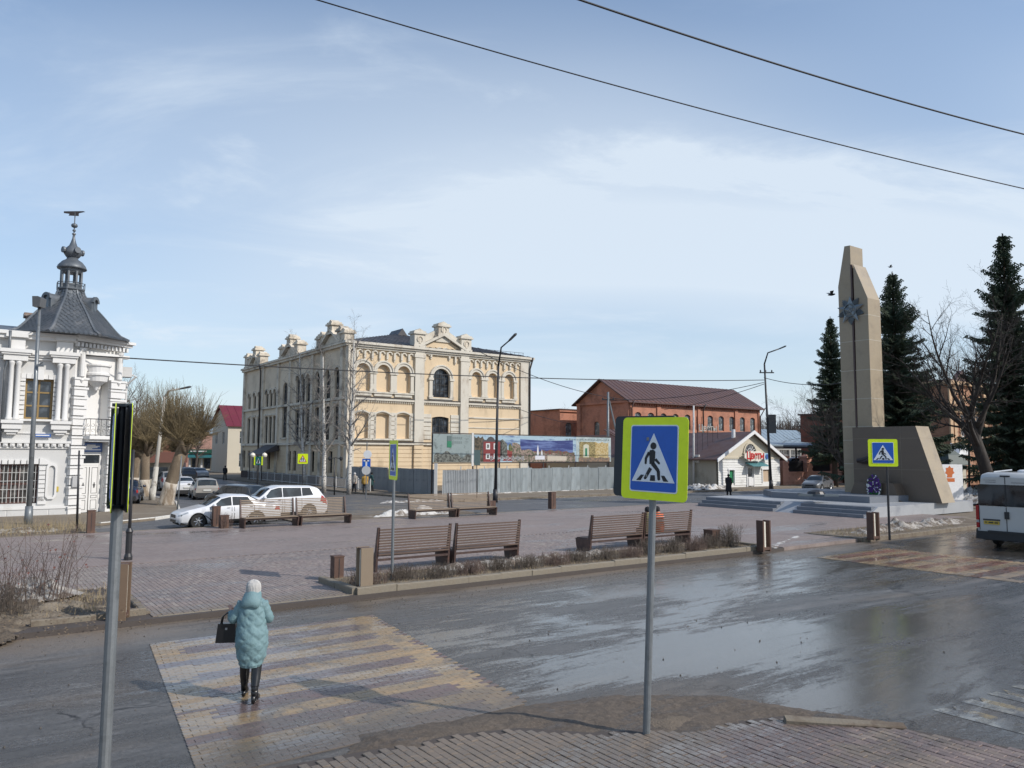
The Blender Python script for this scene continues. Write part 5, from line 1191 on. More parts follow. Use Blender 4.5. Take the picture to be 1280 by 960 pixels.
p = G(1020, 620, .12+hz+.36); ft = thing('eternal_flame', 'low dark star-shaped flame basin lying on the upper tier of the podium', 'flame basin', (p.x, p.y, .12+hz+.36), TH)
b = MB(); A = starpts(5, 1.2, .5); b.prism(A, 'z', 0, .12); b.build('star_base', m_bronze, ft)
b = MB(); b.lathe([(.5, .12), (.42, .26), (.2, .34), (.15, .28)], 12); b.build('burner', m_iron, ft)
p = G(1178, 636, .1); bd_ = thing('display_board', 'white freestanding memorial board with orange numerals just right of the brown granite wall', 'board', UV(49.0+3, 24.5), TH+R(-20))
o = bd_; r_ = ray(1192, 566); yb = 54; o.location = (r_.x/r_.y*yb, yb, 0)
b = MB(); b.box(-1.1, -.08, .1, .62, .08, 2.75); b.build('panel', m_wpaint, o)
m_or = flat('orange_print', (.55, .14, .03), .5); text('76', 1.3, m_or, o, (-.35, -.085, 3.1), (R(90), 0, 0), .005) if False else None
b = MB(); b.prism([(x-.5, z+.1) for x, z in starpts(7, .42, .3)], 'y', -.09, -.085); b.box(-1.0, -.092, -.6, -.1, -.084, -.35); b.box(-.75, -.092, -.3, -.3, -.084, -.2); b.build('orange_emblem', m_or, o, (-.35, 0, 0)); [setattr(c, 'location', (-.0, 0, 2.15)) for c in o.children if c.name.startswith('orange_emblem')]
# ================================================================ METAL FENCE + BANNER
m_fd = mat('shaded_fence_sheet', (.33, .35, .365), .5, .12, .8, (.12, .13, .145), .6, .5, .7, .1, 20, .01, metal=.25, orand=.3)  # darker than the galvanised sheets, shade of the left run put into colour
m_fl = mat('galvanised_sheet', (.42, .465, .48), .5, .12, .8, (.24, .26, .26), 1.2, .48, .7, .1, 20, .01, metal=.25, orand=.4, stretch=(1, 1, .4))
FC = UV(30.5, 52.2)
fen = thing('metal_fence', 'corrugated metal construction fence, coloured darker for shade on its left side and pale galvanised on its right', 'fence', (0, 0, 0), 0)
def sheet_mesh(L, h, m):
    b = MB(); n = int(L/.14); pts = []
    for i in range(n): x = L*i/n; q = L/n; pts += [(x, 0), (x+q*.42, 0), (x+q*.5, .035), (x+q*.92, .035)]
    pts.append((L, 0)); k = len(pts); b.add([(x, y, 0) for x, y in pts]+[(x, y, h) for x, y in pts], [(i, i+1, i+1+k, i+k) for i in range(k-1)]); return b.mesh('fence_sheet', m)
def fence_run(a, d, L, h, m, sl=1.15, gap=()):
    n = round(L/sl); sl = L/n; me = sheet_mesh(sl+.03, h, m); ang = math.atan2(d.y, d.x)
    for i in range(n):
        if i in gap: continue
        p = a+d*(sl*i); link('fence_sheet', me, fen, (p.x+rng.uniform(-.015, .015), p.y-(i % 2)*.012+rng.uniform(-.02, .02), rng.uniform(.0, .1)), (rng.uniform(-.02, .02), rng.uniform(-.006, .006), ang+rng.uniform(-.02, .02)))
L1 = 69.3-52.2+.3; dL = -E2
fence_run(FC+E2*L1, dL, L1-.1, 2.0, m_fd)
dR = Vector((math.cos(TH+R(3.0)), math.sin(TH+R(3.0)), 0)); LR = along(FC, dR, 779)
fence_run(FC+dR*.6, dR, 3.5, 2.0, m_fd); fence_run(FC+dR*4.1, dR, LR-4.1, 2.05, m_fl)
b = MB()
for i in range(10): p = FC+dR*(LR*i/9)+Vector((0, .12, 0)); b.box(p.x-.04, p.y-.04, 0, p.x+.04, p.y+.04, 2.3)
p = FC; b.box(p.x-.12, p.y-.1, 0, p.x+.12, p.y+.1, 2.55); b.build('fence_post', m_wg, fen)
Bn = thing('banner_hoarding', 'long printed picture banner with townscapes mounted above the galvanised fence', 'banner', FC+Vector((0, .25, 0)), TH+R(3))
zt_, zb_ = 4.85, 2.62; bx = lambda px: along(FC+Vector((0, .25, 0)), dR, px)
def panel(name, x0, x1, z0, z1, m, d=0.0, par=Bn): b = MB(); b.box(x0, -.02-d, z0, x1, .02-d*.5, z1); return b.build(name, m, par)
def pm(name, c, c2, s=3, lo=.4, hi=.6, st=None):
    return mat(name, c, .5, .15, s, c2, s, lo, hi, 0, 10, 0, stretch=st)
bA, bB, bC = bx(541), bx(591), bx(763.5)
b = MB()
for px in (541, 592, 625, 680, 720, 762): x = bx(px); b.box(x-.05, .05, 0, x+.05, .13, zt_+.1)
b.box(bA, .05, zt_+.02, bC, .12, zt_+.1); b.box(bA, .05, zb_-.1, bC, .12, zb_-.02); b.build('frame', m_pipe, Bn)
panel('misty_picture', bA, bB-.15, zb_, zt_, pm('print_mist', (.24, .29, .29), (.06, .08, .08), .9, .5, .68))
panel('picture_strip', bB-.12, bB+.08, zb_-.3, zt_+.15, m_wg)
def tblob(x0, x1, zbase, hf, m, d=.024, n=30, name='printed_shape', par=Bn):
    xs = [x0+(x1-x0)*i/n for i in range(n+1)]; b = MB(); P = [(x, max(zbase+.01, hf((x-x0)/(x1-x0)))) for x in xs]
    b.prism([(x1, zbase), (x0, zbase)]+P, 'y', -d-.002, -d+.001); return b.build(name, m, par)
tblob(bA+.1, bB-.2, zb_+.02, lambda t: zb_+.55+.25*math.sin(t*5)+.12*math.sin(t*23)+.5*max(0, t-.75)*3, pm('print_dark', (.045, .045, .04), (.16, .17, .15), 5))
xg = bx(558.5); panel('green_crest', xg, xg+.42, zt_-1.05, zt_-.18, flat('print_green', (.02, .17, .09), .5), .025); panel('crest_top', xg, xg+.42, zt_-.55, zt_-.14, flat('print_grey', (.10, .14, .14), .5), .03)
b = MB(); xw = bx(565)
for r_0 in range(2):
    for k in range(5): b.box(xw+k*.2, -.027, zt_-.4-r_0*.35, xw+.14+k*.2, -.022, zt_-.2-r_0*.35)
b.build('caption', flat('print_dim', (.16, .2, .2), .5), Bn, kind='stuff')
panel('sky_picture', bB+.1, bx(720), zb_, zt_, pm('print_sky', (.34, .46, .54), (.08, .13, .27), .7, .5, .62, (.5, 1, 3)))
panel('pale_picture', bx(720)+.01, bC, zb_, zt_, pm('print_pale', (.46, .52, .52), (.28, .35, .36), 1.5))
tblob(bB+.12, bx(607), zb_+.02, lambda t: zt_-.1-.15*abs(math.sin(t*9))-.8*max(0, t-.7), pm('print_trees', (.035, .03, .02), (.12, .09, .06), 4))
xh0, xh1 = bx(604), bx(625)
tblob(xh0-.1, xh1+.2, zb_+.3, lambda t: zt_-.42, flat('print_roof', (.06, .06, .065), .5), .026); tblob(xh0, xh1, zb_+.02, lambda t: zt_-.55, flat('print_redhouse', (.19, .03, .03), .5), .029)
b = MB(); b.prism([(xh0+.3, zt_-.42), (xh0+1.2, zt_-.42), (xh0+1.0, zt_-.2), (xh0+.75, zt_-.12), (xh0+.5, zt_-.2)], 'y', -.034, -.028); b.build('printed_shape', MC['print_roof'], Bn)
b = MB()
for xx in (xh0+.25, xh0+1.05):
    for zz_, hh in ((zb_+1.05, .5), (zb_+.25, .45)): b.box(xx, -.034, zz_, xx+.42, -.029, zz_+hh); 
b.build('printed_window', flat('print_white', (.6, .6, .6), .5), Bn)
b = MB()
for xx in (xh0+.36, xh0+1.16):
    for zz_, hh in ((zb_+1.15, .3), (zb_+.33, .28)): b.box(xx, -.038, zz_, xx+.2, -.0345, zz_+hh)
b.build('printed_window', MC['print_dark'], Bn)
tblob(xh1, xh1+.75, zb_+.3, lambda t: zt_-.3-.6*abs(t-.3), MC['print_dark'], .026)
tblob(xh1+.3, bx(645), zb_+.1, lambda t: zb_+1.0+.1*math.sin(t*8), flat('print_redwall', (.22, .04, .035), .5), .025)
tblob(xh1+.9, bx(650), zb_+.9, lambda t: zb_+1.35+.2*math.sin(t*12), pm('print_olive', (.16, .15, .06), (.05, .07, .03), 6), .024)
tblob(bx(640), bx(719), zb_+.01, lambda t: zb_+1.25-.95*t+.08*math.sin(t*31)+(.35 if t < .12 else 0)+.8*max(0, t-.55), pm('print_town', (.08, .09, .05), (.30, .22, .19), 5), .026, 60)
tblob(bx(650), bx(716), zt_-1.5, lambda t: zt_-.28-.1*math.sin(t*3), pm('print_river', (.03, .045, .17), (.12, .17, .35), .8, .45, .6, (.4, 1, 5)), .0225)
tblob(bx(655), bx(718), zb_+.3, lambda t: zb_+.75+.25*math.sin(t*3)+.05*math.sin(t*40), pm('print_roofs', (.17, .05, .045), (.10, .1, .07), 4), .0245)
xc_ = bx(672); b = MB(); b.prism([(xc_-.12, zb_+.5), (xc_+.12, zb_+.5), (xc_+.07, zb_+1.2), (xc_, zb_+1.5), (xc_-.07, zb_+1.2)], 'y', -.036, -.03); b.prism([(xc_+.3, zb_+.4), (xc_+.6, zb_+.4), (xc_+.52, zb_+.85), (xc_+.45, zb_+1.1), (xc_+.38, zb_+.85)], 'y', -.036, -.03); b.box(xc_-.3, -.034, zb_+.2, xc_+.8, -.03, zb_+.55); b.build('printed_church', flat('print_pale_white', (.62, .62, .66), .5), Bn)
tblob(bx(684), bx(708), zb_+.1, lambda t: zb_+.62-.15*t, flat('print_cream', (.5, .44, .36), .5), .031)
xy0, xy1 = bx(724), bx(744)
tblob(xy0, xy1, zb_+.25, lambda t: zt_-.42, pm('print_ochre', (.36, .29, .13), (.15, .12, .05), 7), .026); tblob(xy0+.5, xy0+1.2, zb_+.4, lambda t: zt_-.75+.12*math.sin(t*3), flat('print_cream2', (.5, .5, .4), .5), .03); tblob(xy0+.72, xy0+.98, zb_+.5, lambda t: zt_-1.0, MC['print_green'], .034)
tblob(xy1, bC-.35, zb_+.3, lambda t: zt_-.4-.12*abs(math.sin(t*6)), pm('print_gold', (.36, .24, .07), (.50, .42, .25), 8), .027)
tblob(xy0-.1, bC-.2, zb_+.01, lambda t: zb_+.38+.04*math.sin(t*20), pm('print_brown', (.28, .18, .12), (.12, .1, .08), 5), .032)
b = MB(); xx = bx(707)
while xx < bC-.3:
    h_ = rng.uniform(.08, .16); b.box(xx, -.03, zt_-.3, xx+rng.uniform(.08, .14), -.023, zt_-.3+h_); xx += .2
b.build('caption', MC['print_dim'], Bn, kind='stuff')
b = MB(); x0_, x1_ = bx(612), bx(655); pts = []
for i in range(170): t = i/169; pts.append((x0_+(x1_-x0_)*t+.07*math.cos(t*150), -.045, zb_+.33+.13*math.sin(t*150)*(1+.7*math.sin(t*41))))
b.tube(pts, .022, 4); b.lathe([(.25, -.002), (.25, .002)], 12, (0, 0, 0)); b.build('script_caption', MC['print_white'], Bn)
# dark bicycle-rack style guard rails along the school pavement
gr = thing('street_railing', 'grey picket guard railing along the pavement below the pale school', 'railing', UV(28.7, 60), TH+R(90))
b = MB(); 
for i in range(14):
    x = i*2.4; b.box(x-.03, -.03, 0, x+.03, .03, 1.15); b.box(x, -.015, 1.0, x+2.4, .015, 1.05); b.box(x, -.015, .2, x+2.4, .015, .25)
    for k in range(1, 10): b.box(x+k*.24-.012, -.01, .2, x+k*.24+.012, .01, 1.02)
b.build('rail', m_wg, gr)
# ================================================================ STREET FURNITURE
m_yel = flat('fluorescent_yellow', (.80, .98, .01), .45); m_blue = flat('sign_blue', (.01, .11, .52), .4); m_wsg = flat('sign_white_film', (.80, .84, .88), .4); m_blk = flat('sign_black', (.012, .012, .015), .5)
m_galv = mat('galvanised_post', (.20, .215, .225), .45, .15, 5, (.13, .14, .145), 4, .5, .7, .15, 50, .003, metal=.4)
m_backs = flat('panel_back', (.02, .027, .035), .5)
def rrect(w, h, r, n=4):
    P = []
    for cx, cz, a0 in ((w/2-r, h/2-r, 0), (-w/2+r, h/2-r, 90), (-w/2+r, -h/2+r, 180), (w/2-r, -h/2+r, 270)):
        for i in range(n+1): a = R(a0+90*i/n); P.append((cx+r*math.cos(a), cz+r*math.sin(a)))
    return P
def ped_sign(par, T, w=.92, h=1.02, full=True, s=.62, sh=.80):
    def add(name, f, m):
        b = MB(T); f(b); return b.build(name, m, par)
    q = add('shield', lambda b: b.prism(rrect(w, h, .06), 'y', -.020, -.016), m_yel)
    add('shield_back', lambda b: b.prism(rrect(w-.01, h-.01, .06), 'y', -.0155, -.008), m_backs)
    add('white_border', lambda b: b.prism(rrect(s+.03, sh+.03, .035), 'y', -.026, -.018), m_wsg)
    add('blue_field', lambda b: b.prism(rrect(s, sh, .025), 'y', -.030, -.022), m_blue)
    k = s/.62; kz = sh/.8
    def tri(b): b.prism([(-.29*k, -.29*kz), (.29*k, -.29*kz), (0, .31*kz)], 'y', -.034, -.026)
    add('white_triangle', tri, m_wsg)
    def man(b):
        def pr(pts): b.prism([(x*k, z*kz) for x, z in pts], 'y', -.039, -.031)
        def limb(x0, z0, x1, z1, w0, w1):
            d = Vector((x1-x0, z1-z0)); nrm = Vector((-d.y, d.x)).normalized(); pr([(x0+nrm.x*w0, z0+nrm.y*w0), (x1+nrm.x*w1, z1+nrm.y*w1), (x1+d.normalized().x*w1*.8, z1+d.normalized().y*w1*.8), (x1-nrm.x*w1, z1-nrm.y*w1), (x0-nrm.x*w0, z0-nrm.y*w0)])
        pr([(0.0+.04*math.cos(2*math.pi*i/14), .155+.043*math.sin(2*math.pi*i/14)) for i in range(14)])
        pr([(-.065, .045), (-.045, .10), (.0, .108), (.028, .085), (.025, -.02), (.012, -.07), (-.045, -.07), (-.05, .03)])
        limb(-.055, .075, -.098, .0, .018, .015); limb(-.098, .0, -.10, -.065, .016, .013)
        limb(.03, .02, .075, -.05, .017, .014) if False else limb(.032, -.008, .085, -.06, .017, .013)
        limb(-.005, -.06, .075, -.15, .027, .02); limb(.075, -.15, .085, -.255, .021, .017)
        limb(-.03, -.12, -.068, -.185, .022, .02); limb(-.068, -.185, -.105, -.25, .02, .016)
        pr([(-.225, -.275), (-.165, -.275), (-.12, -.205), (-.16, -.205)]); pr([(-.035, -.275), (.035, -.275), (.028, -.205), (-.028, -.205)]); pr([(.145, -.275), (.21, -.275), (.155, -.205), (.115, -.205)])
    add('walking_figure', man, m_blk)
def post(par, h, r=.03, z0=0, name='post', m=None):
    b = MB(); b.tube([(0, 0, z0), (0, 0, h)], r, 12); b.lathe([(r*1.03, h*.31), (r*1.03, h*.31+.015)], 12, (0, 0, 0)); return b.build(name, m or m_galv, par, smooth=False)
# near double sign; panels face along the road, post leans
p = G(806, 915, .06); sg_ = thing('crossing_sign', 'large fluorescent yellow-bordered pedestrian crossing sign on leaning grey post in the foreground', 'road sign', (p.x+.02, p.y, p.z), (R(-.5), R(2.3), 0), 'pedestrian crossing signs')
post(sg_, 3.7, .045, -.1)
TS = Matrix.Translation((.0, -.06, 3.28)) @ Matrix.Rotation(TH-R(90)+R(8), 4, 'Z'); ped_sign(sg_, TS, .98, 1.02, s=.68, sh=.80)
TS2 = Matrix.Translation((-.09, .16, 3.30)) @ Matrix.Rotation(TH-R(90)+R(6), 4, 'Z')
b = MB(TS2); b.prism(rrect(.96, 1.03, .06), 'y', -.02, .005); b.build('second_panel', m_backs, sg_)
b = MB(TS2); b.prism(rrect(.96, 1.03, .06), 'y', .006, .012); b.build('second_shield', m_yel, sg_)
b = MB(); b.box(-.1, -.03, 3.05, .1, .2, 3.09); b.box(-.1, -.03, 3.5, .1, .2, 3.54); b.build('bracket', m_galv, sg_)
# left foreground, seen edge on
Y = 7.05; q = W(150, 570, Y); fs = thing('crossing_sign', 'double-panel crossing sign seen edge-on, on a grey post in the left foreground', 'road sign', (q.x, Y, 0), 0, 'pedestrian crossing signs')
post(fs, 2.9, .05, 0)
for k, (dx, ang) in enumerate(((-.04, TH-R(90)-R(8.0)), (.035, TH+R(90)-R(5.2)))):
    T_ = Matrix.Translation((dx*E1.x+.0, dx*E1.y, 3.36-.02)) @ Matrix.Rotation(ang, 4, 'Z'); ped_sign(fs, T_, .84, .96, s=.6, sh=.75)
b = MB(); b.box(-.06, -.07, 2.88, .06, .07, 2.91); b.box(-.06, -.07, 3.8, .06, .07, 3.83); b.build('bracket', m_backs, fs)
b = MB(); b.tube([(0, 0, 2.9), (0, 0, 3.8)], .03, 8); b.build('inner_post', m_backs, fs)
b = MB(Matrix.Rotation(TH, 4, 'Z')); b.box(-.035, .37, 2.88, .035, .39, 3.80); b.build('end_plate', m_backs, fs)
# sign in the bed and the one by the monument
p = G(490, 727, .15); s3 = thing('crossing_sign', 'narrow-looking crossing sign turned almost edge-on above the nearest pair of benches', 'road sign', p, 0, 'pedestrian crossing signs')
b = MB(); b.tube([(0, 0, -.1), (0, 0, 3.3)], .038, 10); b.build('post', m_galv, s3); ped_sign(s3, Matrix.Translation((0, -.05, 3.05+.0)) @ Matrix.Rotation(R(-68), 4, 'Z'), .9, 1.0, s=.62, sh=.78)
p = G(1112, 672, .15); s4 = thing('crossing_sign', 'square yellow crossing sign on thin dark post in front of the brown monument wall', 'road sign', p, 0, 'pedestrian crossing signs')
b = MB(); b.tube([(0, 0, -.1), (0, 0, 2.9)], .045, 10); b.build('post', m_iron, s4); ped_sign(s4, Matrix.Translation((-.17, -.06, W(1107, 566, p.y).z-.15)) @ Matrix.Rotation(R(-14), 4, 'Z'), 1.08, 1.08, s=.76, sh=.80)
def ypost(px, py, Y, w, label, kind):
    q = W(px, py, Y); t = thing('road_sign', label, 'road sign', (q.x, q.y, 0), 0, 'small far road signs'); b = MB(); b.tube([(0, 0.05, 0), (0, 0.05, q.z)], .035, 6); b.build('post', m_iron, t)
    T_ = Matrix.Translation((0, 0, q.z))
    if kind == 'tri':
        b = MB(T_); b.prism(rrect(w, w, .05), 'y', -.02, .02); b.build('shield', m_yel, t)
        b = MB(T_); b.prism([(-w*.4, -w*.33), (w*.4, -w*.33), (0, w*.38)], 'y', -.026, -.02); b.build('red_triangle', flat('sign_redb', (.5, .03, .03), .4), t)
        b = MB(T_); b.prism([(-w*.29, -w*.27), (w*.29, -w*.27), (0, w*.25)], 'y', -.031, -.025); b.build('white_triangle', m_wsg, t)
        b = MB(T_); 
        for s_ in (-.08, .08): b.lathe([(.01, 0), (.05, .03), (.01, .06)], 6, (s_*w, -.034, .02*w)); b.box(s_*w-.03, -.036, -.2*w, s_*w+.03, -.032, 0)
        b.build('children_symbol', m_blk, t)
    elif kind == 'green':
        b = MB(T_); b.prism(rrect(w*.75, w, .04), 'y', -.02, .02); b.build('panel', flat('sign_teal', (.01, .13, .12), .5), t)
        b = MB(T_); b.prism([(-w*.25, -w*.3), (w*.25, -w*.3), (0, w*.3)], 'y', -.026, -.02); b.build('white_triangle', m_wsg, t)
        b = MB(T_); b.prism([(-.09, -.2), (.09, -.2), (.04, .12), (-.04, .12)], 'y', -.031, -.026); b.build('walking_figure', m_blk, t)
        for s_ in (-1, 1): b = MB(T_); b.box(s_*w*.44-.06, -.02, -w*.52, s_*w*.44+.06, .02, w*.52); b.build('yellow_edge', m_yel, t)
    return t
ypost(378.5, 573.5, 60, .78, 'yellow square warning sign among the birch trunks by the school', 'tri')
ypost(323, 576, 70, .75, 'small dark green crossing sign before the school entrance canopy', 'green')
p = G(457, 624); rs_ = thing('sign_cluster', 'post carrying a white disc, a blue square with a white T and a grey disc', 'road sign', p, 0)
dpt = p.y
b = MB(); b.tube([(0, .08, 0), (0, .08, W(458, 552, dpt).z)], .035, 6); b.build('post', m_galv, rs_)
def disc(z, r, m, name, x=0, y=0): b = MB(); b.lathe([(r, -.015), (r, .015)], 20, (0, 0, 0)); o = b.build(name, m, rs_, (x, y, z)); o.rotation_euler = (R(90), 0, 0); return o
disc(W(458, 568, dpt).z, .30, flat('bright_disc', (.8, .8, .8), .4), 'white_disc', .08, -.03); disc(W(458, 588, dpt).z, .32, m_wg, 'grey_disc', 0, -.02)
zq = W(458, 578.5, dpt).z; b = MB(); b.box(-.3, -.02, zq-.3, .3, .01, zq+.3); b.build('blue_square', m_blue, rs_); b = MB(); b.box(-.06, -.03, zq-.28, .06, -.02, zq+.2); b.box(-.2, -.03, zq+.1, .2, -.02, zq+.2); b.build('white_t', m_wpaint, rs_)
# bollard lanterns: two plates and a pale panel
m_cor = mat('rusty_steel', (.10, .055, .04), .7, .2, 4, (.15, .085, .055), 3, .5, .7, .3, 40, .004); m_tanp = mat('tan_painted_steel', (.235, .18, .125), .6, .1, 4, (.17, .125, .085), 3, .55, .75, .15, 40, .003); m_lamp = flat('opal_panel', (.70, .66, .56), .4)
def lantern(px, py, ang, label, h=1.02, m=m_tanp, z=.15, sep=.16, w=.30, panelx=-.5):
    p = G(px, py, z); t = thing('bollard_lantern', label, 'bollard', (p.x, p.y, z), ang, 'steel plate bollard lanterns of the square')
    for s_ in (-1, 1):
        b = MB(); b.box(-w/2, s_*sep-.028, -.05, w/2, s_*sep+.028, h-.01); b.build('side_plate', m, t)
    b = MB(); b.box(-w/2+.01, -sep+.03, .0, w/2-.01, sep-.03, .1); b.box(-w/2+.02, -sep+.03, h-.06, w/2-.02, sep-.03, h-.02) if m is not m_cor else None; b.build('cross_bar', m_cor, t)
    b = MB(); b.box(-w/2+.015, sep*panelx-.03, .1, w/2-.015, sep*panelx+.035, h-.05); b.build('light_panel', m_lamp, t)
    return t
lantern(455, 737, TH+R(-6), 'tan plate lantern bollard at the corner of the bed beside the nearest benches', 1.0)
lantern(149, 771, TH-R(22), 'brown plate lantern bollard at the end of the left-hand bed', 1.05, mat('brown_painted_steel', (.17, .115, .075), .6, .12, 4, (.12, .08, .05), 3, .55, .75, .15, 40, .003))
lantern(955, 687, TH+R(-97), 'dark lantern bollard with pale strip at the right end of the long bed', 1.0, m_cor)
lantern(1092, 673, TH+R(-97), 'dark lantern bollard with pale strip beside the far crossing', 1.02, m_cor)
def stub(px, py, h, w, label, m=None, z=.12):
    p = G(px, py, z); t = thing('bollard', label, 'bollard', (p.x, p.y, z), TH, 'rusty brown box bollards'); b = MB()
    b.box(-w/2, -w/2, -.05, w/2, w/2, h-.03); b.box(-w/2-.012, -w/2-.012, h-.03, w/2+.012, w/2+.012, h); b.build('box', m or m_cor, t)
    b = MB(); b.cb(0, -w/2-.004, h*.5, w*.06, .008, h*.8); b.build('seam', m_iron, t)
stub(421, 725, .62, .26, 'squat brown box bollard left of the nearest benches'); stub(890, 684, .62, .40, 'squat brown box bollard right of the bench where two people sit')
stub(690, 635, .95, .34, 'brown box bollard standing alone on the far edge of the square'); stub(614, 640, .62, .36, 'short brown box bollard beside the far middle benches')
stub(269.5, 658, .88, .30, 'taller of two brown box bollards in front of the white saloon car'); stub(279.5, 660, .55, .34, 'shorter of two brown box bollards in front of the white saloon car'); stub(113, 666, .9, .28, 'brown box bollard near the white merchant house')
# benches: side frames, back slats and seat slats
m_frm = mat('bench_steel', (.062, .036, .03), .5, .15, 5, (.11, .06, .045), 3, .5, .7, .15); m_slatd = mat('dark_stained_slat', (.135, .092, .072), .6, .2, 4, (.17, .11, .085), 3, .5, .7, .3, 60, .003, stretch=(.3, 3, 3)); m_slatl = mat('weathered_slat', (.25, .19, .135), .7, .2, 4, (.17, .12, .085), 3, .5, .7, .3, 60, .003, stretch=(.3, 3, 3))
SLM = {}
def bench(p, ang, label, L=2.35, m=m_slatd, h=1.22, nb=10):
    t = thing('park_bench', label, 'bench', p, ang, 'slatted benches round the square')
    for s_ in (-1, 1):
        b = MB(); x = s_*(L/2-.03); prof = [(.02, 0), (.12, 0), (.16, .40), (.70, .40), (.66, 0), (.52, 0), (.50, .16), (.30, .16)] 
        b.prism([(.0, 0), (.66, 0), (.74, .41), (.10, .41), (-.06, h), (-.13, h), (-.04, .41)][::-1], 'x', x-.03, x+.03); b.build('side_frame', m_frm, t)
    if (L, m.name) not in SLM:
        b = MB(); b.box(-L/2+.05, -.011, -.021, L/2-.05, .011, .021); c = MB(); c.box(-L/2+.05, -.034, -.014, L/2-.05, .034, .014); SLM[(L, m.name)] = (b.mesh('back_slat', m), c.mesh('seat_slat', m))
    A, B_ = SLM[(L, m.name)]
    for i in range(nb):
        f = (i+.5)/nb; z = .44+(h-.47)*f; link('back_slat', A, t, (0, -.065-.075*f+.0, z), (R(8)+rng.uniform(-.02, .02), 0, 0))
    for i in range(7): link('seat_slat', B_, t, (0, .12+.095*i, .425))
    b = MB(); b.box(-L/2+.06, .62, .33, L/2-.06, .65, .40); b.box(-L/2+.05, -.03, .30, L/2-.05, 0, .36); b.build('rail', m_frm, t); return t
BZ = .12
def bend(px, py): return uvof(G(px, py, BZ))
u0, v0 = bend(455, 712); bench(UV(u0+1.2, 19.5, BZ), TH, 'slatted brown bench seen from behind, left of the nearest pair')
u1_ = u0+2.35+.16; bench(UV(u1_+1.2, 19.5, BZ), TH, 'slatted brown bench seen from behind, right of the nearest pair')
u2, v2 = bend(741, 691); bench(UV(u2+1.25, 19.5, BZ), TH, 'empty left bench of the pair behind the foreground crossing sign', 2.45)
sb = bench(UV(u2+2.5+1.25, 19.5, BZ), TH, 'bench with two seated people behind the foreground crossing sign', 2.45)
FV = 34.2
u3 = bend(298, 659)[0]; bench(UV(u3+1.2, FV, BZ), TH+R(180), 'weathered bench with the white saloon car behind its back slats', 2.4, m_slatl, 1.2); bench(UV(u3+3.7, FV, BZ), TH+R(180), 'weathered bench with the rear of the white estate car behind it', 2.4, m_slatl, 1.2)
u4 = bend(503, 647)[0]; bench(UV(u4+1.25, FV+.2, BZ), TH+R(180), 'left weathered bench of the far middle pair below the fence', 2.4, m_slatl, 1.2); bench(UV(u4+3.75, FV+.2, BZ), TH+R(180), 'right weathered bench of the far middle pair next to the dark lamp post', 2.4, m_slatl, 1.2)
# lamp posts
def lamppost(label, pb, pt, pys, headdir, Y=None, r0=.11, head=True, base=None, zb=0, m=None, arm=1.6, bend_=True):
    B_ = G(*pb, zb); T_ = W(pt[0], pt[1], B_.y); t = thing('lamp_post', label, 'street lamp', (B_.x, B_.y, zb), 0, 'street lamps of the square')
    top = T_-B_; hb = top.z; lean = Vector((top.x, 0, 0))
    el = Vector((top.x, 0, hb)); P = [Vector((0, 0, 0)), el*.5, el]
    b = MB(); b.tube(P, [r0, r0*.8, r0*.55], 10); b.tube([(0, 0, 0), (0, 0, .9)], [r0*1.5, r0*1.3], 10); b.build('pole', m or m_iron, t, smooth=True)
    if headdir:
        d = Vector(headdir); e_ = el+d; c_ = el+Vector((d.x*.25, d.y*.25, d.z*.75)); b = MB(); b.tube([el, c_, e_], [r0*.5, r0*.45, r0*.4], 8); b.build('arm', m or m_iron, t, smooth=True)
        dn = Vector((d.x, d.y, d.z*.4)).normalized(); b = MB(); b.tube([e_-dn*.15, e_+dn*.1, e_+dn*.65, e_+dn*.75], [.05, .12, .14, .06], 8, flat=.55); b.build('lamp_head', flat('lamp_grey', (.10, .105, .11), .5), t)
    return t, el
lL, eL = lamppost('tall grey lamp post in front of the white merchant house', (35, 658), (49.5, 381), 0, None, m=m_galv, r0=.12)
b = MB(); b.prism([(-.16, -.28), (.16, -.28), (.2, .12), (.06, .2), (-.2, .2)], 'y', -.3, .15); b.build('lamp_head', flat('lamp_grey', (.10, .105, .11), .5), lL, (eL.x+.02, 0, eL.z+.15))
b = MB(); b.cb(eL.x*.78+.25, -.1, eL.z*.72, .3, .08, .1); b.tube([(eL.x*.72, 0, eL.z*.72), (eL.x*.72+.3, 0, eL.z*.735)], .03, 6); b.build('side_bracket', m_galv, lL)
lamppost('dark lamp post with single head in front of the banner and fence', (619, 628), (623, 458), 0, (.75, -.5, 1.75), r0=.12)
lR, eR = lamppost('leaning dark lamp post in front of the flower shop', (964, 612), (955.5, 455), 0, (1.35, -.3, 1.45), r0=.15)
b = MB(); b.box(eR.x*.42-.05, -.4, eR.z*.42+.3, eR.x*.42+.65, -.25, eR.z*.42+2.1); b.build('back_box', m_backs, lR)
b = MB(); b.box(-.5, -.08, eR.z-.9, .9, .05, eR.z-.8); [b.lathe([(.05, 0), (.08, .1), (.05, .22)], 6, (x, 0, eR.z-.8)) for x in (-.4, .1, .7)]; b.build('insulator_arm', m_iron, lR, (eR.x, 0, 0))
lc, ec = lamppost('concrete pole with whitewashed foot and slim lamp arm among the willows', (190, 627), (206, 496), 0, (1.1, -.1, .55), m=mat('concrete_pole', (.42, .40, .36), .85, .12, 3), r0=.15)
b = MB(); b.tube([(0, 0, 0), ec*.33], [.19, .165], 10); b.build('whitewash', m_kerbw, lc)
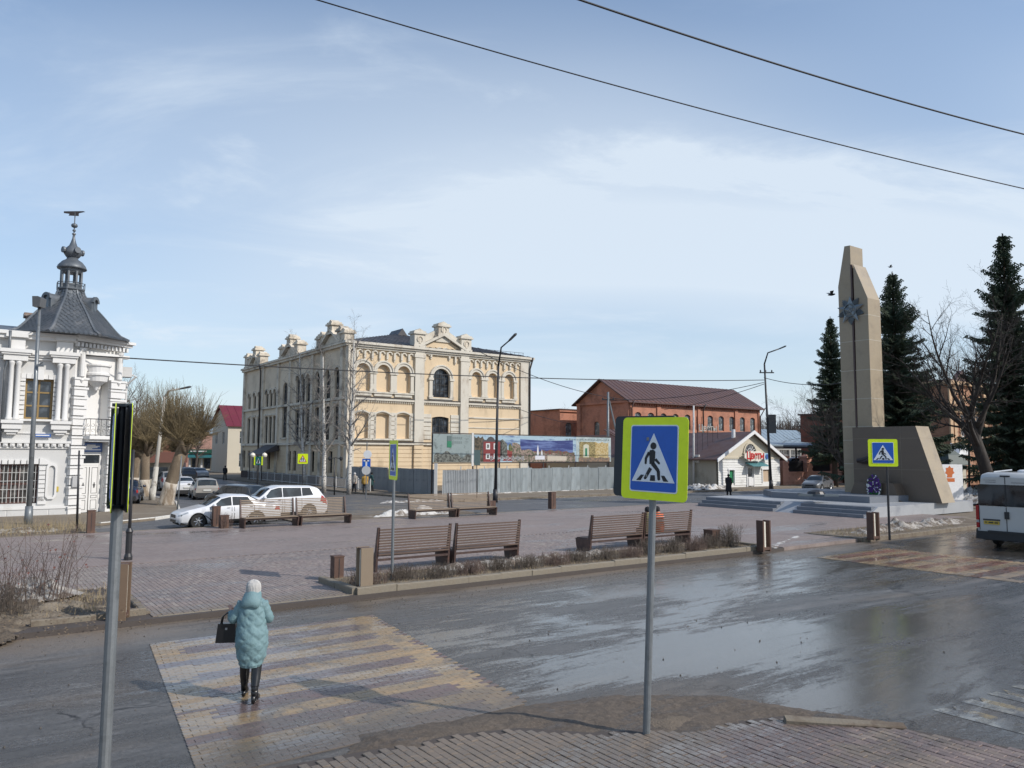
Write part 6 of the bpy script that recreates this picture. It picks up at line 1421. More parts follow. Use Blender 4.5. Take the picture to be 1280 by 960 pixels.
def plain_pole(name, label, pb, pt, r, m, zb=0, Y=None, cat='pole', strut=None, box_=None):
    B_ = G(*pb, zb) if Y is None else Vector((W(pb[0], pb[1], Y).x, Y, 0)); T_ = W(pt[0], pt[1], B_.y); t = thing(name, label, cat, (B_.x, B_.y, zb)); b = MB()
    b.tube([(0, 0, 0), (T_.x-B_.x, 0, T_.z-zb)], [r, r*.7], 8); b.build('shaft', m, t, smooth=True)
    if strut: S_ = W(strut[0], strut[1], B_.y); b = MB(); b.tube([(T_.x-B_.x, 0, T_.z-.4), (S_.x-B_.x+.0, 0, 1)], [r*.5, r*.6], 6); b.build('strut', m, t)
    if box_: b = MB(); b.cb(T_.x-B_.x, 0, T_.z-.8, 1.3, .1, .1); [b.lathe([(.05, 0), (.08, .1), (.04, .2)], 6, (T_.x-B_.x+s_*.55, 0, T_.z-.78)) for s_ in (-1, 0, 1)]; b.build('crossarm', m_iron, t)
    return t
plain_pole('utility_pole', 'grey utility pole with slanting strut before the brick factory gable', (760, 600), (760, 490), .17, m_galv, Y=80, strut=(783, 600), box_=True)
plain_pole('utility_pole', 'slim pale pole between the brick factory and the flower shop', (867, 606), (867, 507), .12, m_wg, Y=78)
plain_pole('utility_pole', 'thin grey pole rising in front of the brick mansion', (1211, 610), (1211, 520), .09, m_iron, Y=60)
plain_pole('sign_post', 'bare thin dark post in front of the merchant house door', (96, 664), (99, 563), .05, m_iron, .12)
plain_pole('sign_post', 'bare grey post at the kerb in front of the leaning willow', (221, 646), (227, 570), .045, m_galv)
pl = plain_pole('lantern_post', 'black cast lantern post standing on the square at the left', (160, 700), (167, 562), .055, m_iron, .12, cat='street lamp')
b = MB(); b.lathe([(.12, 0), (.12, .1), (.09, .2), (.09, .8), (.11, .85), (.06, .95)], 12); b.build('base', m_iron, pl)
qf = plain_pole('lantern_post', 'black double-armed lantern post by the corner of the grey fence', (418, 619), (418, 572), .06, m_iron, cat='street lamp')
b = MB(); ztp = W(418, 572, qf.location.y).z; b.tube([(-.45, 0, ztp-.1), (0, 0, ztp), (.45, 0, ztp-.1)], .03, 6); [b.lathe([(.05, -.25), (.14, -.1), (.14, 0), (.03, .1)], 8, (s_*.45, 0, ztp)) for s_ in (-1, 1)]; b.build('twin_lantern', m_iron, qf)
q5 = plain_pole('lantern_post', 'black post with pale globe lamps before the school entrance', (322, 605), (321, 569), .06, m_iron, Y=72, cat='street lamp')
b = MB(); [b.lathe([(.02, -.25), (.2, -.15), (.26, 0), (.2, .15), (.02, .25)], 10, (s_*.55, 0, W(321, 569, 72).z)) for s_ in (-1, 1)]; b.tube([(-.5, 0, W(321, 569, 72).z-.2), (.5, 0, W(321, 569, 72).z-.2)], .03, 5); b.build('globe', m_lamp, q5)
q6 = plain_pole('traffic_pole', 'dark post with the back of a traffic sign in front of the banner', (596, 625), (596, 566), .04, m_iron, cat='road sign'); b = MB(); zq = W(596, 572, q6.location.y).z; b.box(-.22, -.04, zq-.55, .22, .0, zq+.55); b.build('sign_back', flat('grey_green', (.12, .17, .16), .5), q6)
# ================================================================ WIRES
def wire(label, a, c, r, sag=.3, n=24):
    P = []
    for i in range(n+1): t = i/n; p = a+(c-a)*t; P.append((p.x, p.y, p.z-4*sag*t*(1-t)))
    b = MB(); b.tube(P, r, 5); o = b.build('overhead_wire', flat('wire_black', (.015, .015, .018), .6), smooth=True); tag(o, label, 'wire', 'overhead wires'); return o
wire('thick overhead cable crossing the top right of the sky', W(690, -12, 11), W(1330, 180, 17), .017, .13)
wire('thinner overhead cable crossing the whole upper sky', W(370, -8, 16), W(1330, 247, 22), .016, .2)
wire('wire running from the white merchant house to the leaning lamp post', W(0, 437, 38.5), W(955, 475, 74), .035, .55, 40)
wire('wire from the school corner sagging to the brick factory', W(600, 440, 74), W(790, 500, 96), .035, .9)
wire('wire between the brick factory and the leaning lamp post', W(760, 500, 80), W(955, 478, 74), .03, .5)
wire('short slack wire beside the school downpipe', W(640, 508, 78), W(722, 530, 105), .03, .3)
wire('wire from the leaning lamp post to the spruce by the monument', W(955, 472, 74), W(1060, 478, 60), .03, .4)
wire('lower wire from the leaning lamp post towards the brick factory', W(955, 480, 74), W(830, 512, 99), .03, .3)
# ================================================================ VEHICLES
m_rub = flat('tyre_rubber', (.018, .018, .018), .8); m_rim = flat('alloy', (.38, .39, .40), .35, .7); m_cgl = glassm('car_glass', (.012, .016, .018), .04); m_und = flat('underbody', (.01, .01, .01), .9)
m_red = flat('tail_red', (.35, .01, .012), .25); m_hl = flat('headlamp', (.45, .48, .5), .12, .3); m_plate = flat('plate_white', (.55, .55, .52), .4); m_trim = flat('black_trim', (.02, .021, .023), .5)
def paint(name, c, dirt=(.22, .19, .15), d=.4):
    if name in MC: return MC[name]
    t = NT(name); s = t.n('ShaderNodeSeparateXYZ'); t.l(t.tc.outputs['Object'], s.inputs[0])
    k = t.math('ADD', t.rng(s.outputs[2], .2, .85, .55, 0), t.math('MULTIPLY', t.math('SUBTRACT', t.noise(2.5, 5), .5), .5), True)
    c_ = t.mix(t.math('MULTIPLY', k, d*1.6), c, dirt); m = t.fin(c_, t.rng(k, 0, .6, .28, .7), 0, .5); t.b.inputs['Coat Weight'].default_value = .5; t.b.inputs['Coat Roughness'].default_value = .08
    MC[name] = m; return m
def lin(tab, t):
    for (a, x), (c, y) in zip(tab[:-1], tab[1:]):
        if t <= c: f = (t-a)/max(1e-6, c-a); f = f*f*(3-2*f)*.35+f*.65; return x+(y-x)*f
    return tab[-1][1]
def vehicle(name, label, cat, loc, rz, L, Wd, top, belt, wid, wheels, m, rw=.32, side=(), shield=None, rear=None, low=.2, tumble=.26, front_lamp=True, tail=None, group=None, boxy=False, dark_low=True):
    t = thing(name, label, cat, loc, rz, group); NS = 64
    def sec(f):
        zt = lin(top, f); zb = min(lin(belt, f), zt-.03); w = lin(wid, f)*Wd/2; x = L/2-f*L; zl = low+(.10 if f < .03 or f > .97 else 0)
        for wx_ in wheels:
            d = abs(x-(L/2-wx_)); R_ = rw+.055
            if d < R_: zl = max(zl, min(math.sqrt(R_*R_-d*d)+rw*.98, zb-.12))
        gh = zt-zb; e = min(1, gh/.3); yt = w-.04-tumble*gh-.05
        return [Vector((x, w*.9 if zl < .4 else w-.02, zl)), Vector((x, w, zl+(.1 if zl < .4 else .02))), Vector((x, w+.005, max(zl+.03, (low+zb)*.5+.12))), Vector((x, w-.04, zb)), Vector((x, yt, zt-.075*e)), Vector((x, yt-.16, zt-.015)), Vector((x, 0, zt))]
    def surf(f, s):
        sg = 1 if s <= 6 else -1
        if s > 6: s = 12-s
        q = sec(f); i = min(5, int(s)); v = q[i].lerp(q[i+1], s-i); return Vector((v.x, v.y*sg, v.z))
    b = MB(); vs = []; fs_ = []
    for i in range(NS+1):
        q = sec(i/NS); vs += [Vector((p.x, p.y, p.z)) for p in q]+[Vector((p.x, -p.y, p.z)) for p in q[:-1]][::-1]
    k = 13
    for i in range(NS):
        for j in range(k-1): fs_.append((i*k+j, (i+1)*k+j, (i+1)*k+j+1, i*k+j+1))
    fs_.append(tuple(range(k))); fs_.append(tuple(NS*k+j for j in range(k-1, -1, -1))); b.add(vs, fs_)
    bo = b.build('body', m, t, smooth=True)
    try:
        bo.data.set_sharp_from_angle(angle=R(32))
    except Exception: pass
    b = MB(); b.box(-L/2+.15, -Wd/2+.12, low-.03, L/2-.15, Wd/2-.12, min(.62, lin(belt, .5)-.15)); b.build('underbody', m_und, t)
    def patch(nm, corners, mm, off=.012, nf=8, ns=5):
        (fa, sa), (fb_, sb_), (fc, sc_), (fd, sd) = corners; V = []
        for i in range(nf+1):
            for j in range(ns+1):
                u_, v_ = i/nf, j/ns; f = (fa*(1-u_)+fb_*u_)*(1-v_)+(fd*(1-u_)+fc*u_)*v_; s = (sa*(1-u_)+sb_*u_)*(1-v_)+(sd*(1-u_)+sc_*u_)*v_
                p = surf(f, s); e_ = .004; n_ = (surf(f+e_, s)-surf(f-e_, s)).cross(surf(f, s+.02)-surf(f, s-.02)); n_ = n_.normalized() if n_.length > 1e-9 else Vector((0, 0, 1))
                if n_.dot(Vector((p.x*.3, p.y, p.z-low-.4))) < 0: n_ = -n_
                V.append(p+n_*off)
        b = MB(); b.add(V, [(i*(ns+1)+j, (i+1)*(ns+1)+j, (i+1)*(ns+1)+j+1, i*(ns+1)+j+1) for i in range(nf) for j in range(ns)]); return b.build(nm, mm, t, smooth=True)
    for (fa, fb_, fc, fd) in side:
        patch('side_window', ((fa, 3.1), (fb_, 3.1), (fc, 3.93), (fd, 3.93)), m_cgl); patch('side_window', ((fa, 8.9), (fb_, 8.9), (fc, 8.07), (fd, 8.07)), m_cgl)
    if shield: patch('windscreen', ((shield[0], 4.3), (shield[1], 4.3), (shield[1], 7.7), (shield[0], 7.7)), m_cgl, nf=6, ns=10)
    if rear: patch('rear_window', ((rear[0], 4.25), (rear[1], 4.35), (rear[1], 7.65), (rear[0], 7.75)), m_cgl, nf=6, ns=10)
    for s_ in (1, -1):
        qq = (lambda a: a) if s_ == 1 else (lambda a: 12-a)
        for (fa, fb_, fc, fd) in side[:2]: patch('door_gap', ((fa+.012, qq(.5)), (fa+.0165, qq(.5)), (fa+.0165, qq(3.05)), (fa+.012, qq(3.05))), m_trim, .003, 1, 6); patch('door_gap', ((fb_, qq(.5)), (fb_+.0045, qq(.5)), (fb_+.0045, qq(3.05)), (fb_, qq(3.05))), m_trim, .003, 1, 6); patch('door_handle', ((fb_-.045, qq(2.72)), (fb_-.015, qq(2.72)), (fb_-.015, qq(2.8)), (fb_-.045, qq(2.8))), m_trim, .02, 1, 1)
        q = (lambda a: a) if s_ == 1 else (lambda a: 12-a)
        if front_lamp: patch('headlight', ((.012, q(2.35)), (.10, q(2.75)), (.09, q(3.1)), (.015, q(3.0))), m_hl)
        if tail: patch('tail_light', ((tail[0], q(2.2)), (.992, q(2.1)), (.985, q(tail[1])), (tail[0]+.02, q(tail[1]))), m_red)
        if dark_low: patch('sill_trim', ((.25, q(.05)), (.75, q(.05)), (.75, q(1.2)), (.25, q(1.2))), m_trim, .006)
        b = MB(); f = .30; p = surf(shield[1]-.06 if shield else .3, 3.1 if s_ == 1 else 8.9); b.lathe([(.02, -.07), (.09, -.05), (.1, .03), (.04, .08)], 8, (p.x+.05, p.y+s_*.12, p.z+.06), sy=1.1); b.build('mirror', m, t, smooth=True)
    x = L/2; wf = lin(wid, .0)*Wd/2
    b = MB(); b.box(x-.03, -wf*.6, low+.28, x+.012, wf*.6, low+.42); b.box(x-.03, -wf*.8, low+.08, x+.01, wf*.8, low+.2); b.build('grille', m_trim, t)
    wr_ = lin(wid, 1.0)*Wd/2; b = MB(); b.box(-x-.04, -wr_*.98, low+.02, -x+.05, wr_*.98, low+.3); b.build('bumper', m_trim, t); b = MB(); b.box(-x-.05, -.26, low+.42, -x+.01, .26, low+.53); b.build('number_plate', m_plate, t)
    for wx_ in wheels:
        for s_ in (1, -1):
            b = MB(); b.lathe([(rw*.62, -.1), (rw*.93, -.105), (rw, -.07), (rw, .07), (rw*.93, .105), (rw*.62, .1)], 24); w_ = b.build('wheel', m_rub, t, (L/2-wx_, s_*(Wd/2-.105), rw), smooth=False); w_.rotation_euler = (R(90), 0, 0)
            b = MB(); z_ = -.1*s_; b.lathe([(rw*.66, z_*.6), (rw*.64, z_), (rw*.58, z_*.95), (rw*.55, z_*.55), (.01, z_*.5)], 24)
            for i in range(7): a = 2*math.pi*i/7; b.tube([(.03*math.cos(a), .03*math.sin(a), z_*.9), (rw*.6*math.cos(a), rw*.6*math.sin(a), z_*.95)], [.045, .03], 4)
            b.build('rim', m_rim, w_)
    return t, patch, surf
SEDAN = dict(L=4.55, Wd=1.74, top=[(0, .62), (.03, .74), (.12, .86), (.255, .98), (.40, 1.36), (.5, 1.46), (.66, 1.43), (.82, 1.10), (.86, 1.06), (.97, 1.02), (1, .9)], belt=[(0, .6), (.1, .74), (.25, .90), (.6, .94), (.85, .98), (1, .86)], wid=[(0, .72), (.03, .86), (.1, .96), (.3, 1), (.8, 1), (.95, .94), (1, .84)], wheels=(.85, 3.4), side=((.285, .50, .50, .405), (.512, .72, .665, .512)), shield=(.268, .40), rear=(.69, .80), tail=(.93, 2.95))
SUV = dict(L=4.65, Wd=1.84, top=[(0, .75), (.03, .95), (.1, 1.05), (.24, 1.14), (.36, 1.58), (.46, 1.70), (.82, 1.66), (.9, 1.56), (.965, 1.15), (1, .95)], belt=[(0, .72), (.1, .92), (.24, 1.04), (.6, 1.08), (.9, 1.18), (1, .92)], wid=[(0, .74), (.03, .88), (.1, .97), (.3, 1), (.85, 1), (.95, .95), (1, .86)], wheels=(.9, 3.65), rw=.35, side=((.275, .49, .49, .375), (.50, .70, .70, .50), (.71, .83, .80, .71)), shield=(.25, .365), rear=(.90, .96), tail=(.91, 3.3))
WAG = dict(SUV, L=4.2, Wd=1.72, top=[(0, .62), (.03, .78), (.1, .88), (.24, .98), (.36, 1.38), (.46, 1.48), (.86, 1.46), (.92, 1.38), (.975, .98), (1, .85)], belt=[(0, .6), (.1, .78), (.24, .9), (.9, .96), (1, .82)], wheels=(.75, 3.2), rw=.3, rear=(.915, .97), tail=(.955, 3.0))
HD = TH+R(180)
def at(px, py, z=0): return G(px, py, z)
p = at(276, 660); vehicle('parked_car', 'white saloon car with its nose pointing left behind the rusty bollards', 'car', (p.x-.15, p.y+1.0, -.0), HD, m=paint('white_paint_car', (.66, .67, .69)), **SEDAN)
q = W(347, 640, 39.6); vehicle('parked_car', 'white estate-shaped off-road car behind the far left benches', 'car', (q.x, 39.6, 0), HD-R(2), m=MC['white_paint_car'], **SUV)
q = W(296, 620, 46.0); vehicle('parked_car', 'dark car of which only roof and windows show above the white saloon', 'car', (q.x, 46, 0), TH+R(112), m=paint('dark_paint', (.035, .04, .045)), **WAG)
p = at(240, 625); vehicle('parked_car', 'silver-beige estate car seen from behind by the leaning willow', 'car', (p.x, p.y+2, 0), TH+R(90)-R(8), m=paint('beige_silver', (.30, .285, .26)), **WAG)
q = W(247, 595, 92); vehicle('parked_car', 'small silver saloon seen from behind in the far street', 'car', (q.x, 92, 0), TH+R(90), m=paint('silver_paint', (.33, .34, .36)), **SEDAN)
q = W(230, 590, 84); vehicle('parked_car', 'dark off-road car in the shade of the far street', 'car', (q.x, 84, 0), TH+R(90), m=MC['dark_paint'], **SUV)
q = W(225, 612, 60); vehicle('parked_car', 'pale car half hidden by the leaning willow trunk', 'car', (q.x, 60, 0), TH+R(90), m=MC['white_paint_car'], **SEDAN)
q = W(209, 600, 68); vehicle('parked_car', 'pale off-road car behind the concrete pole in the tree row', 'car', (q.x, 68, 0), TH+R(90), m=MC['silver_paint'], **SUV)
q = W(159, 610, 50); vehicle('parked_car', 'dark blue car standing by the corner of the white house behind the foreground sign', 'car', (q.x, 50, .1), TH+R(75), m=paint('navy_paint', (.02, .03, .07)), **SEDAN)
q = W(1022, 600, 73); vehicle('parked_car', 'dark grey saloon car facing left beyond the monument podium', 'car', (q.x, 73, 0), HD+R(14), m=paint('grey_paint', (.10, .105, .115)), **SEDAN)
q = W(1003, 588, 93); vehicle('parked_car', 'black car behind the grille of the salmon fence', 'car', (q.x, 93, .3), HD, m=paint('black_paint', (.012, .013, .015)), **SUV)
VAN = dict(L=5.6, Wd=2.05, top=[(0, .9), (.02, 1.1), (.12, 1.35), (.26, 2.2), (.34, 2.5), (.5, 2.58), (.97, 2.58), (.995, 2.5), (1, 2.44)], belt=[(0, .85), (.12, 1.15), (.3, 1.25), (1, 1.25)], wid=[(0, .78), (.05, .92), (.15, 1), (.95, 1), (.99, .985), (1, .965)], wheels=(.95, 4.4), rw=.34, low=.28, tumble=.06, side=((.2, .33, .33, .28), (.36, .60, .60, .36), (.62, .94, .94, .62)), shield=(.14, .30), rear=None, tail=None)
q = W(1000, 580, 99); vehicle('minibus', 'white minibus parked behind the salmon fence under the dark canopy', 'minibus', (q.x, 99, .5), HD, m=MC['white_paint_car'], **VAN)
# the near van, seen from behind
VN = dict(VAN, L=5.9, low=.32, rw=.36, top=[(0, .9), (.02, 1.1), (.12, 1.35), (.26, 2.3), (.34, 2.68), (.5, 2.78), (.96, 2.78), (.99, 2.70), (1, 2.60)])
p = at(1222, 684); van, vpatch, _ = vehicle('minibus', 'tall white minibus seen from behind at the right edge of the square', 'minibus', (0, 0, 0), TH, m=paint('van_white', (.50, .50, .48), d=.35), dark_low=False, **VN)
c0 = p+E1*2.95-E2*1.03; van.location = (c0.x, c0.y, 0)
for c in list(van.children):
    if c.name.startswith(('bumper', 'number_plate')): bpy.data.objects.remove(c)
X = -2.95
def vb(nm, m_, *bxs, parent=van):
    b = MB(); [b.box(*q) for q in bxs]; return b.build(nm, m_, parent)
b = MB(); P = rrect(1.86, .78, .07); b.prism([(y, z+1.94) for y, z in P], 'x', X-.012, X+.03); b.build('rear_window', m_cgl, van)
b = MB(); b.prism([(y, z+1.94) for y, z in rrect(.05, .80, .01)], 'x', X-.02, X); b.build('door_gap', m_trim, van)
vb('door_gap', m_trim, (X-.008, -.012, .66, X+.02, .012, 1.52), (X-.008, -.012, 2.36, X+.02, .012, 2.6), (X-.008, .90, .66, X+.02, .92, 1.55), (X-.008, -.92, .66, X+.02, -.90, 1.55))
for s_ in (1, -1): vb('tail_light', m_red, (X-.03, s_*.97-.05, 1.02, X+.25, s_*.97+.05, 1.55)); vb('reverse_lamp', m_hl, (X-.032, s_*.97-.045, .93, X+.2, s_*.97+.045, 1.0)); vb('tail_light', m_red, (X-.03, s_*.97-.05, .74, X+.2, s_*.97+.05, .92))
b = MB(); b.box(X-.10, -1.0, .33, X+.08, 1.0, .62); b.box(X-.14, -.6, .58, X+.04, .6, .66); b.prism([(X-.10, .33), (X+.5, .33), (X+.5, .70), (X-.02, .70)], 'y', -1.03, -.99); b.prism([(X-.10, .33), (X+.5, .33), (X+.5, .70), (X-.02, .70)], 'y', .99, 1.03); b.build('bumper', m_trim, van)
vb('handle', m_trim, (X-.06, -.09, 1.10, X+.01, .05, 1.36)); vb('plate_recess', m_trim, (X-.035, .22, 1.02, X+.01, .78, 1.07))
vb('number_plate', flat('plate_yellow', (.55, .38, .04), .4), (X-.03, .24, .88, X+.01, .76, 1.0)); vb('plate_text', m_iron, (X-.034, .28, .92, X-.029, .40, .965), (X-.034, .44, .92, X-.029, .60, .965), (X-.034, .65, .93, X-.029, .72, .965))
vb('faded_lettering', flat('lettering_grey', (.22, .22, .21), .6), (X+.0, .30, 2.47, X+.012, .72, 2.50), (X+.0, .30, 2.40, X+.012, .66, 2.425), (X+.0, -.75, 2.40, X+.012, -.2, 2.425))
vb('brake_lamp', m_trim, (X-.01, -.16, 2.62, X+.12, .16, 2.67)); b = MB(); b.lathe([(.30, 0), (.30, .06), (.22, .1), (.02, .11)], 16, (X+1.1, -.3, 2.77), sy=.9); b.tube([(X+.5, .55, 2.78), (X+.9, .1, 2.86)], .03, 5); b.build('roof_hatch', m_wpaint, van)
# ================================================================ PEOPLE
def skinfig(J, E, name, m, parent, root='pelvis', sub=2):
    keys = list(J); me = bpy.data.meshes.new(name); me.from_pydata([J[k][0] for k in keys], [(keys.index(a), keys.index(c)) for a, c in E], [])
    o = bpy.data.objects.new(name, me); C.objects.link(o)
    md = o.modifiers.new('s', 'SKIN'); sv = me.skin_vertices[0].data
    for i, k in enumerate(keys):
        r = J[k][1]; sv[i].radius = (r, r) if isinstance(r, (int, float)) else r; sv[i].use_root = (k == root)
    ms = o.modifiers.new('u', 'SUBSURF'); ms.levels = sub; ms.render_levels = sub
    dg = bpy.context.evaluated_depsgraph_get(); dg.update(); ev = o.evaluated_get(dg); me2 = bpy.data.meshes.new_from_object(ev)
    bpy.data.objects.remove(o); me2.materials.clear(); me2.materials.append(m); me2.polygons.foreach_set('use_smooth', [True]*len(me2.polygons))
    return link(name, me2, parent)
m_skin = flat('skin', (.48, .27, .19), .6)
HANDE = [('wr', 'palm')]+[('palm', f'f{i}a') for i in range(4)]+[(f'f{i}a', f'f{i}b') for i in range(4)]+[('wr', 'tha'), ('tha', 'thb')]
def body(parent, P, H=1.66, hands=True, m=m_skin):
    """P: joint positions; one continuous skinned figure"""
    V = Vector; J = {'pelvis': (P['pelvis'], .12), 'spine': (P['spine'], .115), 'chest': (P['chest'], (.15, .12)), 'neck': (P['neck'], .05), 'skull': (P['skull'], (.075, .085)), 'crown': (P['crown'], .075), 'nose': (P['skull']+P.get('face', V((0, 1, 0)))*.105+V((0, 0, -.01)), .012)}
    E = [('pelvis', 'spine'), ('spine', 'chest'), ('chest', 'neck'), ('neck', 'skull'), ('skull', 'crown'), ('skull', 'nose')]
    for s in ('l', 'r'):
        J[s+'sh'] = (P[s+'sh']+V((0, 0, -.03)), .045); J[s+'el'] = (P[s+'el'], .042); J[s+'wr'] = (P[s+'wr'], .027)
        J[s+'hip'] = (P[s+'hip'], .09); J[s+'kn'] = (P[s+'kn'], .058); J[s+'an'] = (P[s+'an'], .038); J[s+'toe'] = (P[s+'toe'], .03)
        E += [('chest', s+'sh'), (s+'sh', s+'el'), (s+'el', s+'wr'), ('pelvis', s+'hip'), (s+'hip', s+'kn'), (s+'kn', s+'an'), (s+'an', s+'toe')]
        d = (P[s+'wr']-P[s+'el']).normalized(); up_ = V((0, 0, 1)); sd = d.cross(up_); sd = sd.normalized() if sd.length > .1 else V((1, 0, 0)); up2 = sd.cross(d)
        J[s+'palm'] = (P[s+'wr']+d*.07, (.022, .032)); E.append((s+'wr', s+'palm'))
        if hands:
            for i in range(4):
                o_ = sd*((i-1.5)*.02); L_ = (.035, .042, .045, .036)[i]; a_ = P[s+'wr']+d*.10+o_; J[f'{s}f{i}a'] = (a_+d*L_*.6-up2*.008, .0085); J[f'{s}f{i}b'] = (a_+d*L_-up2*.035, .0075); E += [(s+'palm', f'{s}f{i}a'), (f'{s}f{i}a', f'{s}f{i}b')]
            J[s+'tha'] = (P[s+'wr']+d*.05+sd*.04, .01); J[s+'thb'] = (P[s+'wr']+d*.085+sd*.048-up2*.015, .0085); E += [(s+'palm', s+'tha'), (s+'tha', s+'thb')]
    return skinfig(J, E, 'body', m, parent)
def vv(**k): return {a: Vector(c) for a, c in k.items()}
def coatmesh(b, rings, n=40, quilt=0, seed=0):
    vs = []; fs_ = []; k = len(rings)
    for i, (x, y, z, rx, ry) in enumerate(rings):
        for j in range(n):
            a = 2*math.pi*j/n; c, s = math.cos(a), math.sin(a); q = 0
            if quilt:
                U = a/math.pi*7; Vv = z*12; q = quilt*(min(abs(math.sin((U+Vv)*.5*math.pi/1.0)), .8)*min(abs(math.sin((U-Vv)*.5*math.pi)), .8)-.3)
                q += .014*noise.noise(Vector((c*1.6, s*1.6, z*6.5+seed)))+.005*noise.noise(Vector((c*5, s*5, z*22+seed)))
            vs.append((x+(rx+q)*c, y+(ry+q)*s, z))
    for i in range(k-1):
        for j in range(n): fs_.append((i*n+j, i*n+(j+1) % n, (i+1)*n+(j+1) % n, (i+1)*n+j))
    fs_.append(tuple(range(n-1, -1, -1))); fs_.append(tuple((k-1)*n+j for j in range(n))); b.add(vs, fs_)
def ringint(R_, m_):
    out_ = []
    for i in range(len(R_)-1):
        for k in range(m_):
            t = k/m_; t2 = t*t*(3-2*t); out_.append(tuple(R_[i][q]*(1-(t if q == 2 else t2))+R_[i+1][q]*(t if q == 2 else t2) for q in range(5)))
    return out_+[R_[-1]]
def sleeve(b, pts, rad, puff=.006, n=16, steps=9):
    P = []; Rr = []; pts = [Vector(p) for p in pts]
    for i in range(len(pts)-1):
        for k in range(steps): t = k/steps; P.append(pts[i].lerp(pts[i+1], t)); Rr.append(rad[i]*(1-t)+rad[i+1]*t+puff*math.sin(k*2.1+i))
    P.append(pts[-1]); Rr.append(rad[-1]); Q = P[:]
    for i in range(2, len(P)-2): Q[i] = (P[i-2]+P[i-1]+P[i]+P[i+1]+P[i+2])/5
    b.tube(Q, Rr, n)
# woman in the pale blue coat, walking away over the crossing
m_coat = mat('mint_blue_coat', (.165, .262, .28), .6, .1, 5, None, bump=.6, bs=45, bd=.01, spec=.3); m_boot = flat('black_leather', (.012, .012, .013), .28); m_knit = mat('white_knit', (.52, .51, .49), .95, .1, 8, None, bump=1, bs=90, bd=.006, stretch=(1, 1, .3))
pR = G(322, 883); pL = G(301, 868); mid_ = (pR+pL)/2
wo = thing('person', 'woman in pale blue quilted coat and white knitted hat walking over the wet crossing', 'person', (mid_.x, mid_.y, .026), R(6))
Pw = vv(pelvis=(0.01, 0, .86), spine=(.01, 0, 1.05), chest=(.0, .02, 1.26), neck=(0, .04, 1.43), skull=(0, .055, 1.53), crown=(0, .05, 1.60), lsh=(-.17, .03, 1.35), lel=(-.275, .0, 1.10), lwr=(-.335, .13, 1.21), rsh=(.17, .03, 1.35), rel=(.245, .06, 1.10), rwr=(.16, .26, 1.13), lhip=(-.09, 0, .82), lkn=(-.10, .10, .47), lan=(-.11, .16, .09), ltoe=(-.12, .31, .04), rhip=(.10, 0, .82), rkn=(.10, -.02, .46), ran=(.115, -.20, .12), rtoe=(.12, -.06, .04))
body(wo, Pw)
RG_ = [(x_, y_, z_, a_*.95, b_*.95) for x_, y_, z_, a_, b_ in [(.01, -.01, .46, .165, .15), (.01, -.01, .50, .185, .165), (.01, -.01, .62, .222, .195), (.01, -.005, .80, .252, .22), (.01, 0, .92, .25, .21), (.0, 0, 1.05, .222, .18), (0, .01, 1.20, .215, .165), (0, .02, 1.31, .205, .145), (0, .03, 1.38, .17, .13), (0, .04, 1.43, .10, .10), (0, .04, 1.47, .085, .09)]]
b = MB(); coatmesh(b, ringint(RG_, 14), 150, .016)
sleeve(b, [Pw['lsh']+Vector((.03, 0, .0)), Pw['lel'], Pw['lwr']-Vector((0, .02, .01))], [.082, .072, .048]); sleeve(b, [Pw['rsh']-Vector((.03, 0, 0)), Pw['rel'], Pw['rwr']], [.082, .074, .05])
for sx_ in (-1, 1): b.lathe([(.01, -.10), (.065, -.07), (.085, 0), (.065, .055), (.01, .07)], 14, (sx_*.145, .02, 1.315))
b.build('coat', m_coat, wo, smooth=True)
b = MB()      # hood lying on the back
VS = []; n = 24
for i, (w_, yb_, yf_, z) in enumerate([(.05, -.10, -.04, 1.27), (.12, -.155, -.05, 1.31), (.145, -.165, -.03, 1.37), (.14, -.14, .08, 1.43), (.125, -.10, .12, 1.48), (.105, -.07, .12, 1.51), (.085, -.045, .10, 1.515)]):
    for j in range(n): a = 2*math.pi*j/n; VS.append((w_*math.cos(a), (yb_+yf_)/2+(yf_-yb_)/2*math.sin(a), z+.012*math.sin(3*a)))
b.add(VS, [(i*n+j, i*n+(j+1) % n, (i+1)*n+(j+1) % n, (i+1)*n+j) for i in range(6) for j in range(n)]+[tuple(range(n-1, -1, -1)), tuple(6*n+j for j in range(n))]); b.build('hood', m_coat, wo, smooth=True)
b = MB()
for i in range(30): a = 2*math.pi*i/30; b.tube([(.101*math.cos(a)*q_, .05+.101*math.sin(a)*q_, 1.55+z_) for q_, z_ in ((1.0, -.09), (1.02, -.03), (1.03, .02), (.97, .055), (.79, .09), (.49, .113), (.1, .123))], .0065, 4)
b.build('hat_rib', m_knit, wo, kind='stuff')
b = MB(); HV = [(.088, -.10), (.10, -.08), (.102, -.03), (.103, .02), (.098, .055), (.08, .09), (.05, .112), (.012, .122)]; b.lathe(HV, 28, (0, .05, 1.55)); b.lathe([(.098, -.10), (.108, -.09), (.108, -.05), (.10, -.04)], 28, (0, .05, 1.55)); b.build('knitted_hat', m_knit, wo, smooth=True)
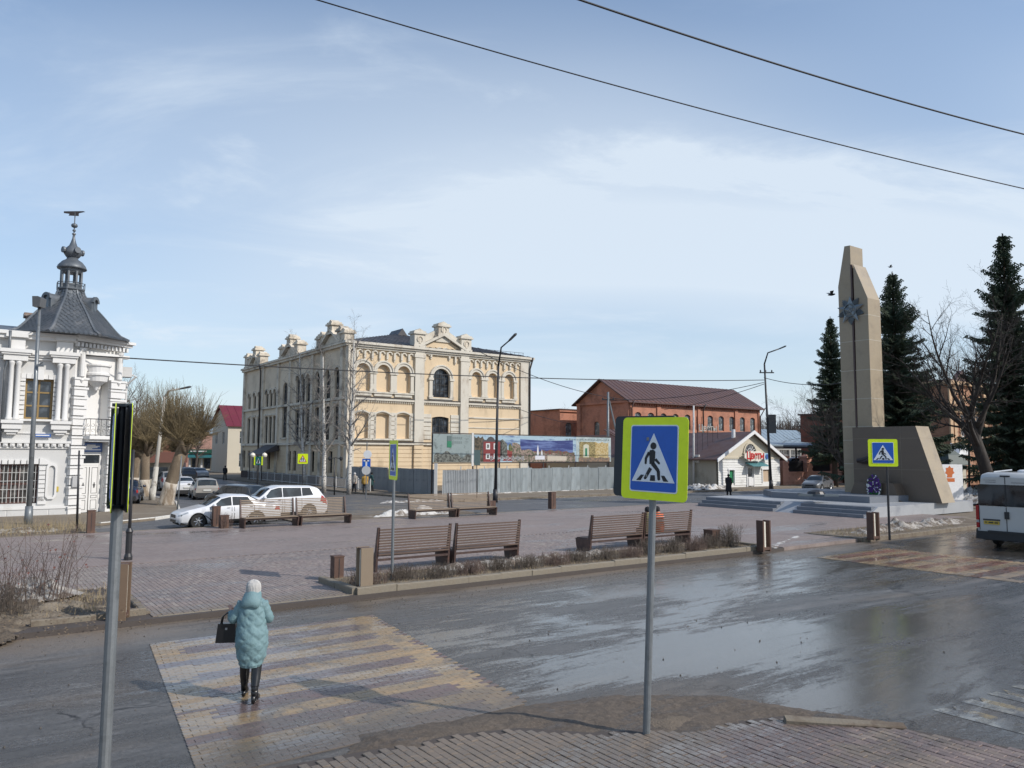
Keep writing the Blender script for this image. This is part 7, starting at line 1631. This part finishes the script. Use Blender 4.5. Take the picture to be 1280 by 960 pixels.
for s_, st in (('l', 1), ('r', -1)):
    kn, an, toe = Pw[s_+'kn'], Pw[s_+'an'], Pw[s_+'toe']; b = MB(); b.tube([kn+Vector((0, 0, .10)), kn, kn.lerp(an, .45), kn.lerp(an, .8), an+Vector((0, 0, .0))], [.078, .076, .07, .052, .047], 16)
    fd = (toe-an); fd.z = 0; fd.normalize(); z0_ = max(0.0, an.z-.09); heel = an-fd*.05; heel.z = an.z-.02
    b.tube([an+Vector((0, 0, .05)), Vector((an.x, an.y, an.z-.02))+fd*.03, Vector((an.x, an.y, .055))+fd*.10, Vector((an.x, an.y, .035))+fd*.19, Vector((an.x, an.y, .03))+fd*.225], [.05, .054, .045, .04, .02], 14)
    b.tube([heel, Vector((heel.x, heel.y, 0.0))], [.035, .026], 8); b.tube([Vector((an.x, an.y, .012))+fd*.05, Vector((an.x, an.y, .008))+fd*.21], [.03, .034], 8, flat=.35); b.build('boot', m_boot, wo, smooth=True)
    b = MB(); b.tube([kn.lerp(an, .72)+Vector((0, 0, .01)), kn.lerp(an, .72)-Vector((0, 0, .01))], .06, 14); b.build('boot_strap', m_boot, wo)
bag = thing('handbag', 'black structured leather handbag hanging from the woman\'s left forearm', 'handbag', (mid_.x-.375, mid_.y+.03, .98), R(6))
b = MB(); b.prism([(-.155, -.17), (.155, -.17), (.125, .085), (-.125, .085)], 'y', -.055, .055); b.build('bag_body', m_boot, bag)
b = MB(); b.prism([(-.13, .085), (.13, .085), (.12, .10), (-.12, .10)], 'y', -.05, .05); b.build('flap', m_boot, bag)
b = MB()
for y in (-.035, .035): b.tube([(-.09, y, .08), (-.07, y, .19), (-.01, y*.5, .245), (.05, y*.5, .235), (.09, y, .15), (.10, y, .08)], .011, 6)
b.build('handle', m_boot, bag, smooth=True)
b = MB(); b.cb(0, -.058, .03, .03, .008, .03); b.build('clasp', m_rim, bag)
wo.scale = (.92, .93, .95); bag.scale = (.93, .93, .95); bag.location.z = .98*.95; bag.location.x += .03
def standing(name_label, px, py, z, coatm, legm, hatm, rz=0, H=1.68, long=False, hood=False, skirt=False, Y=None, leaf=None):
    p = G(px, py, z) if Y is None else Vector((W(px, py, Y).x, Y, z)); t = thing('person', name_label, 'person', (p.x, p.y, z), rz); k = H/1.68
    def S(d): return {a: Vector(c)*k for a, c in d.items()}
    P = S(vv(pelvis=(0, 0, .9), spine=(0, 0, 1.1), chest=(0, 0, 1.3), neck=(0, .01, 1.46), skull=(0, .03, 1.56), crown=(0, .02, 1.63), lsh=(-.18, 0, 1.4), lel=(-.24, .02, 1.12), lwr=(-.22, .12, .92), rsh=(.18, 0, 1.4), rel=(.24, .02, 1.12), rwr=(.2, .14, .95), lhip=(-.09, 0, .86), lkn=(-.11, .03, .48), lan=(-.12, .0, .08), ltoe=(-.14, .14, .03), rhip=(.09, 0, .86), rkn=(.11, .06, .48), ran=(.12, .12, .08), rtoe=(.14, .26, .03)))
    body(t, P, hands=True)
    hem = .28 if skirt else (.55 if long else .78); Rg = [(0, 0, hem, .21 if not skirt else .27, .18), (0, 0, (hem+.95)/2+.1, .23, .19), (0, 0, 1.08, .20, .16), (0, 0, 1.28, .22, .15), (0, 0, 1.40, .18, .12), (0, .01, 1.47, .08, .08)]
    Rg = [tuple(q*k for q in r) for r in Rg]; b = MB(); coatmesh(b, ringint(Rg, 3), 20, .004, px); sleeve(b, [P['lsh'], P['lel'], P['lwr']], [.075*k, .065*k, .05*k], 0, 8, 3); sleeve(b, [P['rsh'], P['rel'], P['rwr']], [.075*k, .065*k, .05*k], 0, 8, 3); b.build('jacket', coatm, t, smooth=True)
    b = MB()
    for s_ in 'lr': b.tube([P[s_+'hip'], P[s_+'kn'], P[s_+'an'], P[s_+'an']-Vector((0, 0, .05))], [.1*k, .075*k, .06*k, .055*k], 10); b.tube([P[s_+'an']-Vector((0, .06, .03)), P[s_+'toe']], [.05, .04], 8)
    b.build('trousers', legm, t, smooth=True)
    b = MB(); b.lathe([(.095, -.07), (.105, -.02), (.1, .05), (.07, .1), (.01, .12)], 14, (0, .02*k, 1.585*k)); b.build('hat', hatm, t, smooth=True)
    return t
bk = flat('black_cloth', (.015, .015, .018), .85); tan_ = flat('pale_jacket', (.45, .40, .34), .8); ylw = flat('mustard_coat', (.40, .24, .05), .8); tl = flat('dark_teal_coat', (.015, .06, .06), .8)
standing('person in pale jacket and black trousers standing by the grey fence and birch', 443, 616.5, 0, tan_, bk, m_knit, R(150))
standing('person in mustard yellow coat behind the sign cluster by the grey fence', 456, 617.5, 0, ylw, bk, flat('ochre_hat', (.35, .2, .06), .8), R(20))
standing('person in long dark teal coat, rightmost of the three by the grey fence', 464, 615, 0, tl, bk, bk, R(-60), long=True)
standing('person all in black with long skirt walking in front of the flower shop', 911, 619, 0, bk, bk, bk, R(-30), skirt=True, long=True, H=1.72)
standing('distant dark figure walking on the far pavement of the side street', 281, 597, 0, bk, bk, bk, 0, Y=92)
def seated(label, u, coatm, hatm, extra=None, rz=0):
    p = UV(u, 19.5+.30, BZ); t = thing('person', label, 'person', (p.x, p.y, BZ), TH+rz)
    P = vv(pelvis=(0, 0, .56), spine=(0, -.05, .76), chest=(0, -.04, .98), neck=(0, .02, 1.14), skull=(0, .06, 1.23), crown=(0, .05, 1.30), lsh=(-.18, -.02, 1.07), lel=(-.24, .08, .82), lwr=(-.12, .3, .68), rsh=(.18, -.02, 1.07), rel=(.24, .08, .82), rwr=(.12, .3, .68), lhip=(-.1, .02, .54), lkn=(-.12, .42, .52), lan=(-.12, .46, .09), ltoe=(-.12, .6, .04), rhip=(.1, .02, .54), rkn=(.12, .42, .52), ran=(.12, .46, .09), rtoe=(.12, .6, .04))
    body(t, P); b = MB(); coatmesh(b, ringint([(0, .02, .46, .21, .20), (0, -.02, .62, .22, .19), (0, -.03, .82, .21, .16), (0, -.03, .98, .22, .15), (0, -.01, 1.08, .17, .12), (0, .02, 1.15, .08, .08)], 3), 22, .004)
    sleeve(b, [P['lsh'], P['lel'], P['lwr']], [.08, .068, .05], 0, 10, 3); sleeve(b, [P['rsh'], P['rel'], P['rwr']], [.08, .068, .05], 0, 10, 3); b.build('jacket', coatm, t, smooth=True)
    b = MB(); [b.tube([P[s+'hip'], P[s+'kn'], P[s+'an'], P[s+'an']-Vector((0, 0, .06))], [.11, .085, .065, .06], 10) for s in 'lr']; [b.tube([P[s+'an']-Vector((0, .05, .03)), P[s+'toe']], [.05, .04], 8) for s in 'lr']; b.build('trousers', bk, t, smooth=True)
    b = MB(); b.lathe([(.095, -.07), (.105, -.02), (.1, .05), (.07, .1), (.01, .12)], 14, (0, .05, 1.255)); b.build('hat', hatm, t, smooth=True); return t
seated('seated person in olive green jacket, left of the two on the bench', u2+3.12, flat('olive_jacket', (.20, .22, .06), .8), bk)
ws = seated('seated person in orange high-visibility jacket, right of the two on the bench', u2+3.62, flat('orange_jacket', (.75, .13, .03), .6), bk, rz=R(12))
b = MB(); 
for z, rr in ((.98, .24), (.88, .235)): b.lathe([(rr-.01, -.02), (rr, -.02), (rr, .02), (rr-.01, .02)], 20, (0, -.03, z), sy=.74)
b.build('reflective_band', m_wpaint, ws)
# pigeons
def bird(label, v, s=1):
    t = thing('pigeon', label, 'bird', v); b = MB(); b.tube([(-.2*s, 0, -.02), (-.1*s, 0, 0), (.05*s, 0, .02), (.16*s, 0, .03), (.2*s, 0, .05), (.25*s, 0, .05)], [.02*s, .06*s, .08*s, .05*s, .045*s, .01], 8); b.build('body', m_trim, t, smooth=True)
    for q in (-1, 1): b = MB(); b.add([(.08*s, q*.05, .05), (-.08*s, q*.05, .05), (-.2*s, q*.3*s, .16*s), (.02*s, q*.36*s, .2*s)], [(0, 1, 2, 3)]); b.build('wing', m_trim, t)
bird('small dark bird flying just left of the obelisk shoulder', W(1039, 368.5, 50), 1.1)
bird('dark bird perched on the tip of the spruce right of the obelisk', W(1113, 334, 66), .8)
# ================================================================ VEGETATION
m_bark = mat('dark_bark', (.075, .06, .05), .95, .3, 3, (.13, .11, .095), 2, .5, .7, .8, 14, .03, stretch=(1, 1, .3)); m_barkd = mat('wet_bark', (.035, .028, .024), .95, .3, 3, (.07, .06, .05), 2, .5, .7, .8, 14, .03, stretch=(1, 1, .3)); m_twig = mat('brown_twig', (.13, .10, .08), .95, .25, 2, bump=0)
m_wbark = mat('willow_bark', (.17, .13, .09), .95, .3, 3, (.26, .21, .15), 2, .45, .7, 1, 14, .04, stretch=(1, 1, .25)); m_wtwig = mat('willow_twig', (.21, .16, .085), .95, .25, 2, (.12, .095, .06), 1, .45, .7, bump=0)
m_lime = mat('limewashed_bark', (.52, .47, .40), .95, .15, 4, (.22, .17, .12), 2, .45, .62, 1, 14, .03, stretch=(1, 1, .3)); m_pale = mat('grey_twig', (.25, .225, .20), .95, .2, 2, bump=0)
def birchm():
    t = NT('birch_bark'); n_ = t.noise(5, 4, .7, stretch=(1, 1, 3.0)); k = t.rng(n_, .54, .60); s = t.n('ShaderNodeSeparateXYZ'); t.l(t.tc.outputs['Object'], s.inputs[0])
    c = t.mix(k, (.60, .57, .52), (.05, .04, .035)); return t.fin(t.mix(t.rng(s.outputs[2], 0, 1.2, .6, 0), c, (.12, .1, .085)), .85)
m_birch = birchm()
def grow(bs, rnd, p, d, L, r, lv, P):
    n = max(2, P['seg'][lv]); pts = [p]; rad = [r]; q = p.copy(); dd = d.copy(); kids = []
    for i in range(n):
        dd = (dd+Vector((rnd.gauss(0, P['wob'][lv]), rnd.gauss(0, P['wob'][lv]), rnd.gauss(0, P['wob'][lv])+P['up'][lv]))).normalized(); q = q+dd*(L/n); pts.append(q.copy()); rad.append(max(.004, r*(1-(i+1)/n*P['tap'][lv]))); kids.append((q.copy(), dd.copy(), rad[-1], (i+1)/n))
    bs[0 if lv <= P['trunk'] else 1].tube(pts, rad, 8 if lv == 0 else (5 if lv == 1 else 3), lv < 2)
    if lv+1 >= len(P['seg']): return
    N = P['kids'][lv]
    for k in range(N):
        f = P['start'][lv]+(1-P['start'][lv])*(k+rnd.random())/N; i = min(n-1, int(f*n)); a = pts[i].lerp(pts[i+1], f*n-i); bd = (pts[i+1]-pts[i]).normalized()
        az = k*2.4+rnd.random()*1.2; pe = bd.orthogonal().normalized(); pe = Matrix.Rotation(az, 3, bd) @ pe; an = R(rnd.gauss(P['ang'][lv], 9)); nd = (bd*math.cos(an)+pe*math.sin(an)).normalized()
        ln = L*P['ratio'][lv]*(1-.45*f*P.get('shape', 1))*rnd.uniform(.7, 1.2); grow(bs, rnd, a, nd, ln, max(.004, (rad[i]*.6 if lv else rad[i]*.5)), lv+1, P)
def tree(name, label, pos, P, seed, mt, mw, group=None, d0=(0, 0, 1)):
    t = thing(name, label, 'tree', pos, 0, group); bs = [MB(), MB()]; grow(bs, random.Random(seed), Vector((0, 0, -.1)), Vector(d0).normalized(), P['H'], P['r'], 0, P)
    bs[0].build('trunk', mt, t, smooth=True); bs[1].build('crown', mw, t); return t
def at_px(px, Y, z=0): return Vector((W(px, 566, Y).x, Y, z))
BIG = dict(H=8.5, r=.46, seg=[6, 8, 6, 5, 3], wob=[.04, .06, .10, .13, .18], up=[.05, .08, .06, .05, .06], tap=[.4, .9, .88, .8, .7], kids=[8, 10, 9, 6], start=[.55, .22, .15, .15], ang=[38, 40, 38, 36], ratio=[1.5, .45, .42, .42], trunk=1, shape=.5)
tree('bare_tree', 'large dark bare tree with bending trunk between the two right spruces', at_px(1243, 50), dict(BIG, H=6.6), 11, m_barkd, m_barkd, None, (-.22, 0, 1))
tree('bare_tree', 'bare tree reaching out to the left from behind the obelisk', at_px(1068, 66), dict(BIG, H=4.2, r=.2), 5, m_bark, m_twig, None, (-.32, 0, 1))
BG = dict(H=8.5, r=.22, seg=[6, 5, 4, 3], wob=[.04, .1, .14, .18], up=[.02, .07, .07, .06], tap=[.8, .85, .85, .8], kids=[17, 10, 7], start=[.25, .15, .1], ang=[40, 38, 36], ratio=[.5, .45, .45], trunk=0, shape=.8)
bgs = []
for i in range(3):
    bgs.append(tree('bare_tree', ('tall thin bare tree rising behind the brick mansion', 'slender bare tree beyond the white house, left of the concrete pole', 'bare tree right of the brick shed roof')[i], at_px((1192, 165, 700)[i], (92, 72, 150)[i]), dict(BG, H=(15, 8.2, 10)[i]), 20+i, m_bark, m_pale if i == 0 else m_twig, 'bare background trees'))
for i, (px, Y, k, lab) in enumerate(((1215, 100, 0, 'bare crown above the mansion roof'), (150, 62, 1, 'bare tree directly behind the merchant house corner'), (184, 84, 1, 'bare tree between the concrete pole and the house corner'), (228, 100, 1, 'bare tree over the far terrace roof'), (245, 116, 1, 'bare tree left of the blue-roofed brick house'), (960, 170, 2, 'bare tree in the gap right of the brick factory'), (985, 150, 2, 'bare tree above the depot roof'), (1020, 150, 0, 'bare tree between the depot and dark brick house'), (1275, 95, 0, 'bare tree at the right edge behind the mansion'), (1165, 110, 0, 'bare tree right of the middle spruce'))):
    dup(bgs[k], tuple(at_px(px, Y)), i*1.3, lab)
# birches
BR = dict(seg=[9, 6, 5, 3], wob=[.025, .09, .13, .16], up=[.02, .05, -.01, -.05], tap=[.82, .9, .85, .8], kids=[26, 9, 7], start=[.22, .12, .1], ang=[42, 40, 38], ratio=[.30, .42, .45], trunk=0, shape=.85, r=.17, H=13)
for i, (px, py, h, lab, d0) in enumerate(((382, 607, 14.0, 'birch with leaning trunk, leftmost by the school wall', (-.07, 0, 1)), (405, 616, 11.5, 'straight white birch in the middle of the three by the school wall', (-.03, 0, 1)), (436, 618, 12.6, 'tallest birch standing at the school corner by the fence', (.0, 0, 1)))):
    p = G(px, py); tree('birch_tree', lab, p, dict(BR, H=h, r=.2), 40+i, m_birch, m_pale, 'birch trees by the school', d0)
# pollarded willows with whitewashed trunks
def willow(label, pos, seed, h=3.6, r=.42, lean=(.25, 0), crown=2.5, nk=8, shoots=95, top=1.0):
    rnd = random.Random(seed); t = thing('willow_tree', label, 'tree', pos, 0, 'pollarded willows'); b = MB(); P = [Vector((lean[0]*h*f*f**.3, lean[1]*h*f, h*f)) for f in (0, .08, .3, .6, 1)]
    b.tube(P, [r*1.35, r*1.1, r*.95, r*.88, r*.85], 12); knobs = []
    for k in range(nk):
        a = 2*math.pi*k/nk+rnd.random(); s_ = P[-1]-Vector((0, 0, rnd.uniform(0, .5))); e_ = s_+Vector((math.cos(a)*rnd.uniform(.4, 1.3), math.sin(a)*rnd.uniform(.4, 1.3), rnd.uniform(.2, 1.3))); b.tube([s_-Vector((0, 0, .2)), (s_+e_)/2+Vector((0, 0, -.05)), e_], [r*.5, r*.38, r*.3], 7); knobs.append(e_)
    b.build('trunk', m_wbark, t, smooth=True)
    w = MB(); wp_ = [P[0], P[1], P[2], P[2].lerp(P[3], .25)]; w.tube(wp_, [r*1.37, r*1.125, r*.975, r*.96], 12); w.build('whitewash', m_lime, t, smooth=True)
    c = MB()
    for kb in knobs+[P[-1]]:
        for q in range(shoots):
            a = rnd.uniform(0, 6.28); el = rnd.uniform(-.25, 1.5); d = Vector((math.cos(a)*math.cos(el), math.sin(a)*math.cos(el), math.sin(el))); L = crown*rnd.uniform(.35, 1.0)*(.55+.45*max(0, math.sin(el)))
            p = kb+Vector((rnd.gauss(0, .12), rnd.gauss(0, .12), rnd.gauss(0, .12))); pts = [p, p+d*L*.5+Vector((0, 0, .12*L)), p+d*L+Vector((0, 0, .38*L))]; c.tube(pts, [.016, .011, .005], 3, False)
            for z in range(4): f = rnd.uniform(.2, .95); s2 = pts[0].lerp(pts[2], f); d2 = (d+Vector((rnd.gauss(0, .45), rnd.gauss(0, .45), rnd.gauss(.25, .3)))).normalized(); c.tube([s2, s2+d2*L*rnd.uniform(.2, .4)], [.008, .004], 3, False)
    c.build('crown', m_wtwig, t); return t
p = G(207, 633); willow('nearest leaning pollarded willow with whitewashed trunk by the kerb', p, 3, 3.9, .40, (.26, 0), 2.4, 9, 90)
p = G(180, 622); willow('second pollarded willow with pale trunk left of the concrete pole', p, 4, 3.4, .36, (-.04, .05), 2.2, 8, 80)
p = G(166, 617); willow('third pollarded willow farther back behind the foreground sign', p, 8, 3.4, .38, (.05, 0), 2.2, 8, 70)
q = at_px(222, 74); willow('small pollarded willow farther along the street row', q, 9, 3.6, .36, (.08, 0), 2.8, 8, 70)
q = at_px(198, 68); willow('broad pollarded willow between the concrete pole and the far cars', q, 10, 4.2, .4, (0, 0), 3.4, 9, 80)
# spruces
m_ndl = mat('spruce_needles', (.055, .082, .048), .85, .5, 1.2, (.11, .115, .07), .8, .52, .72, 0, 10, 0); m_sb = mat('spruce_bark', (.07, .05, .04), .95)
def spruce(label, pos, H, Rm, seed, z0=1.0, dens=1.0):
    rnd = random.Random(seed); t = thing('spruce_tree', label, 'tree', pos, 0, 'spruces by the monument'); b = MB(); b.tube([(0, 0, 0), (0, 0, H*.6), (0, 0, H)], [.32, .17, .02], 8); tr = b.build('trunk', m_sb, t, smooth=True); c = MB(); z = z0; br = MB()
    while z < H-.2:
        f = (z-z0)/(H-z0); Rz = Rm*(1-f)**.82*(.84+.16*math.sin(z*2.7+seed))*rnd.uniform(.8, 1.12)+.15; n = int((9 if f < .8 else 5)*dens+.5); a0 = rnd.random()*6.3
        for k in range(n):
            a = a0+6.283*k/n+rnd.gauss(0, .18); L = Rz*rnd.choice((.5, .75, .9, 1.0, 1.15, 1.3))*rnd.uniform(.85, 1.1); dr = Vector((math.cos(a), math.sin(a), 0)); sd = Vector((-dr.y, dr.x, 0)); P = []
            for i in range(5): s = i/4; P.append(Vector((0, 0, z))+dr*L*s+Vector((0, 0, (.18 if f > .7 else -.10)*L*s-.42*L*s*(1-f)+.30*L*s**3)))
            br.tube([P[0], P[2], P[4]], [.035*(1-f)+.012, .02, .006], 3, False); m_ = max(4, int(L*9))
            for i in range(m_):
                s = (i+.6)/m_; q = s*4; j = min(3, int(q)); p = P[j].lerp(P[j+1], q-j); wd = (.16+.30*L*.5*max(.15, math.sin(min(1, s*1.1)*math.pi))**.6)*rnd.uniform(.5, 1.15)
                for sg in (-1, 1):
                    tip = p+sd*sg*wd+dr*wd*.55+Vector((0, 0, -wd*rnd.uniform(.15, .7))); w2 = dr*.075; c.add([p-w2, p+w2, tip+dr*.03+Vector((0, 0, -.02)), tip-dr*.03], [(0, 1, 2, 3)])
                    if rnd.random() < .8: c.add([p+sd*sg*wd*.25-dr*.04, p+sd*sg*wd*.25+dr*.05, p+sd*sg*wd*.4+Vector((0, 0, -rnd.uniform(.25, .62)))], [(0, 1, 2)])
                    mid2 = p.lerp(tip, .55); c.add([mid2, mid2+dr*.18+Vector((0, 0, -.10)), mid2+dr*.10+Vector((0, 0, -.17))], [(0, 1, 2)])
        z += .22+.12*(1-f)
    for i in range(40): a = rnd.uniform(0, 6.3); zz_ = H-rnd.random()**2*1.3; c.add([(0, 0, zz_), (.03, 0, zz_-.06), (.28*math.cos(a)*(H-zz_+.25), .28*math.sin(a)*(H-zz_+.25), zz_+.05)], [(0, 1, 2)])
    br.build('branch', m_sb, tr); c.build('crown', m_ndl, t); return t
spruce('dark spruce half hidden behind the left side of the obelisk', at_px(1043, 82), 18.2, 3.0, 2, z0=3.2)
spruce('tall dark spruce standing between obelisk and bare tree', at_px(1124, 64), (568-336)*64/961+3.4, 4.7, 6)
spruce('tallest dark spruce at the right edge of the picture', at_px(1267, 56), (570-288)*56/961+3.4, 4.0, 12)
# far wood on the rise to the right and left
rnd = random.Random(77); b = MB()
for (pa, pb, Y, h0, N) in ((935, 1030, 230, 13, 620), (640, 745, 260, 8, 260), (130, 300, 230, 10, 560), (1140, 1400, 180, 8, 500), (-60, 60, 160, 7, 150)):
    for i in range(N):
        px = rnd.uniform(pa, pb); q = at_px(px, Y+rnd.uniform(-25, 40)); h = h0*rnd.uniform(.6, 1.05); b.tube([q, q+Vector((0, 0, h))], [.16, .03], 3, False)
        for k in range(7): a = rnd.uniform(0, 6.3); z = h*rnd.uniform(.3, .95); b.tube([q+Vector((0, 0, z)), q+Vector((math.cos(a)*1.3, math.sin(a)*1.3, z+h*.17))], [.07, .02], 3, False)
fw_ = b.build('far_wood', m_twig, kind='stuff'); tag(fw_, 'brown leafless wood on the horizon behind the buildings', 'wood')
# shrubs
m_stem = mat('red_brown_stem', (.13, .09, .075), .9, .3, 6, (.24, .18, .14), 5, .5, .7, bump=0); m_hedge = mat('hedge_twig', (.11, .088, .07), .95, .25, 6, (.19, .16, .13), 5, .5, .7, bump=0); m_leafr = flat('dry_red_leaf', (.13, .05, .04), .8); m_dry = mat('dry_grass', (.34, .27, .16), .95, .25, 3, bump=0)
def shrub(name, label, u, v, z, n, h, spread, m, seed, leaves=0, lean=(0, 0), r=.006, group=None, sub=3):
    rnd = random.Random(seed); p = UV(u, v, z); t = thing(name, label, 'shrub', p, TH, group); b = MB(); lf = MB()
    for i in range(n):
        a = rnd.uniform(0, 6.28); rr = rnd.random()**.7*spread; x0, y0 = rr*math.cos(a)*.6, rr*math.sin(a)*.35; L = h*rnd.uniform(.45, 1.1); dx = rnd.gauss(lean[0], .35)*L*.7; dy = rnd.gauss(lean[1], .3)*L*.6
        P = [Vector((x0, y0, -.03)), Vector((x0+dx*.35, y0+dy*.35, L*.5)), Vector((x0+dx, y0+dy, L))]; b.tube(P, [r, r*.8, r*.4], 3, False)
        for k in range(sub):
            f = rnd.uniform(.25, .95); q = P[0].lerp(P[2], f); d = Vector((rnd.gauss(0, .6), rnd.gauss(0, .6), rnd.uniform(.2, 1))).normalized(); e_ = q+d*L*rnd.uniform(.12, .32); b.tube([q, e_], [r*.6, r*.3], 3, False)
            if rnd.random() < leaves: s = rnd.uniform(.015, .03); c_ = e_; lf.add([c_, c_+Vector((s, s*.3, s)), c_+Vector((0, s, s*1.6)), c_+Vector((-s, 0, s*.8))], [(0, 1, 2, 3)])
    b.build('stems', m, t)
    if leaves: lf.build('leaves', m_leafr, t)
    return t
shrub('barberry_shrub', 'tall leggy bare barberry bush beside the left lantern bollard', 1.7, 18.9, .3, 46, 1.5, 1.3, m_stem, 1, .2, (.15, 0), .007)
shrub('barberry_shrub', 'bare bush with dry red leaves behind the leaning left stems', 0.9, 18.6, .35, 36, 1.1, 1.0, m_stem, 2, .2, (.3, 0), .007)
shrub('barberry_shrub', 'thin arching bush at the far left of the soil mound', -1.8, 19.0, .5, 14, 1.3, 1.4, m_stem, 3, .3, (.35, 0), .006)
shrub('bare_shrub', 'dark tangled low bush at the front of the soil mound', .9, 17.9, .33, 150, .5, 1.1, m_hedge, 62, 0, (0, 0), .005, None, 4)
shrub('bare_shrub', 'dark tangled low bush behind the soil mound by the old snow', -.4, 18.6, .4, 150, .55, 1.3, m_hedge, 63, 0, (0, 0), .005, None, 4)
for i in range(15):
    u = 8.4+i*.98; big = i > 9
    shrub('bare_shrub', ('low tangled grey hedge clump %s' % ('by the tan lantern bollard', 'beside the narrow sign post', 'below the left bench seat', 'below the left bench right frame', 'below the gap between the near benches', 'under the right near bench', 'at the right bench frame', 'right of the near benches', 'in the open stretch of the long bed', 'left of the sign post in the long bed', 'just right of the foreground sign post', 'below the seated people', 'below the right bench end', 'in front of the squat brown bollard', 'nearest the dark lantern bollard')[i]), u, 17.55+.12*math.sin(i*2), -.0+.19, 190, .36+.12*big+(.25 if i == 14 else 0), .85, m_hedge if i % 3 else m_stem, 100+i, 0, (0, 0), .005, 'hedge clumps of the long bed', 4)
shrub('bare_shrub', 'spiky bare bush between the two far left benches and car', u3-.6, 34.2, .12, 60, .6, .6, m_stem, 61)
b = MB(); rnd = random.Random(3)
def blades(b, N, fu, fv, z, h, rnd):
    for i in range(N):
        u, v = fu(), fv(); a = rnd.uniform(0, 6.28); L = h*rnd.uniform(.4, 1.2); p = Vector((u, v, z)); e_ = p+Vector((rnd.gauss(0, .3)*L, rnd.gauss(0, .3)*L, L)); w = Vector((math.cos(a), math.sin(a), 0))*.006; b.add([p-w, p+w, e_], [(0, 1, 2)])
blades(b, 5200, lambda: rnd.uniform(-14, 4.7), lambda: rnd.uniform(35.3, 39.2), .1, .55, rnd); blades(b, 3000, lambda: rnd.uniform(7.9, 22.8), lambda: rnd.uniform(17.0, 18.8), .18, .10, rnd); blades(b, 500, lambda: rnd.uniform(1.2, 3.1), lambda: rnd.uniform(17.5, 20.4), .2, .18, rnd); blades(b, 1500, lambda: rnd.uniform(29.2, 38), lambda: rnd.uniform(16.9, 19), .13, .16, rnd)
g_ = b.build('dry_grass', m_dry, None, (0, 0, 0), TH, kind='stuff'); tag(g_, 'straw-coloured dead grass in the planting beds', 'grass')
b = MB()
for i in range(2600): u = rnd.uniform(-8, 3.1); v = rnd.uniform(14.8, 20.4); s = rnd.uniform(.015, .045); z = .32+.08*rnd.random(); a = rnd.uniform(0, 6.3); b.add([(u, v, z), (u+s*math.cos(a), v+s*math.sin(a), z+s*.4), (u+s*math.cos(a+1), v+s*math.sin(a+1), z-s*.2)], [(0, 1, 2)])
for i in range(3000): u = rnd.uniform(7.9, 28 if rnd.random() < .1 else 22.8); v = rnd.uniform(17.0, 18.8); s = rnd.uniform(.015, .04); z = .195+.05*rnd.random(); a = rnd.uniform(0, 6.3); b.add([(u, v, z), (u+s*math.cos(a), v+s*math.sin(a), z+s*.4), (u+s*math.cos(a+1), v+s*math.sin(a+1), z-s*.2)], [(0, 1, 2)])
g_ = b.build('leaf_litter', mat('leaf_litter_mat', (.20, .145, .09), .9, .4, 5, bump=0), None, (0, 0, 0), TH, kind='stuff'); tag(g_, 'brown dead leaves scattered over the planting beds', 'leaves')
# stray stuff tags
for o in C.objects:
    if o.parent is None and o.get('kind') == 'stuff' and not o.get('label'):
        k = o.name.split('.')[0]; tag(o, {'snow': 'patch of old dirty snow left on the ground', 'mud': 'smear of wet mud along the near pavement edge', 'sand': 'small heap of brown sand round the foreground sign post', 'soil': 'mound of bare thawing soil with moss at the left', 'gravel': 'small stones and grit scattered over the wet road'}.get(k, 'loose '+k+' on the ground'), k)

# every separate piece of an ornament becomes an object of its own
def islands(me):
    n = len(me.vertices); par = list(range(n))
    def fd(a):
        while par[a] != a: par[a] = par[par[a]]; a = par[a]
        return a
    for p in me.polygons:
        v = p.vertices; a = fd(v[0])
        for q in v[1:]: par[fd(q)] = a
    g = {}
    for i in range(n): g.setdefault(fd(i), []).append(i)
    B = []
    for vs in g.values():
        c = [me.vertices[i].co for i in vs]; B.append([[min(q[k] for q in c)-.03 for k in range(3)], [max(q[k] for q in c)+.03 for k in range(3)], set(vs)])
    ch = True
    while ch and len(B) < 120:
        ch = False; i = 0
        while i < len(B):
            j = i+1
            while j < len(B):
                if all(B[i][0][k] <= B[j][1][k] and B[j][0][k] <= B[i][1][k] for k in range(3)):
                    B[i] = [[min(B[i][0][k], B[j][0][k]) for k in range(3)], [max(B[i][1][k], B[j][1][k]) for k in range(3)], B[i][2] | B[j][2]]; B.pop(j); ch = True
                else: j += 1
            i += 1
    return B
SKIP = ('body', 'crown', 'trunk', 'branch', 'stems', 'leaves', 'flowers', 'paver', 'kerb_stone', 'fence_sheet', 'window', 'overhead_wire', 'grille', 'rail', 'balcony_railing', 'caption', 'lettering', 'jacket', 'trousers')
for o in list(C.objects):
    if o.type != 'MESH' or o.get('kind') or o.parent is None or o.data.users > 1 or len(o.data.vertices) > 2500 or o.name.split('.')[0] in SKIP or o.children: continue
    B = islands(o.data)
    if len(B) < 2: continue
    if len(B) > 60: o['kind'] = 'stuff'; continue
    me = o.data
    for bb in B:
        ids = sorted(bb[2]); mp_ = {v: i for i, v in enumerate(ids)}; pl = [p for p in me.polygons if p.vertices[0] in mp_]
        if not pl: continue
        m2 = bpy.data.meshes.new(me.name); m2.from_pydata([tuple(me.vertices[i].co) for i in ids], [], [tuple(mp_[v] for v in p.vertices) for p in pl])
        for mm in me.materials: m2.materials.append(mm)
        m2.polygons.foreach_set('material_index', [p.material_index for p in pl]); m2.polygons.foreach_set('use_smooth', [p.use_smooth for p in pl])
        c = o.copy(); c.data = m2; C.objects.link(c)
    bpy.data.objects.remove(o)
